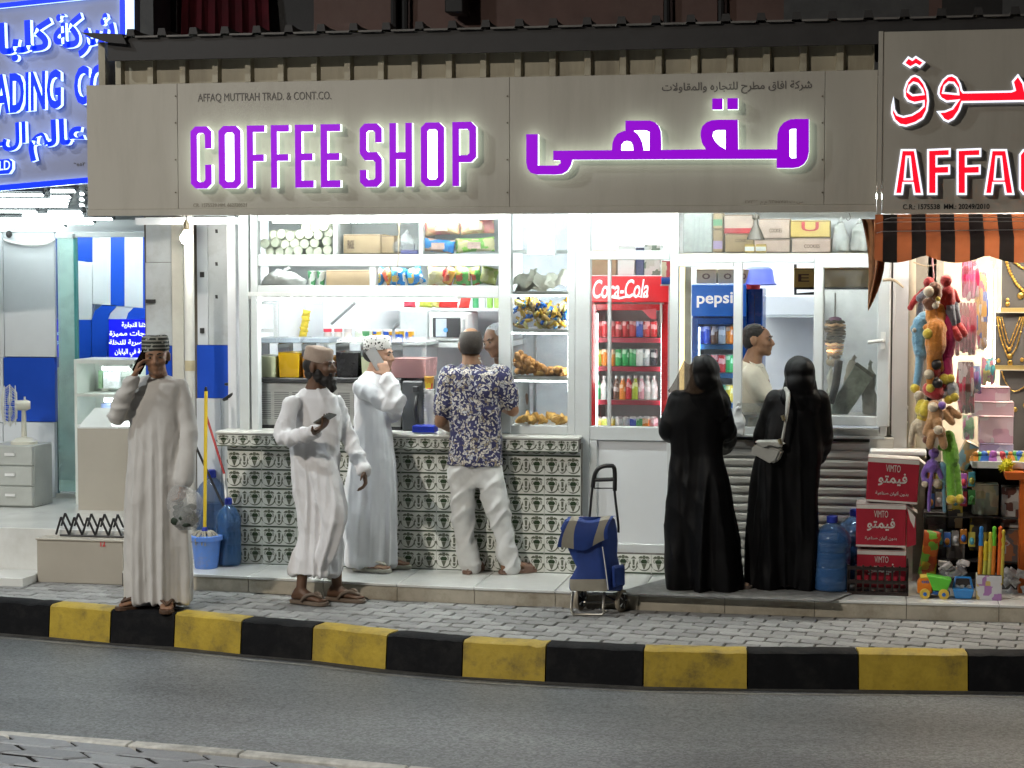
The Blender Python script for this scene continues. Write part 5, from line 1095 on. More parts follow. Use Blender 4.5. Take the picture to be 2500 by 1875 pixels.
# ---- man in the floral shirt
def floral():
 m = mat('navy_floral_cotton', (.05, .05, .17), .8, var=0, bump=.1, bscale=200); n = m.node_tree.nodes; l = m.node_tree.links; b = n['Principled BSDF']; tc = n.new('ShaderNodeTexCoord')
 nz = n.new('ShaderNodeTexNoise'); nz.inputs['Scale'].default_value = 18; nz.inputs['Detail'].default_value = 2; l.new(tc.outputs['Object'], nz.inputs['Vector'])
 ad = n.new('ShaderNodeMix'); ad.data_type = 'RGBA'; ad.blend_type = 'LINEAR_LIGHT'; ad.inputs[0].default_value = .045; l.new(tc.outputs['Object'], ad.inputs[6]); l.new(nz.outputs['Color'], ad.inputs[7])
 v = n.new('ShaderNodeTexVoronoi'); v.inputs['Scale'].default_value = 58; l.new(ad.outputs[2], v.inputs['Vector']); v2 = n.new('ShaderNodeTexVoronoi'); v2.feature = 'DISTANCE_TO_EDGE'; v2.inputs['Scale'].default_value = 58; l.new(ad.outputs[2], v2.inputs['Vector'])
 sp = n.new('ShaderNodeSeparateColor'); l.new(v.outputs['Color'], sp.inputs[0]); cr = n.new('ShaderNodeValToRGB'); cr.color_ramp.interpolation = 'CONSTANT'
 e = cr.color_ramp.elements; e[0].position = 0; e[0].color = (.035, .036, .11, 1); e[1].position = .33; e[1].color = (.62, .58, .5, 1)
 for p, c in ((.68, (.3, .25, .17, 1)), (.78, (.03, .03, .09, 1)), (.88, (.5, .5, .52, 1))): q = e.new(p); q.color = c
 l.new(sp.outputs[0], cr.inputs[0]); g = n.new('ShaderNodeMath'); g.operation = 'LESS_THAN'; g.inputs[1].default_value = .07; l.new(v2.outputs['Distance'], g.inputs[0])
 mx = n.new('ShaderNodeMix'); mx.data_type = 'RGBA'; l.new(g.outputs[0], mx.inputs[0]); l.new(cr.outputs[0], mx.inputs[6]); mx.inputs[7].default_value = (.028, .028, .085, 1); l.new(mx.outputs[2], b.inputs['Base Color']); return m
def man_floral():
 base = G(1190, 1400, STEP); Y = base.y; t = thing('person', 'balding man in navy floral shirt and white trousers leaning at counter', 'person', (base.x, base.y, STEP))
 hc = P(1148, 844, Y + .03); b = MB(); M = head(b, hc, R(205), R(6), 0, 1.0); nb = P(1152, 893, Y + .02); neck(b, hc, nb, .06)
 sL, eL, wL = P(1100, 922, Y + .02), P(1076, 1030, Y - .02), P(1100, 1046, Y + .26); sR, eR, wR = P(1222, 918, Y + .02), P(1252, 1002, Y + .05), P(1215, 990, Y + .3)
 cap_tube(b, [sL, eL], [.058, .044]); cap_tube(b, [eL, wL], [.042, .03]); cap_tube(b, [sR, eR], [.058, .044]); cap_tube(b, [eR, wR], [.042, .03]); hand(b, wL, Vector((.3, 1, .0)), Vector((0, 0, -1)), .3, 1); hand(b, wR, Vector((-.4, 1, 0)), Vector((0, 0, -1)), .4, -1)
 silh(b, [(900, 1120, 1200), (940, 1102, 1222), (1040, 1108, 1215), (1120, 1104, 1216), (1150, 1108, 1215)], Y, .5, 20)
 a1, a2 = P(1150, 1402, Y - .0), P(1246, 1404, Y + .02); d1, d2 = Vector((.25, 1, 0)), Vector((.75, .6, 0))
 L1 = [P(1128, 1150, Y), P(1130, 1240, Y - .02), P(1134, 1310, Y - .01), Vector((a1.x, a1.y, STEP + .08))]; L2_ = [P(1195, 1150, Y), P(1214, 1240, Y - .02), P(1232, 1310, Y), Vector((a2.x, a2.y, STEP + .08))]
 for Lg, rs in ((L1, [.07, .055, .05, .04]), (L2_, [.07, .055, .05, .04])): cap_tube(b, Lg, rs)
 foot(b, a1, d1, STEP + .022); foot(b, a2, d2, STEP + .022)
 part_mesh('body', remesh(b, 'body', m_skinM, .0075, 2), t); eyes(t, M)
 sh = MB(); silh(sh, [(886, 1126, 1176, .02, .85), (896, 1116, 1190, .01, .7), (912, 1098, 1228, 0, .55), (940, 1094, 1230, 0, .55), (980, 1096, 1226, 0, .56), (1040, 1098, 1224, 0, .57), (1090, 1096, 1226, 0, .58), (1136, 1090, 1230, 0, .6)], Y, .55, 48)
 for s_, e_ in ((sL, eL), (sR, eR)):
  pp, rr = smooth_path([s_, s_.lerp(e_, .5), s_.lerp(e_, .74)], [.085, .08, .07]); cap_tube(sh, pp, rr, 14)
 fo = folds(base.x, Y, P(1150, 920, Y).z, P(1150, 1136, Y).z, .008, .008, 7, .4, 1, 31, 9)
 part_mesh('shirt', remesh(sh, 'shirt', floral(), .008, 2, fo), t)
 sh2 = MB();
 pp, rr = smooth_path([nb + Vector((0, .015, .055)), nb + Vector((0, .01, .02)), nb + Vector((0, 0, -.02))], [.062, .07, .08]); sh2.tube(pp, rr, 20); part('collar', sh2, MATS['navy_floral_cotton'], t, smooth=True)
 tr_ = MB(); silh(tr_, [(1125, 1100, 1222), (1150, 1098, 1226), (1178, 1104, 1233), (1190, 1112, 1230)], Y, .58, 32)
 for Lg, off in ((L1, 0), (L2_, 0)):
  pp, rr = smooth_path([Lg[0], Lg[1], Lg[2], Lg[3] + Vector((0, 0, -.035))], [.098, .08, .072, .07]); cap_tube(tr_, pp, rr, 16)
 fo2 = crinkle(crinkle(lambda co, n: n * (.006 * noise.noise(co * 11) + .004 * noise.noise(co * 25)), L1[0], L1[3], .008, 38, .14), L2_[0], L2_[3], .009, 42, .14)
 part_mesh('trousers', remesh(tr_, 'trousers', mat('white_linen', (.72, .73, .72), .85, var=.06, scale=6, bump=.15, bscale=250), .008, 2, fo2), t)
 hm = MB()
 hr = [[M @ Vector((.08 * k * math.cos(u), .02 + .099 * k * math.sin(u), z)) for u in [math.pi * (-.06 + 1.12 * i / 24) for i in range(25)]] + [M @ Vector((.06 * k * math.cos(u), .02 + .07 * k * math.sin(u), z)) for u in [math.pi * (1.06 - 1.12 * i / 24) for i in range(25)]] for z, k in ((-.06, .7), (-.035, .9), (0, 1), (.045, .99), (.075, .9), (.09, .78))]
 hm.loft(hr); part('hair', hm, mat('thin_dark_hair', (.035, .028, .024), .7, var=.4, scale=80), t, smooth=50)
 ms = mat('tan_sandal', (.2, .12, .09), .6, var=.2); sandal(t, a1, d1, STEP + .024, ms, ms, .28, 'slide'); sandal(t, a2, d2, STEP + .024, ms, ms, .28, 'slide')
man_floral()
# ---- the two women in black
m_abaya = mat('black_crepe', (.0022, .0022, .0028), .52, var=.2, scale=10, spec=.18, bump=.1, bscale=300)
def woman(label, lv, hood, hc_px, foot_px, Yoff, arms, seed, sway, headyaw):
 base = G(foot_px[0], foot_px[1], STEP + .012); Y = base.y + Yoff; t = thing('person', label, 'person', (base.x, Y, STEP + .012)); z0 = STEP + .012
 hc = P(*hc_px, Y); b = MB(); M = head(b, hc, R(headyaw), R(5), 0, .93); nb = P(hc_px[0] - 2, hc_px[1] + 62, Y); neck(b, hc, nb, .05)
 silh(b, [(lv[2][0], lv[2][1] + 45, lv[2][2] - 45), (lv[4][0], lv[4][1] + 40, lv[4][2] - 40), (lv[7][0], lv[7][1] + 30, lv[7][2] - 30)], Y, .6, 20)
 for s_, e_, w_ in arms:
  s_, e_, w_ = P(s_[0], s_[1], Y + s_[2]), P(e_[0], e_[1], Y + e_[2]), P(w_[0], w_[1], Y + w_[2]); cap_tube(b, [s_, e_], [.048, .038]); cap_tube(b, [e_, w_], [.036, .025]); hand(b, w_, w_ - e_, Vector((0, .2, -1)), .5, 1, .9)
 a1, a2 = Vector((base.x - .09, Y, z0)), Vector((base.x + .12, Y + .02, z0))
 for a_, d_ in ((a1, Vector((-.1, 1, 0))), (a2, Vector((1, .3, 0)))): cap_tube(b, [(a_.x, a_.y, z0 + .07), (a_.x, a_.y, z0 + .45), (a_.x * .3 + base.x * .7, Y, z0 + .8)], [.034, .045, .045]); foot(b, a_, d_, z0 + .01, .23)
 part_mesh('body', remesh(b, 'body', m_skinL, .0085, 2), t)
 rb = MB(); silh(rb, lv, Y, .62, 56)
 for s_, e_, w_ in arms:
  s_, e_, w_ = P(s_[0], s_[1], Y + s_[2]), P(e_[0], e_[1], Y + e_[2]), P(w_[0], w_[1], Y + w_[2]); pp, rr = smooth_path([s_, s_.lerp(e_, .5), e_, e_.lerp(w_, .5), w_ + (w_ - e_).normalized() * .03], [.068, .07, .072, .07, .068]); cap_tube(rb, pp, rr, 14)
 fo = folds(base.x, Y, P(hc_px[0], 1000, Y).z, z0, .038, .007, 5, sway, .4, seed, 6)
 part_mesh('robe', remesh(rb, 'robe', m_abaya, .0095, 3, fo), t)
 hd = MB()
 for p, r in hood: hd.ball(p, r, 18, 12, M=M)
 hx, hy = hc_px; silh(hd, [(hy - 5, hx - 30, hx + 30, 0, 1), (hy + 15, hx - 38, hx + 38, 0, 1), (hy + 36, hx - 46, hx + 45, 0, .95), (hy + 52, hx - 59, hx + 57, 0, .8), (hy + 72, hx - 66, hx + 64, 0, .66), (hy + 100, hx - 66, hx + 60, 0, .62), (hy + 140, hx - 40, hx + 36, .02, .6)], Y, .7, 40)
 part_mesh('headscarf', remesh(hd, 'headscarf', m_abaya, .0085, 3, lambda co, n: n * (.012 * (.5 - min(1, abs(noise.noise(Vector((co.x * 9 + co.z * 5, co.y * 9, co.z * 3.5)))) * 3)) + .005 * noise.noise(co * 14))), t)
 sm = mat('taupe_slipper', (.13, .10, .085), .7, var=.2); sandal(t, a2, Vector((1, .3, 0)), z0 + .018, sm, sm, .24, 'slide')
 return t, Y, M, hc
hoodA = [((0, .015, .03), (.108, .128, .112)), ((0, -.03, -.02), (.1, .1, .11)), ((0, .06, -.05), (.1, .09, .1))]
w1, Y1, M1, h1 = woman('woman in black robe with loose veil, beside the red fridge window', [(945, 1682, 1750, 0, .9), (955, 1655, 1758, 0, .75), (975, 1636, 1768, 0, .6), (1027, 1634, 1772, 0, .6), (1079, 1640, 1768, 0, .6), (1110, 1642, 1768, 0, .6), (1176, 1638, 1785, 0, .62), (1289, 1630, 1800, 0, .62), (1401, 1628, 1808, 0, .6), (1439, 1634, 1806, 0, .58)], hoodA, (1722, 915), (1718, 1440), .05,
 [((1655, 975, 0), (1636, 1050, .02), (1662, 1072, .26)), ((1752, 972, 0), (1772, 1045, .02), (1768, 1078, .22))], 41, .9, 170)
vm = MB(); rings = []
for k in range(9):
 u = k / 8; py = 885 + 70 * u; c = P(1706 - 16 * u, py, Y1 - .04); wd = .1 + .06 * u
 rings.append([(c.x + wd * math.cos(a), Y1 + .02 - (.115 + .05 * u) * math.sin(a) - .0, c.z + .012 * math.sin(a * 5 + u * 4)) for a in [R(10 + 16 * i) for i in range(11)]])
vm.add([tuple(v) for r in rings for v in r], [(k * 11 + i, k * 11 + i + 1, (k + 1) * 11 + i + 1, (k + 1) * 11 + i) for k in range(8) for i in range(10)])
part('veil', vm, mat('sheer_brown_veil', (.05, .027, .012), .8, var=.3, alpha=.8), w1, smooth=True)
w2, Y2, M2, h2 = woman('woman in black robe carrying pale shoulder bag at the service window', [(945, 1920, 1984, 0, .9), (955, 1906, 1992, 0, .75), (975, 1886, 2006, 0, .6), (1010, 1872, 2012, 0, .6), (1064, 1862, 2014, 0, .62), (1117, 1850, 2012, 0, .62), (1139, 1846, 2004, 0, .62), (1214, 1838, 2002, 0, .62), (1326, 1828, 1999, 0, .6), (1436, 1826, 1984, 0, .58)], hoodA, (1954, 918), (1905, 1438), .05,
 [((1893, 978, 0), (1866, 1070, .04), (1900, 1098, .26)), ((1998, 978, 0), (2012, 1062, .02), (1998, 1108, .2))], 57, .2, 180)
# shoulder bag
sb = thing('shoulder_bag', 'pale grey leather shoulder bag with long strap', 'handbag', P(1880, 1130, Y2 - .2)); YB = Y2 - .17
m_bag = mat('pale_grey_leather', (.42, .42, .39), .35, var=.12, scale=8, bump=.15); m_bagd = mat('dark_leather', (.04, .038, .035), .4, var=.2)
q = [P(a, b_, YB) for a, b_ in [(1830, 1096), (1848, 1082), (1908, 1098), (1896, 1126), (1882, 1132), (1838, 1108)]]
part('bag_body', MB().hexa([(v.x, v.y - .03, v.z) for v in q], [(v.x + .02, v.y + .05, v.z) for v in q]), m_bag, sb, bev=.012, seg=2, smooth=40)
q = [P(a, b_, YB) for a, b_ in [(1843, 1077), (1893, 1076), (1912, 1085), (1903, 1091), (1880, 1086), (1862, 1092)]]
part('flap', MB().hexa([(v.x, v.y - .045, v.z) for v in reversed(q)], [(v.x + .015, v.y + .03, v.z + .006) for v in reversed(q)]), m_bag, sb, bev=.004)
pp, rr = smooth_path([P(1906, 1092, YB - .03), P(1916, 1040, YB - .03), P(1922, 1000, YB - .02), P(1924, 960, YB + .05), P(1916, 948, YB + .16), P(1908, 960, YB + .3)], [.009, .008, .012, .016, .016, .014])
part('strap', MB().tube(pp, rr, 8), m_bag, sb, smooth=True)
for a, b_ in [(1912, 1020), (1904, 1078)]: part('buckle', MB().tube([P(a - 2, b_ - 6, YB - .045), P(a + 2, b_ + 6, YB - .045)], .011, 8), mat('brass_buckle', (.5, .42, .25), .3, metal=.9), sb)
# ---- vendor at the service window and the worker with a hair net
def vendor():
 Y = .55; bx = P(1835, 1000, Y); t = thing('person', 'vendor in cream short sleeved shirt standing inside service window', 'person', (bx.x, Y, STEP)); hc = P(1850, 832, Y); b = MB(); M = head(b, hc, R(80), R(0), 0, .98); nb = P(1836, 888, Y); neck(b, hc, nb, .057)
 s1, e1, w1_ = P(1836, 918, Y - .13), P(1868, 972, Y - .16), P(1935, 955, Y - .1); cap_tube(b, [s1, e1], [.038, .034]); cap_tube(b, [e1, w1_], [.042, .03]); hand(b, w1_, Vector((1, 0, .1)), Vector((0, .3, -1)), .4, 1)
 silh(b, [(890, 1815, 1862), (930, 1800, 1880), (1060, 1798, 1872), (1250, 1796, 1870)], Y, .7, 20)
 for s in (-1, 1): cap_tube(b, [(bx.x, Y + s * .09, STEP + .06), (bx.x, Y + s * .09, .55), (bx.x, Y + s * .09, .95)], [.045, .06, .08]); foot(b, (bx.x, Y + s * .09, STEP), (1, -.2, 0), STEP + .005)
 part_mesh('body', remesh(b, 'body', m_skinM, .008, 2), t); eyes(t, M)
 sh = MB(); silh(sh, [(880, 1813, 1850, 0, .95), (892, 1806, 1866, 0, .9), (915, 1796, 1878, 0, .95), (960, 1790, 1884, 0, .9), (1050, 1790, 1880, 0, .85), (1110, 1788, 1880, 0, .85)], Y, .8, 40)
 pp, rr = smooth_path([s1, s1.lerp(e1, .5), s1.lerp(e1, .9)], [.08, .078, .074]); cap_tube(sh, pp, rr, 14)
 part_mesh('shirt', remesh(sh, 'shirt', mat('cream_cotton', (.72, .68, .56), .8, var=.05, bump=.1, bscale=250), .008, 2, folds(bx.x, Y, 1.5, 1.0, .007, .007, 6, .3, 1, 61)), t)
 cm = MB();
 for s in (-1, 1): cm.hexa([nb + Vector((-.03, s * .03, .03)), nb + Vector((.05, s * .02, -.005)), nb + Vector((.075, s * .055, -.03)), nb + Vector((.0, s * .085, -.005))], [nb + Vector((-.03, s * .032, .04)), nb + Vector((.055, s * .025, .01)), nb + Vector((.08, s * .06, -.02)), nb + Vector((0, s * .09, .005))])
 part('collar', cm, MATS['cream_cotton'], t)
 hm = MB(); hm.ball((0, .024, .048), (.079, .092, .073), 16, 10, M=M); hm.ball((0, .046, .0), (.073, .064, .07), 14, 8, M=M); part_mesh('hair', remesh(hm, 'hair', MATS['black_hair'], .006, 1, lambda co, n: n * .005 * noise.noise(co * 70)), t)
 tr_ = MB(); silh(tr_, [(1100, 1792, 1876), (1300, 1796, 1870)], Y, .9, 24); part_mesh('trousers', remesh(tr_, 'trousers', mat('grey_trousers', (.1, .1, .11), .8, var=.1), .012, 2), t)
vendor()
def worker():
 Y = .55; bx = P(1228, 1000, Y); t = thing('person', 'worker with white hair net leaning behind the counter', 'person', (bx.x, Y, STEP)); hc = P(1212, 832, Y); b = MB(); M = head(b, hc, R(-32), R(14), R(-14), 1.0); nb = P(1232, 890, Y + .05); neck(b, hc, nb, .057)
 s1, e1, w1_ = P(1190, 925, Y - .02), P(1170, 1000, Y - .05), P(1200, 1040, Y - .2); cap_tube(b, [s1, e1], [.038, .034]); cap_tube(b, [e1, w1_], [.042, .03]); hand(b, w1_, Vector((.3, -1, -.2)), Vector((0, 0, -1)), .4, 1)
 silh(b, [(895, 1205, 1262), (930, 1190, 1290), (1060, 1195, 1290), (1250, 1195, 1290)], Y + .05, .6, 20)
 for s in (-1, 1): cap_tube(b, [(bx.x + s * .09, Y + .1, STEP + .06), (bx.x + s * .09, Y + .1, .55), (bx.x + s * .09, Y + .1, .95)], [.045, .06, .08]); foot(b, (bx.x + s * .09, Y + .1, STEP), (0, -1, 0), STEP + .005)
 part_mesh('body', remesh(b, 'body', m_skinD, .008, 2), t); eyes(t, M)
 sh = MB(); silh(sh, [(884, 1208, 1256, .05, .9), (900, 1195, 1272, .04, .7), (925, 1182, 1292, .05, .6), (1000, 1186, 1292, .05, .6), (1110, 1186, 1292, .05, .6)], Y, .6, 40); pp, rr = smooth_path([s1, e1, e1.lerp(w1_, .7)], [.075, .065, .055]); cap_tube(sh, pp, rr, 14)
 part_mesh('shirt', remesh(sh, 'shirt', mat('grey_work_shirt', (.34, .36, .38), .8, var=.08), .009, 2, folds(bx.x, Y, 1.5, 1.0, .007, .007, 6, .3, 1, 71)), t)
 hm = MB(); hm.ball((0, .03, .045), (.084, .096, .075), 16, 10, M=M); hm.ball((0, .05, -.005), (.074, .06, .055), 14, 8, M=M); part_mesh('hair_net', remesh(hm, 'hair_net', mat('hair_net_fabric', (.3, .32, .35), .7, var=.4, scale=70), .006, 1, lambda co, n: n * .006 * noise.noise(co * 40)), t)
worker()
# ------------------------------------------------------------------ goods and machines inside the coffee shop
def rot_about(mb, c, ax, ang, i0=0):
 M = Matrix.Translation(c) @ Matrix.Rotation(ang, 4, ax) @ Matrix.Translation(-Vector(c))
 for i in range(i0, len(mb.v)): mb.v[i] = tuple(M @ Vector(mb.v[i]))
 return mb
m_card = mat('brown_cardboard', (.4, .29, .18), .85, var=.12, scale=12, bump=.1); m_tape = mat('packing_tape', (.5, .38, .2), .35, var=.1); m_pinkc = mat('pink_cardboard', (.56, .42, .36), .85, var=.1, scale=12); m_yelc = mat('yellow_cardboard', (.66, .47, .16), .8, var=.1, scale=12); m_prn = mat('brown_print', (.12, .07, .05), .7, var=.2); m_redp = mat('red_print', (.5, .05, .06), .6, var=.2); m_wht = mat('white_print', (.75, .75, .74), .5, var=.03)
def carton(label, a, b, c, d, Y, dep, m, text=None, tm=None, tq=None, band=None, tilt=0, name='carton', tape=True):
 x0, x1, z0, z1 = X(a, (b + d) / 2, Y), X(c, (b + d) / 2, Y), Z((a + c) / 2, d, Y), Z((a + c) / 2, b, Y); t = thing(name, label, 'box', ((x0 + x1) / 2, Y + dep / 2, z0)); cx, cz = (x0 + x1) / 2, (z0 + z1) / 2
 def fin(nm, mb, mm, **k):
  if tilt: rot_about(mb, (cx, Y, cz), 'Y', tilt)
  return part(nm, mb, mm, t, **k)
 fin('box', MB().box(x0, x1, Y, Y + dep, z0, z1), m, bev=.004)
 if tape: fin('tape', MB().box(x0 - .0015, x1 + .0015, Y + dep * .42, Y + dep * .58, z1 - .04, z1 + .0015), m_tape)
 fin('flap_seam', MB().box(x0 + .003, x1 - .003, Y - .002, Y + .001, z1 - .007, z1 - .004), m_prn)
 if band: fin('print_band', MB().box(x0 + .001, x1 - .001, Y - .0025, Y, z0 + (z1 - z0) * band[0], z0 + (z1 - z0) * band[1]), band[2])
 if text:
  w_, h_ = x1 - x0, z1 - z0; q = tq or (.2, .8, .35, .55); mb = MB().text(text, x0 + w_ * q[0], x0 + w_ * q[1], z0 + h_ * q[2], z0 + h_ * q[3], Y - .004, .002, off=.01); fin('lettering', mb, tm or m_prn)
 return t
def multimat(name, cols, scale=25, rough=.3, stretch=(1, 1, 1)):
 m = mat(name, cols[0], rough, var=0); n = m.node_tree.nodes; l = m.node_tree.links; b = n['Principled BSDF']; tc = n.new('ShaderNodeTexCoord'); mp = n.new('ShaderNodeMapping'); mp.inputs['Scale'].default_value = stretch; l.new(tc.outputs['Object'], mp.inputs[0])
 nz = n.new('ShaderNodeTexVoronoi'); nz.distance = 'CHEBYCHEV'; nz.inputs['Scale'].default_value = scale * 1.3; nz.inputs['Randomness'].default_value = .85; l.new(mp.outputs[0], nz.inputs['Vector']); sp = n.new('ShaderNodeSeparateColor'); l.new(nz.outputs['Color'], sp.inputs[0]); cr = n.new('ShaderNodeValToRGB'); cr.color_ramp.interpolation = 'CONSTANT'
 e = cr.color_ramp.elements; e[0].position = 0; e[0].color = (*cols[0], 1); k = len(cols); e[1].position = .35; e[1].color = (*cols[1], 1)
 for i in range(2, k): q = e.new(.35 + (i - 1) * .65 / (k - 1)); q.color = (*cols[i], 1)
 l.new(sp.outputs[0], cr.inputs[0]); l.new(cr.outputs[0], b.inputs['Base Color']); return m
def pouch_mb(c, w_, h_, t_, seed=0, tilt=0, n=16):
 """puffed packet with crimped ends; broad side towards -Y"""
 rng = random.Random(seed); mb = MB(); rows = 11; rings = []
 for j in range(rows):
  v = j / (rows - 1); fat = max(.06, math.sin(math.pi * v) ** .55); ww = w_ / 2 * (1 - .1 * math.sin(math.pi * v)) * (1 + .02 * rng.uniform(-1, 1))
  rings.append([(ww * math.cos(u) * (1 if abs(math.cos(u)) < .98 else 1.0), t_ / 2 * fat * math.sin(u) * (1 + .18 * rng.uniform(-1, 1)), h_ * (v - .5) + (.012 * h_ * (-1) ** i if j in (0, rows - 1) else 0)) for i, u in enumerate([2 * math.pi * k / n for k in range(n)])])
 M = Matrix.Translation(c) @ Matrix.Rotation(tilt, 4, 'Y'); return mb.loft(rings, 0, True, M)
def pouch(label, px, py, w_, h_, Y, m, tilt=0, t_=.06, seed=0, group=None, name='snack_bag'):
 s = (P(px + 1, py, Y) - P(px, py, Y)).length; c = P(px, py, Y); return solo(name, pouch_mb(c, w_ * s, h_ * s, t_, seed, tilt), m, label, 'snack bag' if name == 'snack_bag' else 'bread' if 'bread' in name else 'packet', group, smooth=True)
def blob_bag(label, a, b, c, d, Y, seed=0, name='plastic_bag', m=None, fat=.6):
 mb = MB(); cx, hy = (a + c) / 2, d - b; w2 = (c - a) / 2
 silh(mb, [(b, cx - w2 * .25, cx + w2 * .3), (b + hy * .25, cx - w2 * .6, cx + w2 * .75), (b + hy * .6, cx - w2 * .95, cx + w2), (d - hy * .05, cx - w2, cx + w2 * .9), (d, cx - w2 * .8, cx + w2 * .8)], Y, fat, 20)
 t = thing(name, label, 'bag', P(cx, d, Y)); part_mesh('bag_skin', remesh(mb, 'bag', m or MATS['thin_white_plastic'], .009, 1, lambda co, n: n * (.02 * noise.noise(co * 13 + Vector((seed, 0, 0))) + .013 * (abs(noise.noise(co * 27)) - .2))), t)
 part('knot', MB().tube([P(cx, b + 2, Y), P(cx + w2 * .1, b - 5, Y), P(cx + w2 * .25, b - 8, Y)], [.014, .01, .016], 8), m or MATS['thin_white_plastic'], t, smooth=True); return t
# shelves behind the high glass rows
shv = thing('high_shelving', 'white high shelves behind the upper glass panes', 'shelf', P(900, 700, .2))
zr1, zr2 = Z(920, 623, .2), Z(920, 699, .2); xs0, xs1 = X(612, 650, .2), X(1217, 650, .2)
for z in (zr1, zr2): part('shelf_board', MB().box(xs0, xs1, .165, .6, z - .03, z), m_frame, shv)
part('shelf_back', MB().box(xs0, xs1, .6, .62, zr2 - .02, 2.9), mat('frosted_back', (.6, .63, .65), .6, var=.05), shv)
for px in (818, 1027): part('divider', MB().box(X(px, 580, .2) - .008, X(px, 580, .2) + .008, .17, .6, zr1, 2.9), m_frame, shv)
# cup sleeves
m_cup = mat('pale_cup_paper', (.72, .73, .6), .4, var=.1, scale=20); m_cupin = mat('cup_inside', (.62, .63, .42), .5, var=.15, scale=20)
rng = random.Random(2); cupm = MB(); cupm.lathe([(.033, .0), (.034, .01), (.03, .3)], 16, 0, M=Matrix.Rotation(R(-90), 4, 'X')); cupm.lathe([(.0345, -.004), (.036, 0), (.0345, .006)], 16, 0, M=Matrix.Rotation(R(-90), 4, 'X'), cap=False); cupm.lathe([(.03, -.002), (.022, .03), (.0, .031)], 14, 1, M=Matrix.Rotation(R(-90), 4, 'X'), cap=False)
cme = cupm.mesh('cup_sleeve', [m_cup, m_cupin], smooth=40)
for k, (a, b) in enumerate([(262, 312), (330, 318), (395, 315), (462, 308), (535, 312), (600, 318), (660, 305), (240, 262), (305, 254), (368, 268), (432, 258), (497, 262), (572, 258), (655, 246), (290, 202), (342, 196), (402, 212), (466, 200), (530, 196), (600, 204), (665, 188), (505, 150), (575, 150), (640, 146)]):
 p = P(560 + a * .3616, 500 + b * .3616, .22); o = put('cup_sleeve', cme, None, (p.x, .22 + rng.uniform(-.02, .04), p.z), (rng.uniform(-.15, .15), rng.uniform(0, 3), rng.uniform(-.2, .2))); tag(o, 'sleeve of pale paper cups piled behind the upper left pane', 'cups', 'cup sleeves behind upper left pane')
carton('brown carton behind the top pane beside the clear bag', 838, 572, 928, 619, .25, .28, m_card, 'FRAGILE', None, (.12, .3, .25, .7)); carton('smaller brown carton tucked behind the top pane carton', 930, 575, 962, 619, .3, .2, m_card)
blob_bag('clear bag of dark goods beside the brown carton behind top pane', 960, 572, 1018, 614, .3, 3)
carton('flat purple box under the clear bag behind the top pane', 978, 610, 1020, 620, .22, .15, mat('purple_box', (.16, .16, .4), .5), name='flat_box', tape=False)
mbr = [multimat('pink_bread_wrap', [(.62, .3, .2), (.66, .25, .25), (.7, .5, .3)], 16), multimat('blue_bread_wrap', [(.03, .2, .6), (.05, .28, .7), (.6, .4, .3)], 16), multimat('green_bread_wrap', [(.2, .5, .08), (.3, .6, .12), (.6, .55, .3)], 16)]
m_lblw = mat('wrap_label', (.7, .5, .45), .5, var=.2, scale=40)
for k, (px, py, w_, h_, m, lb) in enumerate([(1080, 556, 88, 40, mbr[0], 'long pink wrapped bread, top left behind the upper right pane'), (1165, 553, 86, 40, mbr[0], 'long pink wrapped bread, top right behind the upper right pane'), (1072, 600, 80, 36, mbr[1], 'blue wrapped bread loaf behind the upper right pane'), (1160, 598, 100, 38, mbr[2], 'green wrapped bread loaf behind the upper right pane')]):
 s = .0027; c = P(px, py, .25); mb = pouch_mb((0, 0, 0), h_ * s, w_ * s, .11, k); M = Matrix.Translation(c) @ Matrix.Rotation(R(90 + (6 if k == 2 else -3)), 4, 'Y'); mb.v = [tuple(M @ Vector(v)) for v in mb.v]
 t = thing('bread_packet', lb, 'bread', c); part('wrapper', mb, m, t, smooth=True); part('label_patch', MB().box(c.x - .04, c.x + .05, c.y - .062, c.y - .055, c.z - .025, c.z + .02), m_lblw, t)
# second row
blob_bag('white plastic bag lying behind the second left pane', 636, 662, 750, 698, .25, 8, m=mat('white_plastic_bag', (.72, .73, .73), .4, var=.08, scale=9, alpha=.85), fat=.5)
m_gw = multimat('green_white_print', [(.7, .72, .68), (.06, .25, .1), (.6, .65, .55)], 14, .4)
for k, (a, c) in enumerate([(752, 772), (773, 795)]): solo('paper_cup_pack', MB().lathe([(.022, 0), (.03, .1), (.032, .102), (.03, .105)], 14, c=P((a + c) / 2, 698, .28)), m_gw, ['pale green printed cup pack beside the white bag, left one', 'green printed cup pack beside the flat brown carton, right one'][k], 'cups', smooth=40)
carton('flat brown carton behind the second left pane', 796, 660, 901, 697, .22, .3, m_card)
ms_ = {'b': multimat('blue_snack_foil', [(.02, .2, .55), (.1, .45, .75), (.6, .45, .12), (.7, .7, .72)], 22, .22), 'r': multimat('cream_red_foil', [(.6, .55, .3), (.65, .6, .4), (.5, .04, .05)], 16, .25), 'g': multimat('green_foil', [(.1, .35, .08), (.5, .5, .1), (.5, .1, .06), (.6, .55, .35)], 20, .25), 'y': multimat('pale_green_foil', [(.5, .55, .2), (.6, .62, .35), (.3, .45, .1)], 20, .25), 'o': multimat('orange_foil', [(.6, .3, .05), (.5, .08, .04), (.6, .5, .3)], 20, .25)}
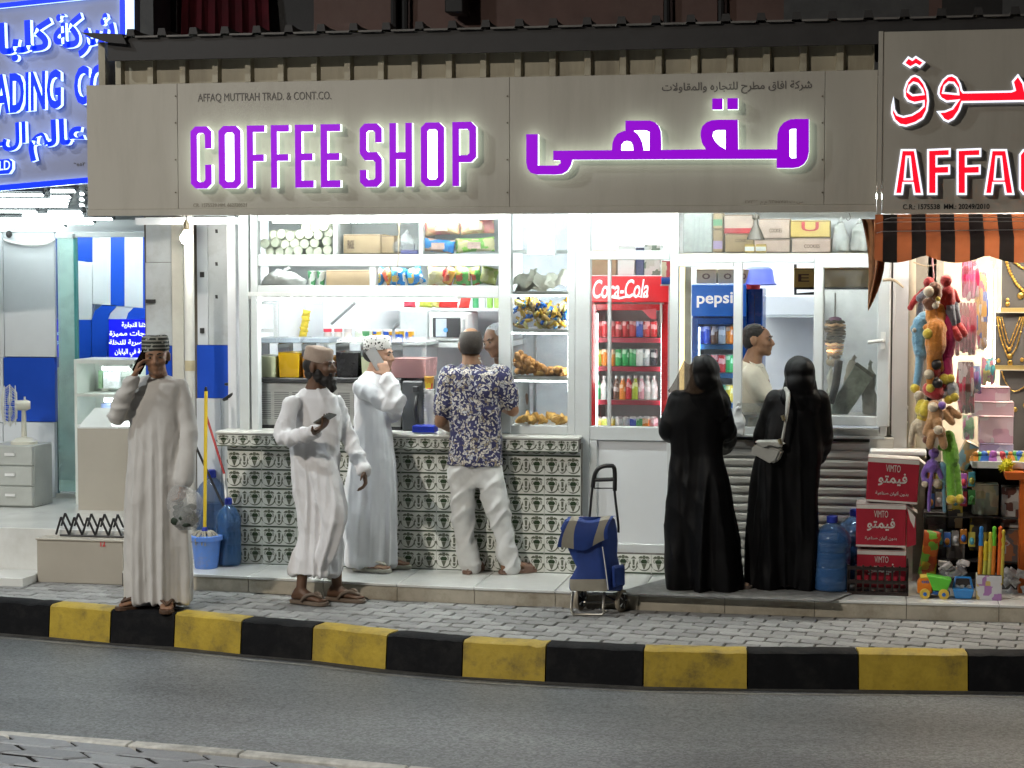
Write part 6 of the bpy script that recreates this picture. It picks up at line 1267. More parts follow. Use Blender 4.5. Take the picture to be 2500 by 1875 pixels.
for k, (px, w_, h_, c, tl, lb) in enumerate([(930, 26, 44, 'b', .5, 'blue snack bag leaning at the left end of the snack row'), (948, 24, 40, 'o', -.5, 'orange snack bag wedged between two blue bags'), (972, 36, 42, 'b', .1, 'upright blue snack bag, second blue one in the row'), (1012, 44, 42, 'b', -.35, 'large blue snack bag slumped left of the cream one'), (1066, 44, 44, 'r', .04, 'cream snack bag with red stripe in the snack row'), (1098, 24, 42, 'o', .4, 'orange snack bag right of the cream red one'), (1130, 42, 44, 'g', .12, 'green and red snack bag in the snack row'), (1163, 26, 42, 'g', -.2, 'narrow green snack bag in the snack row'), (1194, 42, 40, 'y', .25, 'pale green snack bag at the right end of the row')]):
 pouch(lb, px, 676 - (px - 930) * .012, w_ * 1.05, h_, .235 - .012 * (k % 3), ms_[c], tl, .08, k, 'snack bags behind the second right pane')
# hanging rope end
rp = thing('frayed_rope', 'frayed rope hanging from the sign over the snack bags', 'rope', P(965, 700, -.3)); pp, rr = smooth_path([P(975, 528, -.3), P(973, 600, -.3), P(971, 650, -.3), P(967, 704, -.3)], [.006, .004, .003, .002]); part('strand', MB().tube(pp, rr, 6), mat('jute', (.45, .36, .25), .9, var=.2), rp)
part('frayed_knot', MB().tube([P(976, 530, -.3), P(973, 560, -.3)], [.011, .006], 7), MATS['jute'], rp)
def glow_through(m, c, f):
 n = m.node_tree.nodes; l = m.node_tree.links; b = n['Principled BSDF']; tl = n.new('ShaderNodeBsdfTranslucent'); tl.inputs[0].default_value = (*c, 1); ms = n.new('ShaderNodeMixShader'); ms.inputs[0].default_value = f
 out = [x for x in n if x.type == 'OUTPUT_MATERIAL'][0]; l.new(b.outputs[0], ms.inputs[1]); l.new(tl.outputs[0], ms.inputs[2]); l.new(ms.outputs[0], out.inputs[0]); return m
# juice machines: stainless base with louvres and clear bins with juice
m_steel = mat('brushed_steel', (.52, .52, .5), .3, metal=.85, var=.15, scale=6, stretch=(1, 1, 12)); m_blk = mat('black_plastic', (.02, .02, .022), .35, var=.1); m_clear = glass('clear_bin', (.97, .98, .98), .6, .02, 1.12)
CZ = czt
def juicer(label, a, c, Y0, bins, lid):
 x0, x1 = X(a, 985, Y0), X(c, 985, Y0); zb_, zt_ = CZ, Z((a + c) / 2, 930, Y0); t = thing('juice_machine', label, 'juice machine', ((x0 + x1) / 2, Y0 + .2, CZ))
 body = part('base', MB().box(x0, x1, Y0, Y0 + .4, zb_ + .025, zt_ - .012), m_steel, t, bev=.006); part('top_tray', MB().box(x0 - .005, x1 + .005, Y0 - .012, Y0 + .41, zt_ - .012, zt_ + .02), m_blk, t, bev=.006)
 part('foot_strip', MB().box(x0 + .01, x1 - .01, Y0 + .01, Y0 + .39, zb_, zb_ + .025), m_blk, t)
 for g in range(4):
  gx = x0 + .03 + g * (x1 - x0 - .04) / 4; lou = MB()
  for k in range(15): z = zb_ + .07 + k * .013; lou.box(gx, gx + (x1 - x0) / 4 - .035, Y0 - .003, Y0 + .001, z, z + .005)
  part('louvre', lou, mat('louvre_dark', (.12, .12, .12), .5), body)
 for b0, b1, colr, lvl, lb in bins:
  bx0, bx1 = X(b0, 880, Y0), X(b1, 880, Y0); bz0, bz1 = zt_ + .02, Z((b0 + b1) / 2, 838, Y0); w_ = bx1 - bx0
  lo = [(bx0 + .012, Y0 + .01), (bx1 - .012, Y0 + .01), (bx1 - .012, Y0 + .36), (bx0 + .012, Y0 + .36)]; hi = [(bx0 + .002, Y0), (bx1 - .002, Y0), (bx1 - .002, Y0 + .38), (bx0 + .002, Y0 + .38)]
  bn = part('bin', MB().hexa([(x, y, bz0) for x, y in lo], [(x, y, bz1) for x, y in hi]), m_clear, t, bev=.01)
  jl = [(x + (.004 if i in (0, 3) else -.004), y + (.004 if i < 2 else -.004)) for i, (x, y) in enumerate(lo)]; jh = [(a_[0] + (b_[0] - a_[0]) * lvl, a_[1] + (b_[1] - a_[1]) * lvl) for a_, b_ in zip(jl, [(x + (.004 if i in (0, 3) else -.004), y + (.004 if i < 2 else -.004)) for i, (x, y) in enumerate(hi)])]
  part('juice', MB().hexa([(x, y, bz0 + .004) for x, y in jl], [(x, y, bz0 + (bz1 - bz0) * lvl) for x, y in jh]), glow_through(mat('juice_' + lb, colr, .25, var=.04), colr, .15), bn)
  part('lid', MB().hexa([(x, y, bz1 + .001) for x, y in hi], [((bx0 + bx1) / 2 + (x - (bx0 + bx1) / 2) * .82, Y0 + .19 + (y - Y0 - .19) * .82, bz1 + .035) for x, y in hi]), lid, bn, bev=.006)
 return t
m_lidg = mat('grey_lid', (.10, .12, .14), .3, var=.1); m_lidc = mat('clear_lid', (.7, .72, .74), .2, var=.05, alpha=.25)
juicer('juice machine with pale green, yellow and orange bins', 616, 806, .22, [(617, 675, (.85, .9, .62), .62, 'pale_green'), (676, 733, (1, .6, .0), .72, 'yellow'), (734, 805, (.8, .32, .04), .6, 'orange')], m_lidg)
juicer('juice machine with black, pale and pink bins', 815, 980, .22, [(817, 877, (.01, .008, .012), .72, 'black'), (878, 948, (.85, .9, .62), .6, 'pale_lime'), (950, 1042, (1, .6, .6), .55, 'pink')], m_lidc)
sp = thing('machine_side_unit', 'black dispenser unit below the pink juice bin', 'machine', P(1006, 1052, .2)); part('casing', B(MB(), 981, 930, 1033, 1053, .2, .38), mat('dark_grey_casing', (.05, .052, .055), .35, var=.1), sp, bev=.01)
part('handle_recess', MB().tube([P(1018, 965, .195), P(1012, 1000, .19), P(1018, 1036, .195)], .012, 8), m_blk, sp, smooth=True); part('tap', B(MB(), 1007, 943, 1021, 957, .17, .03), m_blk, sp, bev=.004)
# cup tower, blue tray box
cs = thing('cup_tower', 'tall stack of white paper cups beside black dispenser', 'cups', P(1048, 1050, .22)); c0 = P(1048, 1048, .22)
for k in range(14): part('cup', MB().lathe([(.026, 0), (.036, .05), (.039, .052), (.039, .058), (.035, .058)], 14, c=(c0.x, c0.y, CZ + k * .018)), m_wht, cs, smooth=40)
part('printed_cup', MB().lathe([(.026, 0), (.036, .09), (.038, .092), (.036, .095)], 14, c=(c0.x, c0.y, CZ + 14 * .018 + .03)), multimat('red_yellow_print', [(.5, .05, .03), (.6, .3, .03), (.7, .55, .05)], 18), cs, smooth=40)
o = thing('blue_tray', 'small blue carton lying on the counter by the floral shirt', 'box', P(1033, 1054, .0)); part('box', B(MB(), 1006, 1040, 1060, 1056, -.02, .12), mat('bright_blue_card', (.02, .05, .6), .35, var=.08), o, bev=.003); part('fold_line', Qp(MB(), [(1006, 1041), (1034, 1047), (1060, 1041), (1060, 1042), (1034, 1048.5), (1006, 1042)], -.023, .002), m_bluep, o)
# back wall: shelf, brackets, microwave, tins
bs = thing('back_shelf', 'white wall shelf with struts above the microwave', 'shelf', P(1100, 760, 1.7)); SH = Z(1100, 752, 1.55)
part('board', MB().box(X(880, 745, 1.55), X(1300, 745, 1.55), 1.5, 2.25, SH - .02, SH), m_frame, bs)
for a, b, c, d in [(868, 738, 810, 790), (1012, 752, 950, 812)]: part('strut', MB().tube([P(a, b, 1.6), P(c, d, 2.2)], .012, 6), m_greyp, bs)
for k, (px, w_, h_, c, lb) in enumerate([(1000, 30, 18, (.6, .06, .1), 'small red packet at the left of the back shelf'), (1040, 34, 20, (.55, .6, .1), 'lime packet on the back shelf'), (1062, 24, 20, (.6, .58, .2), 'yellow packet on the back shelf'), (1096, 48, 36, (.6, .03, .03), 'wide red packet on the back shelf'), (1136, 26, 38, (.62, .05, .04), 'upright red packet on the back shelf')]):
 pouch(lb, px, 746 - h_ * .3, w_, h_, 1.6, mat('packet_%d' % k, c, .3, var=.25, scale=30), .05 * k, .07, k + 20, name='packet')
for k, (px, c, lb) in enumerate([(1160, (.05, .25, .1), 'green bottle right of the red packets on the back shelf'), (1178, (.7, .72, .74), 'white bottle on the back shelf'), (1195, (.25, .45, .1), 'lime bottle on the back shelf'), (1212, (.3, .4, .12), 'olive bottle at the right end of the back shelf')]):
 q = P(px, 752, 1.6); t = thing('bottle', lb, 'bottle', (q.x, 1.62, SH)); part('bottle_body', MB().lathe([(.022, 0), (.024, .01), (.024, .12), (.012, .16), (.011, .18)], 12, c=(q.x, 1.62, SH)), mat('bottle_%d' % k, c, .25, var=.1), t, smooth=40); part('cap', MB().lathe([(.013, .18), (.013, .2)], 10, c=(q.x, 1.62, SH)), m_wht, t)
MY = 1.35
mw_ = thing('microwave', 'white microwave oven with dark door on the back shelf', 'microwave', P(1095, 838, MY)); part('casing', B(MB(), 1046, 762, 1142, 834, MY, .38), m_wht, mw_, bev=.012); part('side_casing', B(MB(), 975, 757, 1045, 832, MY + .02, .36), m_greyp, mw_, bev=.008)
dr = part('door', B(MB(), 1056, 776, 1124, 824, MY - .008, .01), m_blk, mw_, bev=.008); part('sticker', B(MB(), 1064, 778, 1090, 822, MY - .011, .003), mat('pale_sticker', (.5, .56, .66), .5, var=.15, scale=30), dr); part('sticker_dot', MB().ball(P(1088, 806, MY - .012), (.018, .003, .018), 12, 6), mat('blue_dot', (.1, .35, .7), .5), dr); part('handle', B(MB(), 1129, 780, 1134, 826, MY - .02, .02), m_greyp, mw_)
part('shelf_plate', MB().box(X(960, 840, MY), X(1230, 840, MY), MY - .05, 2.25, Z(1095, 848, MY), Z(1095, 836, MY)), m_frame, mw_)
m_tin = multimat('blue_yellow_tin', [(.02, .08, .4), (.6, .3, .02), (.7, .45, .05)], 12)
for k, px in enumerate([920, 946, 976, 1000]):
 q = P(px, 834, 1.0); t = thing('food_tin', ['blue and yellow tin, first from the left behind the juice bins', 'blue and yellow tin, second behind the juice bins', 'blue and yellow tin, third, below the microwave side', 'blue and yellow tin nearest the microwave'][k], 'tin', q); part('tin_body', MB().lathe([(.034, 0), (.034, .075)], 16, c=q), m_tin, t, smooth=40); part('rim', MB().lathe([(.036, .075), (.036, .088), (.032, .09)], 16, c=q), m_wht, t, smooth=40)
tb = thing('side_table', 'white ledge behind the juice bins carrying tins and boxes', 'shelf', P(900, 840, 1.0)); part('ledge', B(MB(), 780, 834, 1040, 842, .92, .4), m_frame, tb)
for a, y in ((790, .95), (1030, .95)): part('leg', MB().box(X(a, 900, y), X(a, 900, y) + .03, y, y + .03, STEP, Z(900, 842, .92)), m_frame, tb)
carton('green and white carton behind the cap of the man in bright white', 866, 808, 908, 834, .98, .12, m_gw, name='tea_box', tape=False)
for k, (px, c, lb) in enumerate([(800, (.6, .03, .06), 'red topped jar at left on the ledge'), (826, (.6, .1, .12), 'pink topped jar second on the ledge'), (850, (.55, .5, .5), 'pale jar beside the green carton')]):
 q = P(px, 834, 1.0); t = thing('jar', lb, 'jar', q); part('glass_body', MB().lathe([(.028, 0), (.03, .01), (.03, .06), (.02, .075)], 14, c=q), mat('jar_body', (.6, .55, .52), .2, var=.1), t, smooth=40); part('lid', MB().lathe([(.031, .072), (.031, .095)], 14, c=q), mat('jar_lid_%d' % k, c, .4), t, smooth=40)
hp_ = thing('hanging_packets', 'strip of yellow packets hanging on the inner wall', 'packets', P(745, 825, 1.6))
for k in range(5): part('packet', pouch_mb(P(748 - k * 2, 765 + k * 13, 1.6), .065, .05, .02, k, .2 * (-1) ** k), mat('yellow_packet', (.6, .45, .04), .3, var=.3, scale=40), hp_, smooth=True)
part('hook_strip', MB().tube([P(750, 740, 1.62), P(740, 828, 1.62)], .004, 6), m_wht, hp_)
iw = thing('inner_window_frame', 'small white inner window frame at left of the juice machines', 'window', P(650, 825, .5))
for a, b, c, d in [(668, 735, 678, 826), (614, 735, 668, 742), (614, 803, 668, 811)]: part('frame_bar', B(MB(), a, b, c, d, .5, .03), m_frame, iw)
part('pane', B(MB(), 614, 742, 668, 803, .515, .004), m_pane, iw); part('poster', B(MB(), 720, 735, 770, 826, 2.25, .01), m_wht, iw)
# ---- food cabinet between the windows
cab = thing('food_cabinet', 'glazed cabinet of shelves with sweets and fried snacks', 'cabinet', P(1316, 1060, .2)); kx0, kx1 = X(1247, 800, .165), X(1386, 800, .165); SZ = []
for y in (610, 712, 804, 921, 1040): z = Z(1316, y, .17); SZ.append(z); part('shelf', MB().box(kx0, kx1 + .02, .165, .6, z - .022, z), m_frame, cab)
for z in SZ[1:4]: part('shelf_fill_light', MB().box(kx0 + .01, kx1 - .01, .17, .182, z - .03, z - .023), m_fill_strip, cab)  # strips added to brighten the food on each shelf
part('inner_pane', MB().box(kx0, kx1, .6, .604, CZ, 2.9), glass('cabinet_back_glass', (.86, .88, .9), .8, .1), cab); part('side_post', MB().box(X(1303, 870, .62), X(1309, 870, .62), .605, .64, CZ, SZ[2]), m_frame, cab)
lb_ = thing('clear_sign_box', 'translucent ribbed box hanging in top of the food cabinet', 'box', P(1320, 625, .1)); part('shell', B(MB(), 1286, 523, 1354, 624, .0, .07), mat('frosted_plastic', (.7, .74, .74), .2, var=.2, scale=30, alpha=.55), lb_, bev=.004)
for a in (1302, 1314, 1326): part('rib', B(MB(), a, 527, a + 4, 618, -.004, .004), mat('frosted_rib', (.5, .54, .54), .3, alpha=.7), lb_)
for k, (px, py, w_, tl) in enumerate([(1280, 690, 60, .3), (1325, 692, 70, -.25), (1360, 690, 55, .1), (1300, 704, 80, .05)]):
 q = P(px, py, .3); n = 6; mb = MB(); s = w_ * .0027; vs = [(q.x + s * (i / n - .5), q.y - .08 + .16 * j / n, q.z + .02 * math.sin(i * 1.3 + k) + tl * s * (i / n - .5) + .012 * math.sin(j * 1.7 + i) + .55 * (.16 * j / n - .04)) for j in range(n + 1) for i in range(n + 1)]
 mb.add(vs, [(j * (n + 1) + i, j * (n + 1) + i + 1, (j + 1) * (n + 1) + i + 1, (j + 1) * (n + 1) + i) for j in range(n) for i in range(n)]); solo('wrapping_paper', mb, mat('greaseproof_paper', (.68, .69, .6), .7, var=.08), ['sheet of pale wrapping paper, left on the cabinet shelf', 'sheet of pale wrapping paper, middle on the cabinet shelf', 'sheet of pale wrapping paper, right on the cabinet shelf', 'lowest sheet of pale wrapping paper on the cabinet shelf'][k], 'paper', smooth=True)
rng = random.Random(11); cand = [mat('sweet_%d' % k, c, .25, var=.15, scale=60) for k, c in enumerate([(.6, .4, .06), (.62, .36, .04), (.02, .13, .5), (.6, .55, .2), (.6, .5, .3), (.05, .25, .6), (.05, .04, .2), (.55, .35, .1)])]
tw = MB(); tw.loft([[(x, .010 * f * math.sin(u), .011 * f * math.cos(u)) for u in [2 * math.pi * k / 8 for k in range(8)]] for x, f in ((-.042, 1.0), (-.032, .45), (-.026, 1), (0, 1.15), (.026, 1), (.032, .45), (.042, 1.0))]); smes = []
for m in cand: smes.append(tw.mesh('sweet', m, smooth=True))
zS, zT = SZ[2], Z(1316, 722, .2)
for k in range(150):
 u = rng.random(); v = rng.random() ** .8; x = kx0 + .02 + (kx1 - kx0 - .04) * u; y = .185 + .12 * (1 - v) * rng.random() + .15 * v * rng.random(); z = zS + .012 + (zT - zS - .03) * v * (.85 + .15 * math.sin(u * 7))
 o = put('wrapped_sweet', smes[rng.choices(range(8), [5, 3, 4, 3, 3, 2, 1, 3])[0]], None, (x, y, z), (rng.uniform(-.7, .7), rng.uniform(-1, 1), rng.uniform(-1.6, 1.6))); s = rng.uniform(.75, 1.15); o.scale = (s, s * 1.2, s * 1.2); tag(o, 'wrapped sweet in the heaped blue and yellow pile on cabinet shelf', 'sweet', 'sweets heaped in the cabinet')
# fried balls and patties
m_fry = orand(mat('fried_dough', (.44, .2, .045), .5, var=.35, scale=40, bump=.3, bscale=60), .35); bm_ = MB().ball((0, 0, 0), (.024, .022, .02), 9, 6); bm_.v = [tuple(Vector(v) * (1 + .15 * noise.noise(Vector(v) * 60))) for v in bm_.v]; bme = bm_.mesh('fritter', m_fry, smooth=True)
zS = SZ[3]
for k in range(110):
 u = rng.random(); hh = .14 * max(0, 1 - u * 1.55) + .03; x = kx0 + .02 + (kx1 - kx0 - .05) * u; v = rng.random(); o = put('fritter', bme, None, (x, .19 + .2 * rng.random() * (1 - v * .5), zS + .018 + hh * v), (rng.uniform(0, 3), rng.uniform(0, 3), 0)); s = rng.uniform(.75, 1.15); o.scale = (s, s, s); tag(o, 'round brown fritter in the heap on middle cabinet shelf', 'fritter', 'fritters heaped in the cabinet')
m_pat = orand(mat('golden_pastry', (.66, .38, .09), .5, var=.25, scale=30, bump=.25), .25); tri = MB(); tri.hexa([(-.04, -.016, 0), (.04, -.016, 0), (.034, .016, 0), (-.034, .016, 0)], [(-.006, -.008, .052), (.006, -.008, .052), (.005, .008, .052), (-.005, .008, .052)]); tme = tri.mesh('samosa', m_pat, bev=.008, seg=2, smooth=50); pat = MB().ball((0, 0, 0), (.038, .032, .022), 12, 7).mesh('patty', m_pat, smooth=True)
for k in range(8):
 o = put('patty', pat, None, (kx0 + .2 + .021 * k, .2 + .1 * rng.random(), zS + .025 + .03 * rng.random() * (k > 3)), (rng.uniform(-.4, .4), rng.uniform(-.4, .4), rng.uniform(0, 3))); tag(o, 'golden fried patty at the right of the fritter heap', 'pastry', 'patties beside the fritters')
zS = SZ[4]
for k in range(34):
 o = put('samosa', tme, None, (kx0 + .03 + (kx1 - kx0 - .07) * rng.random(), .19 + .22 * rng.random(), zS + .012 + .035 * rng.random()), (rng.uniform(-.8, .8), rng.uniform(-.5, .5), rng.uniform(0, 6.3))); s = rng.uniform(.8, 1.1); o.scale = (s, s, s); tag(o, 'golden triangular pastry in the bottom tray of the cabinet', 'pastry', 'pastries on the bottom cabinet tray')
tray = MB(); tray.box(kx0 + .008, kx1 - .008, .175, .55, zS + .001, zS + .007); solo('white_tray', tray, m_wht, 'white tray under the triangular pastries', 'tray')
tray = MB(); tray.box(kx0 + .008, kx1 - .008, .175, .55, SZ[3] + .001, SZ[3] + .007); solo('steel_tray', tray, m_steel, 'steel tray under the heap of brown fritters', 'tray')
# ------------------------------------------------------------------ drinks fridges and the service room
m_fred = mat('fridge_red', (.5, .012, .02), .25, var=.05, coat=.4); m_fblue = mat('fridge_blue', (.012, .09, .45), .25, var=.05, coat=.3); m_fwhite = mat('fridge_inner', (.6, .62, .63), .4, var=.05); m_led = emat('fridge_led', (.9, 1, 1), 16); m_hred = mat('lit_red_header', (.6, .012, .02), .3, emit=(.6, .01, .02), es=.25, var=0); m_hblue = mat('lit_blue_header', (.015, .13, .55), .3, emit=(.012, .11, .5), es=.35, var=0)
CANS = {}
def canmesh(kind, c):
 k = (kind, c)
 if k not in CANS:
  m = multimat('can_%d' % len(CANS), [c, c, tuple(min(.8, v + .35) for v in c)], 26, .25)
  if kind == 'can': mb = MB().lathe([(.024, 0), (.0275, .008), (.0275, .1), (.024, .112)], 14, 0); mb.lathe([(.024, .112), (.0225, .115), (.001, .112)], 14, 1, cap=False)
  elif kind == 'bottle': mb = MB().lathe([(.026, 0), (.028, .012), (.026, .05), (.028, .085), (.024, .105), (.011, .14), (.011, .15)], 14, 0); mb.lathe([(.0125, .15), (.0125, .168), (.001, .169)], 10, 1, cap=False)
  else: mb = MB().box(-.026, .026, -.026, .026, 0, .095, 0); mb.hexa([(-.026, -.026, .0955), (.026, -.026, .0955), (.026, .026, .0955), (-.026, .026, .0955)], [(-.022, -.004, .112), (.022, -.004, .112), (.022, .004, .112), (-.022, .004, .112)], 1)
  CANS[k] = mb.mesh(kind, [m, m_steel if kind == 'can' else m_wht], smooth=40)
 return CANS[k]
CN = {'red': (.5, .012, .02), 'green': (.03, .3, .08), 'orange': (.65, .2, .02), 'blue': (.02, .06, .4), 'white': (.6, .62, .6), 'silver': (.4, .43, .46), 'black': (.02, .02, .03), 'lime': (.4, .5, .04), 'yellow': (.65, .5, .05), 'pink': (.6, .3, .35), 'purple': (.2, .05, .25), 'brown': (.12, .05, .03)}
def drinks(px0, px1, py, Y, kind, cols, where, cat='drink', scale=1.0):
 n = len(cols)
 for i, c in enumerate(cols):
  p = P(px0 + (px1 - px0) * (i + .5) / n, py, Y); me = canmesh(kind, CN[c]); nm = {'can': 'drink_can', 'bottle': 'drink_bottle', 'carton': 'drink_carton'}[kind]
  o = put(nm, me, None, (p.x, Y, p.z), (0, 0, i * 1.3)); o.scale = (scale,) * 3; tag(o, '%s %s, %s from left on %s' % (c, nm.replace('_', ' '), ORD[i], where), cat, 'drinks on ' + where)
def fridge(name, label, x0, x1, Y, ztop, zh, body, header, shelf_z, glass_m, z0=STEP, dep=.6, fr=.045):
 t = thing(name, label, 'fridge', ((x0 + x1) / 2, Y + dep / 2, z0))
 part('back', MB().box(x0 + .03, x1 - .03, Y + dep - .05, Y + dep, z0, ztop), m_fwhite, t); part('side_panel', MB().box(x0, x0 + .03, Y, Y + dep, z0, ztop), body, t); part('side_panel', MB().box(x1 - .03, x1, Y, Y + dep, z0, ztop), body, t)
 part('top_panel', MB().box(x0 + .03, x1 - .03, Y, Y + dep - .05, ztop - .03, ztop), body, t); part('plinth', MB().box(x0 + .03, x1 - .03, Y, Y + dep - .05, z0, z0 + .18), body, t)
 hd = part('header', MB().box(x0 - .003, x1 + .003, Y - .035, Y - .001, zh, ztop), header, t, bev=.006)
 for q in ((x0, x0 + fr, z0 + .15, zh - .012), (x1 - fr, x1, z0 + .15, zh - .012), (x0 + fr, x1 - fr, zh - .012 - fr, zh - .012), (x0 + fr, x1 - fr, z0 + .15, z0 + .15 + fr)): part('door_frame', MB().box(q[0], q[1], Y - .03, Y - .002, q[2], q[3]), body, t, bev=.003)
 part('door_glass', MB().box(x0 + fr, x1 - fr, Y - .012, Y - .008, z0 + .15 + fr, zh - .012 - fr), glass_m, t)
 for z in shelf_z:
  part('shelf', MB().box(x0 + .032, x1 - .032, Y + .03, Y + dep - .06, z - .008, z), m_fwhite, t); part('price_strip', MB().box(x0 + .032, x1 - .032, Y + .022, Y + .03, z - .03, z + .004), mat('red_strip', (.45, .03, .06), .4) if body is m_fred else mat('blue_strip', (.04, .2, .5), .4), t)
 part('inner_light', MB().box(x0 + .036, x0 + .05, Y + .01, Y + .025, z0 + .2, zh - .08), m_led, t); part('inner_light', MB().box(x1 - .05, x1 - .036, Y + .01, Y + .025, z0 + .2, zh - .08), m_led, t)  # right-hand strip added to brighten the drinks inside
 return t, hd
FYr = .75
fx0, fx1 = X(1441, 860, FYr), X(1631, 860, FYr); zh, ztp = Z(1560, 738, FYr), Z(1560, 674, FYr)
sz = [Z(1560, y, FYr + .05) for y in (826, 896, 978, 1052)]
fg = glass('fridge_glass', (.95, .97, .97), .5, .03, 1.25)
fr1, hd1 = fridge('red_drinks_fridge', 'tall red drinks fridge with white script on header', fx0, fx1, FYr, ztp, zh, m_fred, m_hred, sz, fg)
# script lettering on the red header
sc_ = part('lettering', ptext(MB(), 'Coca-Cola', [(1447, 683), (1583, 681), (1583, 727), (1447, 729)], FYr - .0395, .004, off=.012, shear=.3), emat('lit_white_script', (.9, .9, .9), .55), hd1)
part('script_swash', Qp(MB(), [(1490, 723), (1510, 726), (1545, 718), (1576, 727), (1545, 723), (1512, 731), (1488, 727)], FYr - .0395, .004), MATS['lit_white_script'], hd1)
part('door_sticker', Qp(MB(), [(1567, 757), (1602, 753), (1602, 780), (1588, 778), (1578, 768)], FYr - .034, .003), mat('red_sticker', (.6, .1, .12), .4, var=.2), fr1); part('handle', B(MB(), 1611, 740, 1616, 790, FYr - .05, .02), m_wht, fr1)
zp = 820
drinks(1452, 1604, 823, FYr + .12, 'can', ['red', 'red', 'red', 'red', 'red', 'red', 'blue', 'red', 'red'], 'top shelf of the red fridge', 'can', 1.0)
drinks(1452, 1604, 893, FYr + .12, 'can', ['lime', 'orange', 'orange', 'green', 'green', 'green', 'white', 'silver', 'black'], 'second shelf of the red fridge', 'can', 1.05)
drinks(1452, 1604, 975, FYr + .12, 'bottle', ['green', 'white', 'black', 'brown', 'orange', 'red', 'lime', 'pink', 'white', 'white'], 'third shelf of the red fridge', 'bottle')
drinks(1452, 1604, 1049, FYr + .12, 'carton', ['yellow', 'lime', 'yellow', 'white', 'white', 'blue', 'green', 'orange', 'pink'], 'bottom shelf of the red fridge', 'carton', .85)
carton('white carton on the red fridge, left', 1508, 600, 1550, 672, FYr + .05, .2, m_wht, tape=False); carton('dark striped carton on the red fridge', 1552, 604, 1572, 672, FYr + .05, .2, mat('navy_card', (.05, .06, .14), .6), tape=False)
carton('pale printed carton on the red fridge', 1573, 598, 1612, 672, FYr + .05, .2, multimat('bw_print', [(.6, .6, .58), (.15, .2, .15), (.5, .5, .45)], 20), tape=False); carton('brown carton at far left on the red fridge', 1445, 610, 1505, 672, FYr + .1, .2, m_card)
carton('red and cream carton beside the red fridge top', 1615, 637, 1640, 676, .5, .2, multimat('red_cream_print', [(.5, .03, .05), (.5, .03, .05), (.6, .5, .35)], 14), name='snack_box', tape=False); carton('blue box under the red and cream carton', 1614, 677, 1640, 694, .5, .2, m_fblue, name='snack_box', tape=False)
rk = thing('side_rack', 'small rack holding the red and cream carton', 'rack', P(1627, 700, .5)); part('plate', B(MB(), 1612, 694.5, 1640, 698, .5, .25), m_greyp, rk); part('upright', B(MB(), 1634, 698, 1640, 1250, .55, .03), m_greyp, rk)
# blue fridge
FYb = .85; bx0, bx1 = X(1690, 860, FYb), X(1820, 860, FYb); zh2, zt2_ = Z(1750, 772, FYb), Z(1750, 694, FYb)
fr2, hd2 = fridge('blue_drinks_fridge', 'tall blue drinks fridge with white lowercase lettering', bx0, bx1, FYb, zt2_, zh2, m_fblue, m_hblue, [Z(1750, y, FYb + .05) for y in (842, 912, 985, 1050)], fg)
part('lettering', ptext(MB(), 'pepsi', [(1701, 715), (1789, 713), (1789, 749), (1701, 751)], FYb - .0395, .004, off=.018), MATS['lit_white_script'], hd2)
drinks(1699, 1808, 839, FYb + .12, 'can', ['blue', 'blue', 'brown', 'silver', 'orange', 'red'], 'top shelf of the blue fridge', 'can', 1.1); drinks(1699, 1808, 909, FYb + .12, 'can', ['silver', 'pink', 'red', 'red', 'green', 'yellow'], 'second shelf of the blue fridge', 'can', 1.1); drinks(1699, 1808, 982, FYb + .12, 'can', ['blue', 'orange', 'purple', 'green', 'yellow', 'red'], 'third shelf of the blue fridge', 'can', 1.1)
for k, (a, c) in enumerate([(1700, 1748), (1753, 1800), (1802, 1830)]): carton(['tan printed carton at left on the blue fridge', 'tan printed carton in the middle on the blue fridge', 'tan carton with round print at right on the blue fridge'][k], a, 657, c, 692, FYb + .02, .2, mat('tan_card', (.42, .36, .26), .8, var=.1), 'o', m_prn, (.3, .7, .3, .7))
m_warm = emat('warm_strip', (1, .72, .32), 2.6)
ld = thing('warm_light_strip', 'upright warm glowing strip beside the blue fridge', 'light', P(1664, 945, .5)); part('strip', B(MB(), 1659, 652, 1671, 1042, .5, .02), m_warm, ld); part('channel', B(MB(), 1671, 652, 1686, 1042, .5, .03), mat('cream_strip_channel', (.6, .57, .48), .5), ld)
# blue basin upside on the fridge
q = P(1848, 698, .8); mbz = MB().lathe([(.0, .135), (.07, .135), (.1, .11), (.115, .02), (.128, .01), (.128, 0), (.12, 0)], 24, c=(q.x, .95, Z(1848, 697, .9)), cap=False); solo('blue_basin', mbz, mat('lavender_blue_plastic', (.1, .14, .62), .35, var=.06), 'upturned blue plastic basin on the blue fridge', 'basin', smooth=50)
solo('red_pot', MB().lathe([(.0, 0), (.045, 0), (.05, .03), (.048, .03)], 16, c=(P(1838, 704, .75).x, .8, Z(1838, 706, .75))), mat('red_enamel', (.5, .02, .04), .3), 'small red dish under the blue basin', 'dish', smooth=50)
bc = thing('blue_cabinet', 'blue cabinet standing behind the vendor', 'cabinet', P(1840, 900, .98)); part('carcass', B(MB(), 1822, 704, 1860, 1250, .98, .4), m_fblue, bc, bev=.006); part('door_seam', B(MB(), 1840, 720, 1841, 1200, .977, .003), m_dark, bc)
hood = thing('extractor_ledge', 'long white ledge on the wall behind the vendor', 'ledge', P(1930, 770, 1.8)); part('ledge_box', B(MB(), 1850, 722, 2010, 770, 1.8, .45), m_whitep, hood, bev=.006); part('lower_lip', B(MB(), 1850, 770, 2010, 775, 1.79, .2), m_greyp, hood)
carton('long yellow printed carton above the open casement', 1938, 655, 1992, 702, .6, .3, m_yelc, 'E', m_prn, (.2, .7, .3, .7)); carton('second yellow carton seen through the casement glass', 1994, 655, 2150, 702, .6, .25, m_yelc)
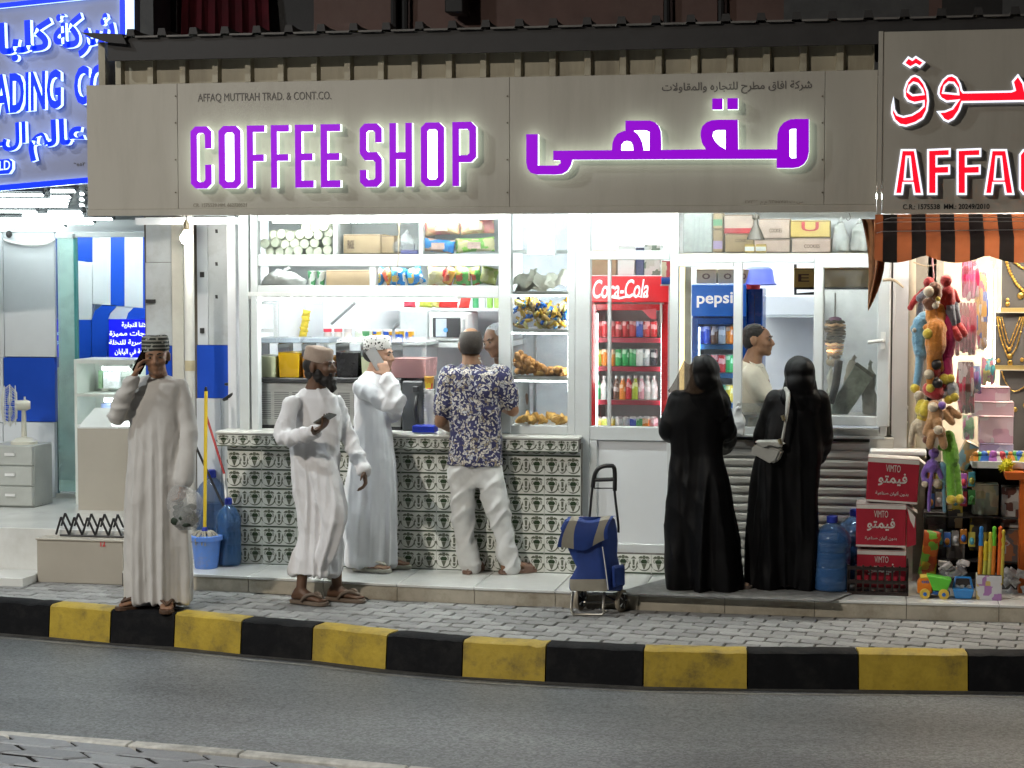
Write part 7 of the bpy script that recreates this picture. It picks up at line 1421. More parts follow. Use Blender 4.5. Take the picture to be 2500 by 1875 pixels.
sf = thing('wall_rack', 'dark metal rack under the yellow cartons', 'rack', P(1960, 716, .6)); part('rack_plate', B(MB(), 1940, 703, 2160, 707, .56, .4), m_dark, sf); part('rack_arm', MB().tube([P(1942, 645, .95), P(1942, 718, .95), P(1990, 716, .95)], .012, 6), m_dark, sf)
# stacked meat on a spit behind the casement glass
sw = thing('meat_spit', 'upright spit of stacked sliced meat behind the casement glass', 'meat', P(2038, 880, .45)); c = P(2038, 876, .45); part('rod', MB().tube([c, (c.x, c.y, Z(2038, 715, .45))], .006, 8), m_steel, sw); zt_ = Z(2038, 783, .45); hgt = zt_ - c.z; rng = random.Random(4)
for k in range(12):
 u = k / 11; r = .045 + .022 * math.sin(u * 2.4); ring = [(r * (1 + .18 * rng.uniform(-1, 1)), 0) for _ in range(14)]
 mb = MB().loft([[(c.x + ring[i][0] * f * math.cos(2 * math.pi * i / 14), c.y + ring[i][0] * f * math.sin(2 * math.pi * i / 14), c.z + hgt * u * .94 + dz + .006 * math.sin(i * 2.1 + k)) for i in range(14)] for f, dz in ((.6, 0), (1, .006), (1, .014), (.6, .02))]); part('meat_slice', mb, orand(mat('roast_meat', (.42, .29, .18), .55, var=.4, scale=30), .25), sw, smooth=True)
part('purple_top', MB().ball((c.x, c.y, zt_ + .01), (.045, .045, .018), 12, 6), mat('onion', (.25, .12, .25), .4, var=.2), sw, smooth=True); part('lower_lump', MB().ball((c.x - .01, c.y, c.z - .02), (.05, .05, .035), 12, 8), mat('roast_meat2', (.4, .33, .24), .6, var=.4, scale=30), sw, smooth=True)
gb = thing('cutting_board', 'stained pale green slab leaning behind the casement glass', 'board', P(2070, 1010, .3)); mb = Qp(MB(), [(2030, 985), (2092, 884), (2136, 915), (2070, 1012), (2030, 1010)], .3, .03); part('slab', mb, mat('stained_slab', (.36, .44, .42), .4, var=.2, scale=8, dirt=(.12, .14, .13), dscale=9, damount=.8), gb, bev=.004); part('dark_edge', Qp(MB(), [(2086, 890), (2092, 884), (2136, 915), (2130, 922)], .296, .003), mat('mould_edge', (.14, .16, .15), .7, var=.4, scale=30), gb)
tbk = thing('black_hose', 'thick black hose standing beside the pale slab', 'hose', P(2035, 980, .27)); pp, rr = smooth_path([P(2028, 985, .26), P(2040, 940, .26), P(2048, 880, .27)], [.024, .026, .028]); part('hose', MB().tube(pp, rr, 12), m_blk, tbk, smooth=True)
for k, (a, b, c_, d) in enumerate([(2055, 878, 2110, 960), (2015, 880, 2040, 1012), (2105, 890, 2142, 1012)]): blob_bag(['bundled white cloth behind the pale slab, in the middle', 'bundled white cloth left of the black hose', 'bundled grey cloth right of the pale slab'][k], a, b, c_, d, .42, k * 3, 'cloth_bundle', mat('bundle_cloth_%d' % k, [(.55, .53, .48), (.5, .52, .5), (.3, .33, .3)][k], .8, var=.2, scale=9))
tb2 = thing('inner_table', 'work table inside the service window', 'table', P(1950, 1040, .3)); part('table_top', MB().box(X(1811, 1010, .3), X(2150, 1010, .3), .25, .6, Z(1950, 1020, .3), Z(1950, 1012, .3)), m_steel, tb2)
for a in (1815, 2146): part('leg', MB().box(X(a, 1030, .3), X(a, 1030, .3) + .03, .3, .33, STEP, Z(1950, 1020, .3)), m_steel, tb2)
part('lower_pane', B(MB(), 1811, 985, 1986, 1044, YG + .01, .006), glass('frosted_lower_pane', (.85, .87, .87), .7, .35), shop)
# cartons and bags over the service window
TY = .22; zsh = Z(1900, 618, TY); ts = thing('top_shelf', 'wooden top shelf over the service window', 'shelf', P(1900, 622, TY)); part('board', MB().box(X(1655, 618, TY), X(2150, 618, TY), .17, .65, zsh - .025, zsh), mat('pale_wood', (.5, .36, .2), .6, var=.2, scale=5, stretch=(1, 8, 8)), ts); part('shelf_back', MB().box(X(1655, 560, .65), X(2150, 560, .65), .65, .67, zsh, 2.9), m_wallin, ts)
vb = thing('clear_vent_box', 'clear ribbed plastic box standing left of the cartons', 'box', P(1703, 617, TY)); part('shell', B(MB(), 1668, 520, 1738, 617, TY - .02, .12), MATS['frosted_plastic'], vb, bev=.004)
for a in (1690, 1702, 1714): part('rib', B(MB(), a, 525, a + 5, 612, TY - .026, .004), MATS['frosted_rib'], vb)
carton('tan carton with purple label left of the big carton', 1741, 560, 1764, 616, TY, .2, m_card, band=(.15, .5, mat('purple_label', (.4, .3, .5), .5))); carton('tan carton with green top on the narrow carton', 1741, 520, 1764, 559, TY, .2, m_card, band=(.2, .6, mat('green_label', (.1, .25, .13), .5)))
carton('large torn tan carton with red band over the service window', 1768, 524, 1838, 570, TY + .03, .3, m_pinkc, band=(.0, .28, m_redp)); carton('tan carton below the torn red banded carton', 1770, 571, 1840, 616, TY + .03, .3, m_card, 'COOKIES', m_prn, (.35, .75, .55, .72))
carton('pink printed carton on top behind the hanging lamp', 1852, 534, 1928, 582, TY + .04, .28, m_pinkc, 'COOKIES', m_prn, (.35, .75, .3, .5)); carton('pink carton with red tape under the lamp', 1842, 584, 1928, 616, TY + .04, .28, m_pinkc, band=(.1, .9, MATS['pink_cardboard'])); carton('yellow carton with red arc print', 1930, 538, 2026, 579, TY + .02, .28, m_yelc, 'U', m_redp, (.28, .72, .35, .9)); carton('pink printed carton under the yellow carton', 1933, 581, 2028, 616, TY + .02, .28, m_pinkc, 'COOKIES', m_prn, (.32, .72, .3, .55))
for k, (a, c) in enumerate([(1818, 1842), (1845, 1870)]): carton(['small yellow box with white label, left of the pair', 'small yellow box with white label, right of the pair'][k], a, 596, c, 617, TY - .03, .05, m_yelc, band=(.2, .7, m_wht), name='small_box', tape=False)
blob_bag('large white plastic bag at right end of the top shelf', 2028, 540, 2075, 615, .32, 12, m=MATS['white_plastic_bag']); blob_bag('second white plastic bag in the corner of the top shelf', 2072, 545, 2120, 615, .34, 15, m=MATS['white_plastic_bag'])
lp = P(1845, 585, -.1); hl_ = thing('hanging_lamp', 'dark bell shaped lamp hanging before the cartons', 'lamp', lp); part('bell', MB().lathe([(.058, 0), (.055, .012), (.035, .06), (.017, .095), (.014, .13), (.024, .135), (.024, .16)], 18, c=lp), mat('bronze_metal', (.03, .025, .018), .5, var=.2), hl_, smooth=50); part('cord', MB().tube([lp + Vector((0, 0, .16)), lp + Vector((0, 0, .26))], .005, 6), m_dark, hl_)
hk = thing('wire_hook', 'small bent wire hook under the sign edge', 'hook', P(2074, 540, -.4)); pp, rr = smooth_path([P(2073, 520, -.4), P(2076, 532, -.4), P(2070, 538, -.4), P(2066, 533, -.4)], [.002] * 4); part('wire', MB().tube(pp, rr, 5), m_dark, hk)
blob_bag('white plastic bag standing on the sill between the two women', 1782, 992, 1820, 1062, .02, 22, m=MATS['white_plastic_bag'])
# ------------------------------------------------------------------ things on the pavement and step
m_pet = mat('blue_clear_plastic', (.05, .14, .34), .08, var=.1, scale=6, alpha=.6, coat=.5); m_petcap = mat('blue_cap', (.02, .04, .35), .35, var=.05)
def water_bottle(label, base, r, h, rz=0, group=None):
 t = thing('water_bottle', label, 'bottle', base, rz, group); n = 32
 prof = [(.82, 0), (.97, .02), (1, .05), (1, .3), (.96, .32), (1, .34), (1, .5), (.96, .52), (1, .54), (1, .68), (.92, .75), (.7, .82), (.42, .875), (.26, .9), (.25, .93)]
 rings = []
 for f, z in prof:
  rings.append([(r * f * (1 + (.025 * math.cos(12 * a) if .6 < z < .88 else 0)) * math.cos(a), r * f * (1 + (.025 * math.cos(12 * a) if .6 < z < .88 else 0)) * math.sin(a), h * z) for a in [2 * math.pi * k / n for k in range(n)]])
 part('bottle_shell', MB().loft(rings), m_pet, t, world=False, smooth=40)
 part('water', MB().lathe([(r * .8, h * .02), (r * .95, h * .05), (r * .95, h * .6)], 24), mat('bottle_water', (.03, .1, .25), .05, var=.05, alpha=.55), t, world=False, smooth=40)
 part('cap', MB().lathe([(r * .3, h * .905), (r * .3, h * .985), (r * .2, h)], 18), m_petcap, t, world=False, smooth=40); return t
def wb(label, px, py, wpx, hpx, z0, group=None):
 b = G(px, py, z0); s = (P(px + 1, py, b.y) - P(px, py, b.y)).length; return water_bottle(label, b, wpx * s / 2, hpx * s, 0, group)
wb('blue water bottle behind the bucket with white stick in it', 559, 1380, 58, 158, STEP); wb('blue water bottle on the mat right of the women', 2030, 1440, 92, 186, STEP + .012); wb('blue water bottle half hidden behind the red cartons', 2086, 1424, 86, 186, STEP)
wb('dark blue water bottle at back beside the mop handle', 518, 1345, 74, 190, STEP)
# bucket with mop, sticks
bb = G(504, 1386, STEP); s = .0026; bk = thing('blue_bucket', 'blue plastic bucket with mop left of the tiled counter', 'bucket', bb); part('pail', MB().lathe([(.075, 0), (.08, .005), (.1, .2), (.105, .205), (.105, .215), (.096, .215), (.09, .2), (.07, .01), (.001, .01)], 28, c=bb, cap=False), mat('light_blue_plastic', (.1, .24, .68), .35, var=.08, dirt=(.3, .25, .2), dscale=14, damount=.5), bk, smooth=50); part('rim', MB().lathe([(.1, .19), (.112, .192), (.112, .222), (.1, .224)], 28, c=bb), MATS['light_blue_plastic'], bk, smooth=50)
mp_ = thing('mop', 'yellow handled mop standing in the blue bucket', 'mop', bb + Vector((0, 0, .2))); tp = P(503, 955, bb.y + .1); hb = bb + Vector((-.01, 0, .24)); part('handle', MB().tube([hb, tp], .012, 10), mat('yellow_pole', (.72, .5, .03), .35, var=.05), mp_, smooth=40); part('tip', MB().tube([tp, tp + Vector((0, 0, .03))], [.013, .008], 8), m_blk, mp_); part('collar', MB().tube([hb - Vector((0, 0, .03)), hb + Vector((0, 0, .04))], [.03, .016], 12), m_petcap, mp_, smooth=40)
rng = random.Random(9)
for k in range(26):
 a = rng.uniform(0, 6.28); d = Vector((math.cos(a), math.sin(a), 0)); pp, rr = smooth_path([hb + d * .015, hb + d * .05 + Vector((0, 0, .01)), hb + d * (.085 + .02 * rng.random()) + Vector((0, 0, -.03)), hb + d * .1 + Vector((0, 0, -.05 - .03 * rng.random()))], [.007, .008, .007, .005], 3); part('mop_strand', MB().tube(pp, rr, 6), mat('grey_mop_yarn', (.3, .28, .23), .9, var=.3, scale=40), mp_, smooth=True)
bt = G(559, 1380, STEP); rs2 = thing('red_stick', 'red and white stick leaning behind the water bottle', 'stick', bt + Vector((0, 0, .3))); a, b, c = P(502, 1010, .35), P(548, 1158, .1), P(553, 1230, bt.y + .02); part('red_handle', MB().tube([a, b], .009, 8), mat('red_plastic', (.45, .05, .05), .4, var=.1), rs2, smooth=40); part('white_shaft', MB().tube([b, c], .009, 8), m_wht, rs2, smooth=40)
gs = thing('grey_pole', 'thin dark pole leaning behind the blue bottles', 'pole', P(540, 1230, .3)); part('shaft', MB().tube([P(478, 1090, .35), P(545, 1235, .3)], .009, 8), m_dark, gs, smooth=40)
st = thing('black_strap', 'black curved handle sticking out beside the partition post', 'handle', P(560, 975, .2)); pp, rr = smooth_path([P(546, 976, .2), P(560, 968, .18), P(575, 952, .2), P(570, 940, .25), P(550, 938, .3)], [.012, .016, .018, .016, .01]); part('grip', MB().tube(pp, rr, 10), m_blk, st, smooth=True)
# low beige box with black zigzag rack
lb0 = G(100, 1418, 0); lx0, lx1 = lb0.x, G(292, 1432, 0).x; lz = .305; ly = G(200, 1425, 0).y
bx_ = thing('beige_step_box', 'low beige box bearing a small red mark at left', 'box', ((lx0 + lx1) / 2, ly + .2, 0)); part('box_body', MB().box(lx0, lx1, ly, ly + .45, 0, lz - .012), m_beigep, bx_, bev=.004); part('box_top', MB().box(lx0 - .006, lx1 + .006, ly - .008, ly + .455, lz - .011, lz), m_beigep, bx_, bev=.003)
part('lettering', ptext(MB(), '12', [(245, 1321), (257, 1320), (257, 1334), (245, 1335)], ly - .004, .002, off=.02), mat('red_mark', (.7, .05, .06), .6, var=.1), bx_)
zz = thing('zigzag_rack', 'black zigzag metal rack on the low beige box', 'rack', ((lx0 + lx1) / 2, ly + .25, lz))
for lay_, yy in enumerate((ly + .12, ly + .32)):
 pts = []
 for k in range(5):
  x = X(150 + k * 32, 1300, yy) + lay_ * .03; pts += [(x - .04, yy, lz + .012), (x, yy, lz + .135)]
 pts.append((X(150 + 5 * 32, 1300, yy) - .04 + lay_ * .03, yy, lz + .012))
 for a, b in zip(pts, pts[1:]): part('bar', MB().tube([a, b], .008, 8), m_blk, zz, smooth=40)
for y_ in (ly + .12, ly + .32): part('base_rail', MB().tube([(lx0 + .12, y_, lz + .008), (lx1, y_, lz + .008)], .008, 8), m_blk, zz)
# lower white floor slab left
part('lower_floor', MB().box(X(-500, 1400, ly), lx0 - .004, G(20, 1411, .06).y, fy0 - .003, 0, .06), m_steptop, lshop, bev=.004)
# fan on a clear drawer unit
fb = G(28, 1236, .35); FYn = fb.y - .05; du = thing('plastic_storage_unit', 'translucent plastic drawer unit under the white fan', 'drawers', (fb.x, FYn, .35)); m_tr = mat('milky_plastic', (.62, .64, .6), .3, var=.08, alpha=.6); dx0, dx1, dz1 = X(-25, 1160, FYn), X(84, 1160, FYn), Z(30, 1087, FYn)
for k in range(3): z0, z1 = .36 + (dz1 - .36) * k / 3 + .004, .36 + (dz1 - .36) * (k + 1) / 3 - .004; d_ = part('drawer', MB().box(dx0 + .006, dx1 - .006, FYn - .03, FYn + .3, z0, z1), m_tr, du, bev=.006); part('pull', MB().box((dx0 + dx1) / 2 - .04, (dx0 + dx1) / 2 + .04, FYn - .042, FYn - .03, (z0 + z1) / 2, (z0 + z1) / 2 + .02), m_wht, d_)
part('case', MB().box(dx0, dx1, FYn, FYn + .32, .35, dz1), m_tr, du, bev=.006)
fz = dz1; fn = thing('table_fan', 'white table fan standing on the clear drawer unit', 'fan', (P(42, 1086, FYn).x, FYn + .12, fz)); fx = P(42, 1086, FYn).x; fy = FYn + .12; m_fan = mat('cream_fan_plastic', (.66, .65, .56), .35, var=.04)
part('base', MB().lathe([(.1, 0), (.1, .02), (.06, .045), (.02, .055)], 24, c=(fx, fy, fz)), m_fan, fn, smooth=40); hubz = Z(42, 992, FYn); part('stem', MB().tube([(fx, fy, fz + .04), (fx, fy, hubz - .03)], [.022, .016], 10), m_fan, fn, smooth=40); A_ = Vector((-1, -.45, 0)).normalized(); hub = Vector((fx, fy, hubz))
part('motor', MB().tube([hub - A_ * .05, hub - A_ * .02, hub + A_ * .06], [.03, .042, .038], 14), m_fan, fn, smooth=40); part('knob', MB().tube([hub + Vector((.01, 0, .035)), hub + Vector((.01, 0, .065))], .008, 8), m_fan, fn)
Mf = Matrix.Translation(hub + A_ * .1) @ A_.to_track_quat('Z', 'Y').to_matrix().to_4x4()
for k in range(3):
 a0 = k * 2.094; mb = MB(); vs = [];
 for i in range(6):
  for j, w_ in enumerate((-.5, .5)): a = a0 + w_ * (.5 + .12 * i); rr_ = .03 + .022 * i; vs.append(Mf @ Vector((rr_ * math.cos(a), rr_ * math.sin(a), w_ * .035)))
 mb.add([tuple(v) for v in vs], [(2 * i, 2 * i + 1, 2 * i + 3, 2 * i + 2) for i in range(5)]); part('blade', mb, mat('pale_blade', (.55, .58, .55), .3, var=.05, alpha=.7), fn, smooth=True)
gd = MB()
for rr_, zz_ in ((.16, 0), (.15, .04), (.11, .055), (.06, .065), (.15, -.04), (.1, -.05)):
 gd.tube([Mf @ Vector((rr_ * math.cos(a), rr_ * math.sin(a), zz_)) for a in [2 * math.pi * k / 32 for k in range(33)]], .0025, 4)
for k in range(28):
 a = 2 * math.pi * k / 28; gd.tube([Mf @ Vector((.03 * math.cos(a), .03 * math.sin(a), .068)), Mf @ Vector((.12 * math.cos(a), .12 * math.sin(a), .054)), Mf @ Vector((.16 * math.cos(a), .16 * math.sin(a), 0)), Mf @ Vector((.1 * math.cos(a), .1 * math.sin(a), -.05))], .0016, 4)
o = part('guard', gd, m_fan, fn); o['kind'] = 'stuff'
cv = thing('security_camera', 'small dark dome camera on the blue and white wall', 'camera', P(22, 572, FY)); part('dome', MB().ball(P(22, 572, FY - .04), (.022, .03, .03), 12, 8), m_dark, cv, smooth=True); part('mount', MB().tube([P(22, 566, FY), P(22, 570, FY - .04)], .012, 8), m_wht, cv)
cb = thing('white_cable', 'white cable sagging across the blue and white wall', 'cable', P(70, 598, FY)); pp, rr = smooth_path([P(9, 586, FY - .03), P(40, 594, FY - .03), P(75, 598, FY - .03), P(110, 596, FY - .03), P(134, 585, FY - .03)], [.011] * 5); part('cable', MB().tube(pp, rr, 8), m_wht, cb, smooth=True)
# shopping trolley
tb = G(1470, 1500, 0); TY_ = tb.y; tro = thing('shopping_trolley', 'blue and grey fabric shopping trolley standing at the step', 'trolley', (tb.x, TY_, 0)); m_tb = mat('blue_nylon', (.012, .04, .2), .6, var=.15, scale=10, bump=.15, bscale=200); m_tg = mat('grey_nylon', (.27, .25, .2), .65, var=.12, scale=10, bump=.15, bscale=200); m_tm = mat('black_tube', (.02, .02, .022), .35); m_chr = mat('dull_chrome', (.4, .38, .33), .35, metal=.8, var=.2)
bag = MB(); rings = []; nS = 10
for py, fl, frr, br in [(1262, 1392, 1462, 1500), (1268, 1374, 1460, 1507), (1290, 1362, 1464, 1513), (1320, 1373, 1470, 1514), (1355, 1388, 1474, 1511), (1384, 1402, 1477, 1517), (1406, 1390, 1479, 1523), (1414, 1384, 1481, 1525), (1436, 1384, 1486, 1525), (1443, 1388, 1486, 1522)]:
 c4 = [P(fl, py, TY_ - .06), P(frr, py, TY_ - .09), P(br, py, TY_ + .14)]; c4.append(c4[0] + (c4[2] - c4[1])); ring = []
 for i in range(4):
  for k in range(nS):
   q = c4[i].lerp(c4[(i + 1) % 4], k / nS); cc = sum(c4, Vector()) / 4; d = (q - cc); f = 1 - .09 * (1 - min(1, min(k, nS - k) / 1.6)) + .04 * math.sin(math.pi * k / nS) + .05 * (abs(noise.noise(q * 9)) - .25); ring.append(Vector((cc.x + d.x * f, cc.y + d.y * f, q.z)))
 rings.append(ring)
rings.reverse(); bag.loft(rings); N4 = 4 * nS; bag.m = [1 if (i // N4) < 2 and (i % N4) < nS else 0 for i in range(len(bag.f) - 2)] + [0, 0]
part('bag', bag, [m_tb, m_tg], tro, smooth=40)
part('piping', MB().tube([P(1471, 1335, TY_ - .105), P(1478, 1385, TY_ - .1), P(1485, 1440, TY_ - .1)], .003, 5), m_wht, tro); part('side_pocket', MB().hexa([P(1492, 1380, TY_ - .05), P(1519, 1376, TY_ + .08), P(1519, 1430, TY_ + .08), P(1494, 1436, TY_ - .05)], [v + Vector((.022, -.012, 0)) for v in (P(1492, 1384, TY_ - .05), P(1519, 1380, TY_ + .08), P(1519, 1428, TY_ + .08), P(1494, 1433, TY_ - .05))]), m_tb, tro, bev=.008)
fl_ = MB(); fpts = []
for r in range(10):
 u = r / 9
 for k in range(15):
  s_ = k / 14; d0 = .3 * (1 - u); px = (1372 + 112 * s_) + 22 * (1 - u) ** 2 - 8 * u * (1 - s_) + 3 * math.sin(u * 5 + s_ * 8); py = 1262 + (74 - 20 * s_ * s_ + 10 * math.sin(s_ * 3.1)) * max(0, u - .22) / .78 - 3 * math.sin(s_ * 9); fpts.append(tuple(P(px, py, TY_ - .1 - .035 * math.sin(min(1, u) * 2.6) + (.24 * (1 - u / .3) if u < .3 else 0))))
fl_.add(fpts, [(r * 15 + k, (r + 1) * 15 + k, (r + 1) * 15 + k + 1, r * 15 + k + 1) for r in range(9) for k in range(14)], [1 if (k in (1, 2, 3, 10, 11, 12)) else 0 for r in range(9) for k in range(14)]); part('flap', fl_, [m_tb, m_tg], tro, smooth=60)
pp, rr = smooth_path([P(1437, 1300, TY_ + .16), P(1439, 1268, TY_ + .16), P(1447, 1185, TY_ + .17), P(1452, 1160, TY_ + .17), P(1464, 1142, TY_ + .17), P(1488, 1137, TY_ + .17), P(1500, 1145, TY_ + .17), P(1500, 1195, TY_ + .17), P(1509, 1275, TY_ + .16), P(1510, 1300, TY_ + .16)], [.008] * 10); part('handle_tube', MB().tube(pp, rr, 8), m_tm, tro, smooth=True)
pp, rr = smooth_path([P(1447, 1190, TY_ + .17), P(1452, 1160, TY_ + .17), P(1464, 1142, TY_ + .17), P(1488, 1137, TY_ + .17), P(1500, 1145, TY_ + .17), P(1501, 1198, TY_ + .17)], [.014] * 6); part('grip', MB().tube(pp, rr, 10), m_tm, tro, smooth=True)
part('cross_bar', MB().tube([P(1448, 1172, TY_ + .17), P(1500, 1170, TY_ + .17)], .013, 8), m_tm, tro); part('cross_wire', MB().tube([P(1450, 1192, TY_ + .17), P(1500, 1192, TY_ + .17)], .004, 6), m_tm, tro)
zf = .03
for q in ((1398, 1445), (1476, 1445)): part('leg', MB().tube([P(q[0], q[1], TY_ - .02), P(q[0] - 4, 1485, TY_ - .06), P(q[0], 1497, TY_ - .07)], .009, 8), m_chr, tro, smooth=True)
part('foot_bar', MB().tube([P(1393, 1492, TY_ - .07), P(1400, 1500, TY_ - .07), P(1470, 1501, TY_ - .07), P(1478, 1490, TY_ - .07)], .009, 8), m_chr, tro, smooth=True)
axL, axR = P(1418, 1470, TY_ + .12), P(1517, 1472, TY_ + .1); part('axle', MB().tube([axL, axR], .007, 8), m_chr, tro); part('brace', MB().tube([P(1476, 1452, TY_), P(1510, 1470, TY_ + .1)], .006, 6), m_tm, tro)
for cW in (axL, axR):
 cW = Vector((cW.x, cW.y, .073)); D = Vector((1, -.35, 0)).normalized(); Mw = Matrix.Translation(cW) @ D.to_track_quat('Z', 'Y').to_matrix().to_4x4(); wh = part('wheel', MB().lathe([(.012, -.02), (.05, -.012), (.05, .012), (.012, .02)], 20, M=Mw), m_blk, tro, smooth=40); part('tyre', MB().lathe([(.052, -.014), (.068, -.012), (.073, 0), (.068, .012), (.052, .014)], 24, M=Mw, cap=False), mat('pale_worn_tyre', (.3, .26, .2), .8, var=.2), wh, smooth=40)
 for k in range(5): a = k * 1.257; part('spoke', MB().tube([Mw @ Vector((.012 * math.cos(a), .012 * math.sin(a), .014)), Mw @ Vector((.05 * math.cos(a), .05 * math.sin(a), .014))], .005, 5), m_greyp, wh)
# ------------------------------------------------------------------ right stall goods
m_vim = mat('dark_red_carton', (.36, .012, .03), .5, var=.1, scale=10); m_vw = mat('carton_white', (.62, .58, .54), .6, var=.1); m_vb = mat('carton_inside', (.2, .14, .09), .8, var=.1)
def vimto(label, a, b, c, d, Y, dep, tilt, flap=True, side=True):
 x0, x1, z0, z1 = X(a, (b + d) / 2, Y), X(c, (b + d) / 2, Y), Z((a + c) / 2, d, Y), Z((a + c) / 2, b, Y); cx, cz = (x0 + x1) / 2, (z0 + z1) / 2; t = thing('red_carton', label, 'box', (cx, Y + dep / 2, z0)); w_, h_ = x1 - x0, z1 - z0
 def fin(nm, mb, m, pr=t, **k): rot_about(mb, (cx, Y, z0), 'Y', tilt); return part(nm, mb, m, pr, **k)
 bx = fin('box', MB().box(x0, x1, Y, Y + dep, z0, z1), m_vim, bev=.003); fin('white_edge', MB().box(x0 + .001, x1 - .001, Y - .002, Y, z1 - h_ * .10, z1 - .002), m_vw, bx); fin('white_edge', MB().box(x0 + .001, x1 - .001, Y - .002, Y, z0 + .002, z0 + h_ * .05), m_vw, bx)
 fin('top_face', MB().box(x0 + .001, x1 - .001, Y + .001, Y + dep - .002, z1, z1 + .003), m_vw, bx)
 if flap: fin('open_flap', MB().hexa([(x1 - .002, Y + .01, z1 - .004), (x1 + .07, Y + .02, z1 - .055), (x1 + .07, Y + dep - .02, z1 - .055), (x1 - .002, Y + dep - .01, z1 - .004)], [(x1 - .002, Y + .01, z1), (x1 + .07, Y + .02, z1 - .051), (x1 + .07, Y + dep - .02, z1 - .051), (x1 - .002, Y + dep - .01, z1)]), m_vw, bx)
 fin('lettering', MB().text('VIMTO', x0 + w_ * .36, x0 + w_ * .64, z0 + h_ * .70, z0 + h_ * .86, Y - .004, .002, off=.0), m_vw, bx)
 fin('lettering', MB().text(ar('فيمتو'), x0 + w_ * .22, x0 + w_ * .78, z0 + h_ * .38, z0 + h_ * .68, Y - .003, .002, off=.02), m_vw, bx)
 fin('lettering', MB().text(ar('بدون ألوان صناعية'), x0 + w_ * .18, x0 + w_ * .82, z0 + h_ * .16, z0 + h_ * .27, Y - .003, .002, off=.012), m_vw, bx); return t
VY = G(2150, 1452, STEP).y
vimto('dark red drink carton, topmost of the stack by the toys', 2114, 1120, 2240, 1228, VY + .05, .22, R(2.5), True); vimto('dark red drink carton with torn side, second in the stack', 2090, 1232, 2212, 1336, VY + .03, .22, 0, True); vimto('dark red drink carton in the stack just above the crate', 2092, 1345, 2212, 1440, VY + .05, .2, 0, False)
sl_ = thing('torn_flap_strip', 'torn white strip hanging from the second red carton', 'cardboard', P(2225, 1300, VY)); part('strip', Qp(MB(), [(2213, 1240), (2236, 1262), (2236, 1330), (2213, 1336)], VY + .04, .02), m_vim, sl_); part('white_tear', Qp(MB(), [(2215, 1240), (2235, 1262), (2232, 1290), (2222, 1270)], VY + .036, .003), m_vw, sl_)
cr_ = thing('black_crate', 'black slatted plastic crate at the bottom of the carton stack', 'crate', P(2150, 1452, VY)); cx0_, cx1_, cz0_, cz1_ = X(2072, 1415, VY), X(2214, 1415, VY), STEP, Z(2150, 1380, VY); m_crt = mat('black_brown_plastic', (.022, .014, .012), .4, var=.1)
for k in range(9): x = cx0_ + (cx1_ - cx0_) * k / 8; part('slat', MB().box(x - .006, x + .006, VY - .02, VY - .008, cz0_, cz1_), m_crt, cr_)
for z in (cz0_, cz0_ + .07, cz1_ - .03): part('rail', MB().box(cx0_ - .01, cx1_ + .01, VY - .022, VY - .006, z, z + .022), m_crt, cr_)
for x in (cx0_ - .01, cx1_ - .002): part('end_panel', MB().box(x, x + .012, VY - .02, VY + .32, cz0_, cz1_), m_crt, cr_)
# wash basin with tap
wbn = thing('wash_basin', 'cream wash basin with backboard behind the red cartons', 'basin', P(2200, 1120, .1)); m_cer = mat('cream_ceramic', (.6, .57, .47), .3, var=.08, scale=4); part('backboard', B(MB(), 2156, 1030, 2262, 1100, .3, .05), m_cer, wbn, bev=.008); bz = Z(2190, 1108, .05)
part('bowl_rim', MB().box(X(2130, 1108, .0), X(2262, 1108, .0), -.05, .34, bz - .035, bz), m_cer, wbn, bev=.012, seg=2, smooth=40); part('pedestal', MB().box(X(2160, 1200, .1), X(2230, 1200, .1), .1, .3, STEP, bz - .035), m_cer, wbn)
tp_ = thing('white_tap', 'small white wall tap above the wash basin', 'tap', P(2215, 1010, .3)); part('body', MB().tube([P(2230, 995, .4), P(2212, 995, .32), P(2204, 998, .3), P(2203, 1011, .3)], .012, 10), m_wht, tp_, smooth=True); part('lever', MB().tube([P(2213, 994, .32), P(2212, 984, .32), P(2200, 980, .3)], .008, 8), m_wht, tp_, smooth=True)
lid = thing('foam_lid', 'white foam lid resting on the wash basin', 'lid', P(2190, 1118, .0)); part('slab', B(MB(), 2124, 1101, 2262, 1112, -.12, .2), m_wht, lid, bev=.006)
# plush toys hanging in a bunch
def furry(name, c): return mat(name, c, .95, var=.2, scale=60, sheen=.6, bump=.6, bscale=120)
def plush(label, parts_, m_main, Y, extra=(), eye=None):
 """parts_: list of (px,py,dY,r_px) chains forming one soft body"""
 mb = MB(); pxm = .00262
 for ch in parts_:
  pts = [P(a, b, Y + dy) for a, b, dy, r in ch]; rs = [r * pxm for *_, r in ch]
  if len(pts) == 1: mb.ball(pts[0], rs[0], 12, 9)
  else: pp, rr = smooth_path(pts, rs, 4); cap_tube(mb, pp, rr, 10)
 lowest = max((b for ch in parts_ for a, b, *_ in ch)); first = parts_[0][0]; t = thing('plush_toy', label, 'plush toy', P(first[0], lowest, Y))
 part_mesh('body', remesh(mb, 'plush', m_main, .006, 2, lambda co, n: n * .003 * noise.noise(co * 55)), t)
 for nm, m, chs in extra:
  for ch in chs:
   mb = MB(); pts = [P(a, b, Y + dy) for a, b, dy, r in ch]; rs = [r * pxm for *_, r in ch]
   if len(pts) == 1: mb.ball(pts[0], rs[0], 12, 9)
   else: pp, rr = smooth_path(pts, rs, 3); cap_tube(mb, pp, rr, 10)
   part(nm, mb, m, t, smooth=True)
 return t
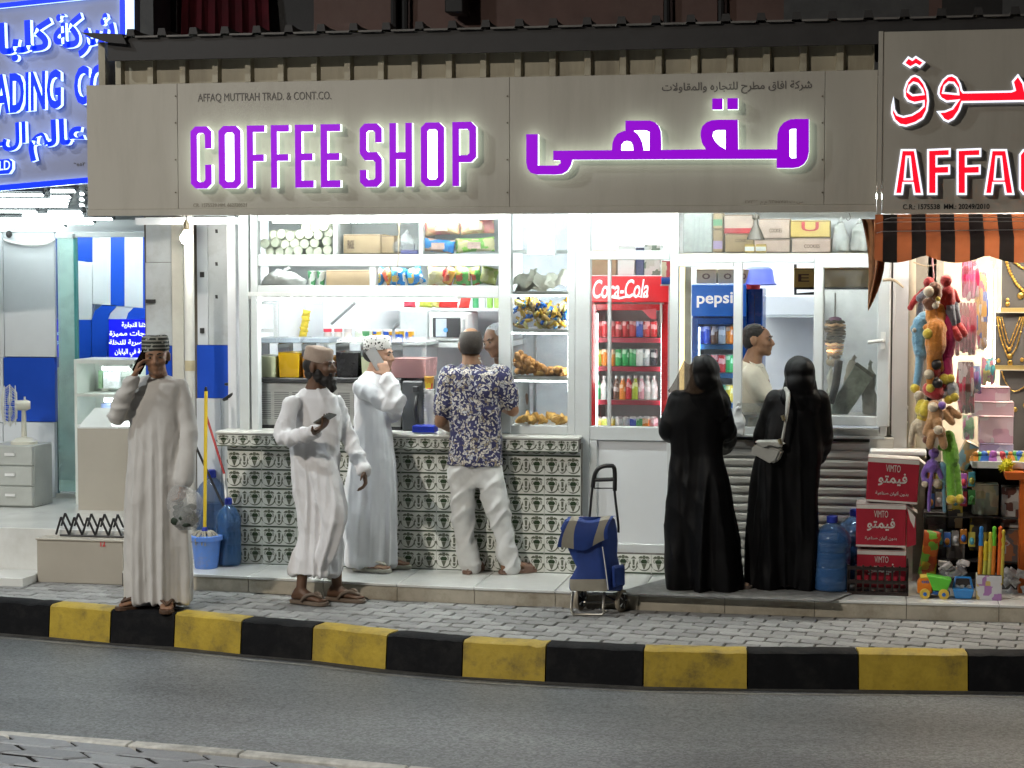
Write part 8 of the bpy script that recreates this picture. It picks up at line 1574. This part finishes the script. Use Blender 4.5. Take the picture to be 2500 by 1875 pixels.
YP = -.35; m_blu, m_ora, m_mag, m_grn, m_pur, m_tanp, m_brn, m_yel, m_redpl, m_cream, m_nav = furry('sky_blue_fur', (.17, .36, .5)), furry('orange_fur', (.6, .22, .03)), furry('magenta_fur', (.55, .03, .15)), furry('lime_fur', (.2, .52, .05)), furry('purple_fur', (.2, .1, .42)), furry('tan_fur', (.5, .27, .12)), furry('brown_fur', (.2, .08, .04)), furry('yellow_fur', (.65, .5, .05)), furry('red_fur', (.45, .03, .03)), furry('cream_fur', (.6, .5, .36)), furry('slate_fur', (.16, .17, .21))
plush('sky blue long legged plush bear in the hanging bunch', [[(2250, 790, .03, 22), (2252, 830, .03, 26), (2252, 856, .03, 22)], [(2246, 860, .03, 11), (2244, 900, .03, 11), (2238, 940, .03, 10)], [(2258, 780, .04, 20)], [(2233, 803, .02, 11)]], m_blu, YP, [('paw', m_yel, [[(2234, 948, .02, 12)]]), ('ear', m_cream, [[(2233, 806, -.01, 6)]])])
plush('orange long legged plush bear in front of the hanging bunch', [[(2285, 800, -.06, 24), (2284, 842, -.06, 26), (2282, 862, -.05, 20)], [(2271, 868, -.06, 10), (2272, 900, -.06, 10), (2271, 938, -.06, 10)], [(2292, 868, -.04, 9), (2296, 900, -.03, 9)], [(2302, 803, -.06, 10)], [(2262, 800, -.06, 9)], [(2276, 776, -.04, 16), (2270, 740, -.04, 11)], [(2296, 776, -.03, 14), (2297, 750, -.03, 10)]], m_ora, YP, [('paw', m_yel, [[(2272, 948, -.07, 12)], [(2266, 815, -.1, 13)]]), ('ear', m_brn, [[(2298, 808, -.09, 6)]])])
plush('magenta long legged plush bear at right of the bunch', [[(2312, 780, 0, 18), (2314, 820, 0, 20), (2312, 860, 0, 18)], [(2308, 866, 0, 16), (2312, 900, 0, 14), (2316, 924, 0, 12)], [(2302, 870, .02, 12), (2300, 915, .02, 11)]], m_mag, YP, [('paw', m_yel, [[(2306, 926, -.02, 14)], [(2320, 924, -.02, 11)]])])
plush('plain red and grey plush doll hanging at top right', [[(2310, 685, -.02, 15)], [(2314, 712, -.02, 15), (2318, 740, -.02, 14)], [(2304, 712, -.03, 7), (2300, 735, -.03, 6), (2308, 752, -.03, 6)], [(2330, 712, 0, 7), (2340, 735, 0, 6)]], m_redpl, YP, [('trouser_leg', m_nav, [[(2318, 745, -.02, 13), (2326, 790, -.02, 9)], [(2330, 745, 0, 11), (2338, 785, 0, 8)]]), ('boot', m_redpl, [[(2328, 800, -.02, 9), (2340, 824, -.03, 10)], [(2342, 795, 0, 9), (2354, 815, -.01, 9)]])])
plush('plain red and grey plush doll behind at top left', [[(2268, 690, .05, 14)], [(2255, 712, .05, 9), (2236, 730, .05, 9), (2222, 752, .05, 7)]], m_redpl, YP, [('sleeve', m_nav, [[(2258, 716, .04, 10), (2246, 728, .03, 10)], [(2250, 745, .06, 9), (2245, 765, .06, 8)]])])
plush('brown and cream plush animal at top of the bunch', [[(2282, 705, -.07, 17), (2284, 718, -.07, 16)], [(2270, 745, -.06, 14), (2262, 738, -.07, 10)]], m_brn, YP, [('muzzle', m_cream, [[(2268, 712, -.1, 13)], [(2284, 746, -.1, 8)]]), ('paw', m_yel, [[(2290, 730, -.11, 6)]])])
plush('dark red and black plush animal in the lower bunch', [[(2280, 905, -.03, 18)], [(2272, 950, -.04, 20), (2286, 958, -.04, 20)], [(2300, 940, -.02, 12)]], m_redpl, YP, [('head_patch', m_blk, [[(2284, 890, -.06, 14)], [(2288, 936, -.07, 13)]]), ('belly', m_cream, [[(2268, 914, -.08, 12)], [(2244, 966, -.02, 12)]])])
plush('grey plush animal with yellow paws at right of bunch', [[(2322, 946, 0, 16), (2326, 964, 0, 14)], [(2300, 962, -.03, 12)]], furry('grey_fur', (.35, .37, .4)), YP, [('paw', m_yel, [[(2316, 976, -.03, 11)], [(2330, 970, -.03, 11)]])])
plush('yellow plush bird pair below the bunch', [[(2246, 1000, -.03, 14), (2250, 984, -.03, 11)], [(2258, 1006, -.06, 15), (2262, 988, -.06, 11)], [(2252, 1020, -.02, 14)]], m_yel, YP)
plush('tan plush dog with many hanging paws', [[(2280, 992, -.08, 16), (2284, 1016, -.08, 20)], [(2272, 1030, -.1, 11), (2262, 1056, -.1, 10)], [(2290, 1030, -.12, 11), (2292, 1056, -.12, 10)], [(2306, 1010, -.06, 11), (2324, 1030, -.06, 9)], [(2318, 1000, -.04, 10), (2340, 1015, -.04, 9)], [(2296, 1050, -.1, 11), (2304, 1088, -.1, 10)], [(2276, 1060, -.12, 11), (2270, 1088, -.12, 10)]], m_tanp, YP, [('paw', m_cream, [[(2278, 994, -.12, 12)], [(2291, 1050, -.15, 11)]]), ('purple_patch', m_pur, [[(2300, 990, -.1, 10)]])])
plush('cream plush dog with a long ear at left below', [[(2246, 1040, -.02, 20), (2262, 1056, -.02, 18)], [(2232, 1040, -.04, 9), (2226, 1062, -.05, 8), (2224, 1082, -.05, 7)]], m_cream, YP, [('nose', m_brn, [[(2262, 1074, -.08, 10)]])])
plush('lime green long legged plush bear hanging lowest', [[(2316, 1064, -.02, 14), (2320, 1100, -.02, 20), (2322, 1120, -.02, 20)], [(2318, 1140, -.02, 13), (2324, 1210, -.02, 12)], [(2332, 1140, .0, 12), (2340, 1208, .0, 11)], [(2308, 1080, -.03, 9), (2296, 1092, -.04, 8)]], m_grn, YP, [('paw', m_yel, [[(2322, 1220, -.04, 12)], [(2342, 1218, -.02, 12)]])])
plush('purple plush monkey with dangling tail', [[(2280, 1106, -.05, 13)], [(2276, 1138, -.05, 17)], [(2262, 1140, -.06, 7), (2254, 1160, -.06, 7), (2260, 1176, -.07, 7)], [(2292, 1148, -.05, 7), (2298, 1165, -.05, 6)], [(2276, 1150, -.07, 5), (2270, 1200, -.07, 5), (2268, 1245, -.07, 5)]], m_pur, YP, [('foot', m_cream, [[(2258, 1182, -.08, 8)]])])
plush('light blue plush monkey with dangling tail', [[(2302, 1140, -.02, 13), (2300, 1160, -.02, 12)], [(2308, 1150, -.02, 7), (2304, 1190, -.02, 5), (2306, 1248, -.02, 5)]], m_blu, YP, [('foot', m_cream, [[(2288, 1180, -.05, 11)]])])
hs = thing('plush_rope', 'brown cord holding the bunch of plush toys', 'cord', P(2280, 640, YP)); part('cord', MB().tube([P(2276, 630, YP + .05), P(2280, 680, YP)], .006, 6), mat('pink_cord', (.5, .25, .25), .8), hs); pp, rr = smooth_path([P(2230, 640, -.2), P(2262, 650, -.2), P(2290, 645, -.2)], [.005] * 3); part('cross_rope', MB().tube(pp, rr, 6), MATS['jute'], hs)
st_ = thing('wooden_stick', 'pale stick tied beside the open casement', 'stick', P(2180, 690, -.1)); pp, rr = smooth_path([P(2155, 684, -.1), P(2182, 684, -.1), P(2206, 702, -.12)], [.01, .01, .006]); part('shaft', MB().tube(pp, rr, 8), MATS['jute'], st_); part('string', MB().tube([P(2184, 682, -.1), P(2186, 800, -.05)], .005, 6), m_wht, st_)
# hanging packs and accessories
m_film = mat('clear_film', (.8, .8, .8), .1, var=0, alpha=.2)
def hang_pack(label, a, b, c, d, Y, cols, tail=True, n=6):
 t = thing('hanging_pack', label, 'packet', P((a + c) / 2, d, Y)); m = multimat('pack_' + label[:14].replace(' ', '_'), cols, 30, .3, (1, 1, .25)); rng = random.Random(int(a + b))
 for k in range(n): px = a + (c - a) * (k + .5) / n; pp, rr = smooth_path([P(px, b + 4, Y), P(px + rng.uniform(-3, 3), (b + d) / 2, Y - .03), P(px + rng.uniform(-4, 4), d - rng.uniform(0, 12), Y)], [.008, .02, .012]); part('strand', MB().tube(pp, rr, 8), m, t, smooth=True)
 part('film', B(MB(), a - 2, b, c + 2, d, Y - .045, .07), m_film, t, bev=.01); return t
hang_pack('pink and red clear pack of accessories behind the dolls', 2350, 620, 2385, 735, .0, [(.6, .1, .25), (.5, .02, .08), (.65, .45, .5)]); hang_pack('dark red long pack beside the magenta bear', 2334, 735, 2384, 868, .0, [(.3, .03, .05), (.5, .08, .12), (.2, .05, .04)]); hang_pack('brown and red pack hanging low beside the bunch', 2340, 880, 2376, 1010, .02, [(.12, .05, .04), (.35, .03, .06), (.4, .35, .35)]); hang_pack('colourful trinket strip in front of the warm light', 2386, 660, 2410, 860, .1, [(.5, .3, .1), (.1, .15, .4), (.6, .55, .5), (.4, .05, .1)], n=4); hang_pack('purple and white trinkets below the strip', 2372, 890, 2392, 960, .05, [(.3, .15, .45), (.6, .6, .65), (.15, .25, .5)], n=4)
# jewellery boards with gold necklaces
m_brd = mat('charcoal_velvet', (.09, .085, .085), .85, var=.1); m_gold = mat('gold', (.75, .48, .12), .28, metal=.9, var=.15, scale=40); m_led_ = mat('gold_trim', (.5, .38, .15), .4, metal=.5)
JY = .75
def board(label, a, b, c, d, drops):
 t = thing('necklace_board', label, 'jewellery', P((a + c) / 2, d, JY)); part('velvet', B(MB(), a, b, c, d, JY, .03), m_brd, t); part('ledge', B(MB(), a - 4, d, c, d + 10, JY - .06, .1), m_led_, t)
 for dr in drops:
  pts = [P(x_, y_, JY - .012) for x_, y_ in dr['pts']]; pp, rr = smooth_path(pts, [dr.get('r', .006)] * len(pts), 4); nk = part('necklace', MB().tube(pp, rr, 6), m_gold, t, smooth=True)
  for k, p in enumerate(pp):
   if k % dr.get('bead', 2) == 0: part('bead', MB().ball(p - Vector((0, .004, 0)), dr.get('r', .006) * 1.5, 7, 5), m_gold, nk, smooth=True)
  for x_, y_, r_ in dr.get('pend', ()): part('pendant', MB().ball(P(x_, y_, JY - .014), (r_, .006, r_ * 1.1), 10, 7), m_gold, nk, smooth=True)
 return t
board('upper charcoal board with coin necklace and earrings', 2446, 610, 2620, 752, [dict(pts=[(2455, 628), (2462, 655), (2475, 682), (2490, 702), (2510, 715), (2540, 702), (2560, 660)], r=.008, bead=1, pend=((2492, 722, .022), (2510, 735, .02))), dict(pts=[(2478, 640), (2500, 655), (2530, 640)], r=.008, pend=((2460, 732, .012), (2460, 742, .015)))])
board('lower charcoal board with long stranded gold necklace', 2428, 764, 2620, 893, [dict(pts=[(2435, 775), (2442, 820), (2455, 858), (2464, 870), (2480, 850), (2492, 810), (2500, 775)], r=.005, pend=((2464, 853, .014), (2465, 870, .018), (2466, 886, .018))), dict(pts=[(2440, 775), (2452, 830), (2464, 852), (2478, 825), (2496, 775)], r=.005), dict(pts=[(2446, 775), (2456, 815), (2464, 838), (2474, 815), (2490, 775)], r=.004, pend=((2438, 880, .013), (2495, 878, .013)))])
board('bottom charcoal board with a thin gold chain', 2440, 905, 2620, 1130, [dict(pts=[(2446, 908), (2456, 935), (2475, 955), (2500, 945), (2520, 920)], r=.004, pend=((2505, 990, .02), (2478, 1000, .016)))])
# pink boxes, toys and stock of the stall
m_pk = multimat('pale_pink_print', [(.68, .5, .55), (.7, .55, .6), (.62, .36, .45), (.72, .66, .68)], 9, .45)
for k, (a, b, c, d, dy) in enumerate([(2380, 945, 2466, 980, .2), (2374, 981, 2476, 1018, .12), (2390, 1016, 2474, 1082, .05), (2392, 1083, 2474, 1122, .04)]): carton(['pale pink box, topmost of the pile behind the plush toys', 'wide pale pink box, second in the pile', 'square pale pink box, third in the pile', 'low lilac box at the bottom of the pink pile'][k], a, b, c, d, dy, .15, m_pk if k < 3 else multimat('lilac_print', [(.5, .42, .6), (.6, .5, .66), (.4, .3, .5)], 9, .45), name='gift_box', tape=False)
tt = thing('stall_table', 'low stall table carrying small toys and pink boxes', 'table', P(2450, 1180, 0)); part('table_top', MB().box(X(2372, 1130, -.1), X(2800, 1130, -.1), -.2, .6, Z(2450, 1140, -.1), Z(2450, 1124, -.1)), m_whitep, tt)
for a in (2376, 2780): part('leg', MB().box(X(a, 1200, .3), X(a, 1200, .3) + .03, .3, .33, STEP, Z(2450, 1140, -.1)), m_steel, tt)
rng = random.Random(31); tz = Z(2450, 1124, -.1); cset = [mat('toy_%d' % k, c, .35, var=.1) for k, c in enumerate([(.5, .2, .03), (.1, .35, .1), (.05, .15, .5), (.55, .5, .1), (.35, .1, .4), (.6, .6, .62), (.5, .05, .08), (.1, .4, .5)])]
for k in range(12):
 x = X(2380 + k * 11, 1120, -.1); c = (x, -.15 + .1 * rng.random(), tz); mb = MB(); w_ = rng.uniform(.025, .05); mb.hexa([(c[0] - w_, c[1] - .03, tz), (c[0] + w_, c[1] - .03, tz), (c[0] + w_, c[1] + .03, tz), (c[0] - w_, c[1] + .03, tz)], [(c[0] - w_ * .5, c[1] - .02, tz + .03), (c[0] + w_ * .7, c[1] - .02, tz + .03), (c[0] + w_ * .7, c[1] + .02, tz + .03), (c[0] - w_ * .5, c[1] + .02, tz + .03)]); mb.ball((c[0], c[1], tz + .04), rng.uniform(.015, .028), 8, 6); rot_about(mb, c, 'Z', rng.uniform(0, 3)); solo('small_toy', mb, cset[k % 8], '%s small toy from the left on stall table, %s' % (ORD[k], ['orange', 'green', 'blue', 'yellow', 'purple', 'white', 'red', 'teal'][k % 8]), 'toy', 'small toys on the stall table', smooth=40)
bsk = thing('orange_basket', 'orange plastic basket at right edge of the stall table', 'basket', P(2480, 1170, -.3)); x0, x1, z0, z1 = X(2452, 1160, -.3), X(2560, 1160, -.3), Z(2480, 1172, -.3), Z(2480, 1152, -.3); m_ob = mat('orange_plastic', (.65, .14, .02), .35, var=.05)
part('tray', MB().hexa([(x0 + .01, -.3, z0), (x1, -.3, z0), (x1, -.1, z0), (x0 + .01, -.1, z0)], [(x0, -.32, z1), (x1, -.32, z1), (x1, -.08, z1), (x0, -.08, z1)]), m_ob, bsk, bev=.004); part('bracket', MB().box(x0 + .1, x0 + .2, -.25, -.15, z0 - .9, z0), m_ob, bsk)
sb_ = thing('spiky_ball', 'yellow spiky rubber ball on the stall table', 'ball', P(2458, 1150, -.2)); c = P(2458, 1138, -.25); part('core', MB().ball(c, .035, 12, 8), mat('neon_yellow', (.65, .62, .02), .4), sb_, smooth=True)
for k in range(60): d = Vector((rng.gauss(0, 1), rng.gauss(0, 1), rng.gauss(0, 1))).normalized(); part('spike', MB().tube([c + d * .03, c + d * .058], [.006, .001], 5), MATS['neon_yellow'], sb_)
# toys standing on the white step edge
TYs = G(2300, 1462, STEP).y; xx = X(2280, 1440, TYs); k_ = .0026
trk = thing('toy_truck', 'orange and green plastic toy dump truck on the step', 'toy truck', (xx, TYs + .05, STEP)); m_to, m_tgn, m_tbl, m_ty = mat('toy_orange', (.7, .2, .02), .3, var=.05), mat('toy_green', (.12, .55, .05), .3, var=.05), mat('toy_blue', (.02, .12, .45), .3, var=.05), mat('toy_yellow', (.7, .5, .08), .3, var=.05)
cabx0, cabx1 = X(2240, 1430, TYs), X(2276, 1430, TYs); z1 = Z(2258, 1412, TYs); part('cab', MB().prism([(cabx0, STEP + .03), (cabx1, STEP + .03), (cabx1, z1), (cabx0 + .02, z1), (cabx0, z1 - .03)], TYs, TYs + .1), m_to, trk, bev=.005); part('cab_roof', MB().box(cabx0 + .015, cabx1, TYs - .003, TYs + .103, z1, z1 + .012), m_ty, trk, bev=.004)
part('chassis', MB().box(cabx0 + .02, X(2320, 1440, TYs), TYs + .015, TYs + .085, STEP + .022, STEP + .045), m_tbl, trk); dx0_, dx1_ = X(2266, 1420, TYs), X(2324, 1420, TYs); part('dump_body', MB().prism([(dx0_ + .03, STEP + .05), (dx1_ - .03, STEP + .05), (dx1_, z1 - .005), (dx0_ - .01, z1 + .02), (dx0_ + .01, z1 - .02)], TYs - .005, TYs + .11), m_tgn, trk, bev=.004)
for px in (2258, 2304):
 x = X(px, 1450, TYs); Mw = Matrix.Translation((x, TYs - .012, STEP + .03)) @ Matrix.Rotation(R(90), 4, 'X'); whl = part('wheel', MB().lathe([(.03, -.012), (.033, -.006), (.033, .006), (.03, .012)], 18, M=Mw), m_ty, trk, smooth=40); part('hub', MB().lathe([(.012, .011), (.012, .016)], 12, M=Mw), m_tbl, whl); part('wheel', MB().lathe([(.03, -.012), (.033, -.006), (.033, .006), (.03, .012)], 18, M=Matrix.Translation((x, TYs + .112, STEP + .03)) @ Matrix.Rotation(R(90), 4, 'X')), m_ty, trk, smooth=40)
part('face_print', MB().text('oo', cabx0 + .025, cabx1 - .02, z1 - .03, z1 - .015, TYs - .003, .002, off=.02), m_tbl, trk)
bx0_, bx1_ = X(2326, 1440, TYs), X(2378, 1440, TYs); tc_ = thing('toy_bucket', 'blue plastic toy tub filled with silver bits on the step', 'toy', ((bx0_ + bx1_) / 2, TYs + .05, STEP)); m_tb2 = mat('toy_sky_blue', (.03, .2, .52), .3, var=.05); z2 = Z(2352, 1416, TYs)
part('tub', MB().hexa([(bx0_ + .015, TYs, STEP + .004), (bx1_ - .015, TYs, STEP + .004), (bx1_ - .015, TYs + .09, STEP + .004), (bx0_ + .015, TYs + .09, STEP + .004)], [(bx0_, TYs - .012, STEP + .06), (bx1_, TYs - .012, STEP + .06), (bx1_, TYs + .1, STEP + .06), (bx0_, TYs + .1, STEP + .06)]), m_tb2, tc_, bev=.004); part('back_frame', MB().tube([(bx0_ + .005, TYs + .09, STEP + .05), (bx0_ + .02, TYs + .1, z2), (bx1_ - .02, TYs + .1, z2), (bx1_ - .005, TYs + .09, STEP + .05)], .008, 8), m_tb2, tc_, smooth=40)
for k in range(14): part('silver_bit', MB().ball((bx0_ + .02 + (bx1_ - bx0_ - .04) * rng.random(), TYs + .02 + .06 * rng.random(), STEP + .062 + .015 * rng.random()), (.012, .01, .007), 6, 4), m_steel, tc_)
wx0, wx1 = X(2384, 1430, TYs), X(2446, 1430, TYs); z3 = Z(2414, 1406, TYs); wbx = thing('wand_box', 'printed display box full of bright bubble wands', 'box', ((wx0 + wx1) / 2, TYs + .05, STEP)); part('box', MB().box(wx0, wx1, TYs, TYs + .12, STEP, z3), multimat('wand_box_print', [(.62, .62, .64), (.6, .6, .62), (.4, .2, .45), (.6, .45, .15)], 16, .45), wbx, bev=.003); part('rim', MB().box(wx0 + .006, wx1 - .006, TYs + .006, TYs + .114, z3, z3 + .002), m_dark, wbx)
for k, (px, top, c1, c2) in enumerate([(2393, 1290, (.03, .2, .55), (.7, .25, .03)), (2404, 1326, (.65, .5, .03), (.5, .5, .08)), (2416, 1304, (.6, .5, .05), (.55, .5, .1)), (2425, 1290, (.15, .55, .04), (.7, .22, .03)), (2440, 1290, (.7, .12, .02), (.75, .16, .03)), (2446, 1298, (.65, .5, .05), (.6, .5, .08))]):
 p0, p1 = P(px - 2, 1425, TYs + .05), P(px + 2, top + 42, TYs + .05); p2 = P(px + 3, top, TYs + .05); t = thing('bubble_wand', ['bubble wand with blue cap, leftmost in the display box', 'short yellow bubble wand, second in the display box', 'yellow bubble wand, third in the display box', 'bubble wand with green cap in the display box', 'orange-red bubble wand in the display box', 'yellow bubble wand, rightmost in the display box'][k], 'toy', p0); part('tube', MB().tube([p0, p1], .014, 10), mat('wand_tube_%d' % k, c2, .15, var=.05, coat=.4), t, smooth=40); pp, rr = smooth_path([p1, p1.lerp(p2, .3), p1.lerp(p2, .55), p1.lerp(p2, .8), p2], [.016, .013, .017, .012, .014]); part('cap', MB().tube(pp, rr, 10), mat('wand_cap_%d' % k, c1, .3, var=.05), t, smooth=True); part('cap_knob', MB().ball(p2, .014, 8, 6), MATS['wand_cap_%d' % k], t, smooth=True)
# boxed and blister packed toys stacked behind
for k, (a, b, c, d, dy, cl, lb, tx) in enumerate([(2375, 1182, 2438, 1258, .1, [(.45, .42, .25), (.3, .35, .3), (.55, .5, .35)], 'boxed toy with faded print beside the lime bear', None), (2368, 1262, 2420, 1345, .08, [(.03, .03, .03), (.05, .05, .05), (.4, .33, .05)], 'black boxed toy with yellow window', None), (2314, 1222, 2350, 1290, .06, [(.5, .4, .05), (.05, .05, .05), (.55, .5, .3)], 'yellow toy vehicle box under the lime bear', None), (2312, 1300, 2356, 1365, .05, [(.25, .23, .22), (.3, .28, .27), (.15, .14, .13)], 'grey boxed toy car behind the truck', None), (2340, 1080, 2376, 1150, .15, [(.35, .3, .18), (.2, .35, .4), (.5, .3, .1)], 'tilted brown and blue puzzle box', None), (2350, 1150, 2376, 1190, .12, [(.6, .3, .04), (.55, .4, .05), (.3, .1, .05)], 'orange and yellow toy box by the puzzle', None), (2445, 1190, 2560, 1290, .1, [(.3, .28, .26), (.12, .05, .04), (.45, .42, .4)], 'wide clear boxed toy at the right edge', None), (2450, 1295, 2560, 1380, .05, [(.12, .1, .1), (.3, .12, .06), (.4, .38, .36)], 'dark boxed toy above the silver packets', None), (2255, 1250, 2310, 1360, .1, [(.05, .045, .045), (.1, .1, .1), (.25, .25, .26)], 'dark blister pack behind the orange toy', None)]):
 carton(lb, a, b, c, d, dy, .14, multimat('toybox_%d' % k, cl, 14, .3), name='toy_box', tape=False, tilt=R(28) if k == 4 else 0)
blk = thing('toy_rack', 'dark wire rack holding boxed toys at the stall', 'rack', P(2400, 1440, .2)); part('back_board', B(MB(), 2262, 1130, 2600, 1452, .3, .02), m_dark, blk)
for y in (1262, 1368): part('rack_shelf', MB().box(X(2262, y, .05), X(2600, y, .05), .02, .3, Z(2400, y + 3, .05), Z(2400, y, .05)), m_dark, blk)
pouch('bag of bright play sticks left of the truck boxes', 2270, 1350, 44, 110, -.05, multimat('play_sticks', [(.5, .1, .03), (.2, .5, .06), (.6, .45, .05), (.6, .15, .03)], 16, .2), .12, .06, 77, name='toy_packet')
for k in range(16):
 px, py = 2296 + 76 * rng.random(), 1372 + 34 * rng.random(); q = P(px, py, -.06 - .1 * rng.random()); mb = MB().box(-.03, .03, -.012, .012, -.018, .018); M = Matrix.Translation(q) @ Matrix.Rotation(rng.uniform(-1, 1), 4, 'Y') @ Matrix.Rotation(rng.uniform(-1, 1), 4, 'X'); mb.v = [tuple(M @ Vector(v)) for v in mb.v]; o = solo('silver_packet', mb, [mat('foil_silver', (.55, .55, .57), .2, metal=.7, var=.3, scale=50), mat('foil_white', (.6, .6, .62), .3, var=.3, scale=50)][k % 2], 'small silver packet in the loose pile behind the toy truck', 'packet', 'silver packets piled behind the truck', bev=.005)
for k in range(14):
 px, py = 2455 + 60 * rng.random(), 1395 + 60 * rng.random(); q = P(px, py, -.2 - .1 * rng.random()); mb = pouch_mb(q, .07, .05, .025, k, rng.uniform(-1, 1)); solo('clear_packet', mb, mat('clear_packet_film', (.5, .5, .5), .15, var=.4, scale=60), 'clear packet in the pile at lower right corner', 'packet', 'clear packets at lower right', smooth=True)
ht = thing('tray_stand', 'low stand under the packet piles', 'stand', P(2400, 1440, -.05)); part('stand_top', MB().box(X(2290, 1420, -.1), X(2600, 1420, -.1), -.12, .2, STEP, Z(2330, 1412, -.1)), m_dark, ht)
for k in range(18):
 a, b = 2264 + (k % 6) * 20, [1150, 1196, 1290][k // 6] + (k * 7) % 11; q = P(a + 8, b + 34, .0 - .02 * (k % 3)); t = thing('blister_pack', ORD[k % 6] + ' small bright blister pack from left, ' + ['upper', 'middle', 'lower'][k // 6] + ' row of the toy rack', 'packet', q, group='blister packs on the toy rack')
 part('card', B(MB(), a, b, a + 17, b + 36, q.y, .006), cset[(k * 3) % 8], t, bev=.002); part('bubble', MB().ball(P(a + 8.5, b + 22, q.y - .004), (.017, .018, .024), 10, 7), cset[(k * 5 + 2) % 8], t, smooth=True); part('hook', MB().tube([P(a + 8.5, b, q.y), P(a + 8.5, b - 6, q.y + .1)], .002, 5), m_dark, t)
hang_pack('teal and pink strip of clips beside the necklace boards', 2398, 870, 2424, 940, .12, [(.1, .4, .45), (.6, .2, .3), (.65, .6, .2)], n=5); hang_pack('gold and brown tassel pack at the top by the awning', 2352, 590, 2384, 640, -.1, [(.5, .3, .08), (.25, .08, .05), (.6, .5, .2)], n=5); hang_pack('white and pink ribbon pack left of the pink boxes', 2352, 1010, 2376, 1076, .1, [(.65, .6, .62), (.6, .2, .35), (.3, .5, .3)], n=4)
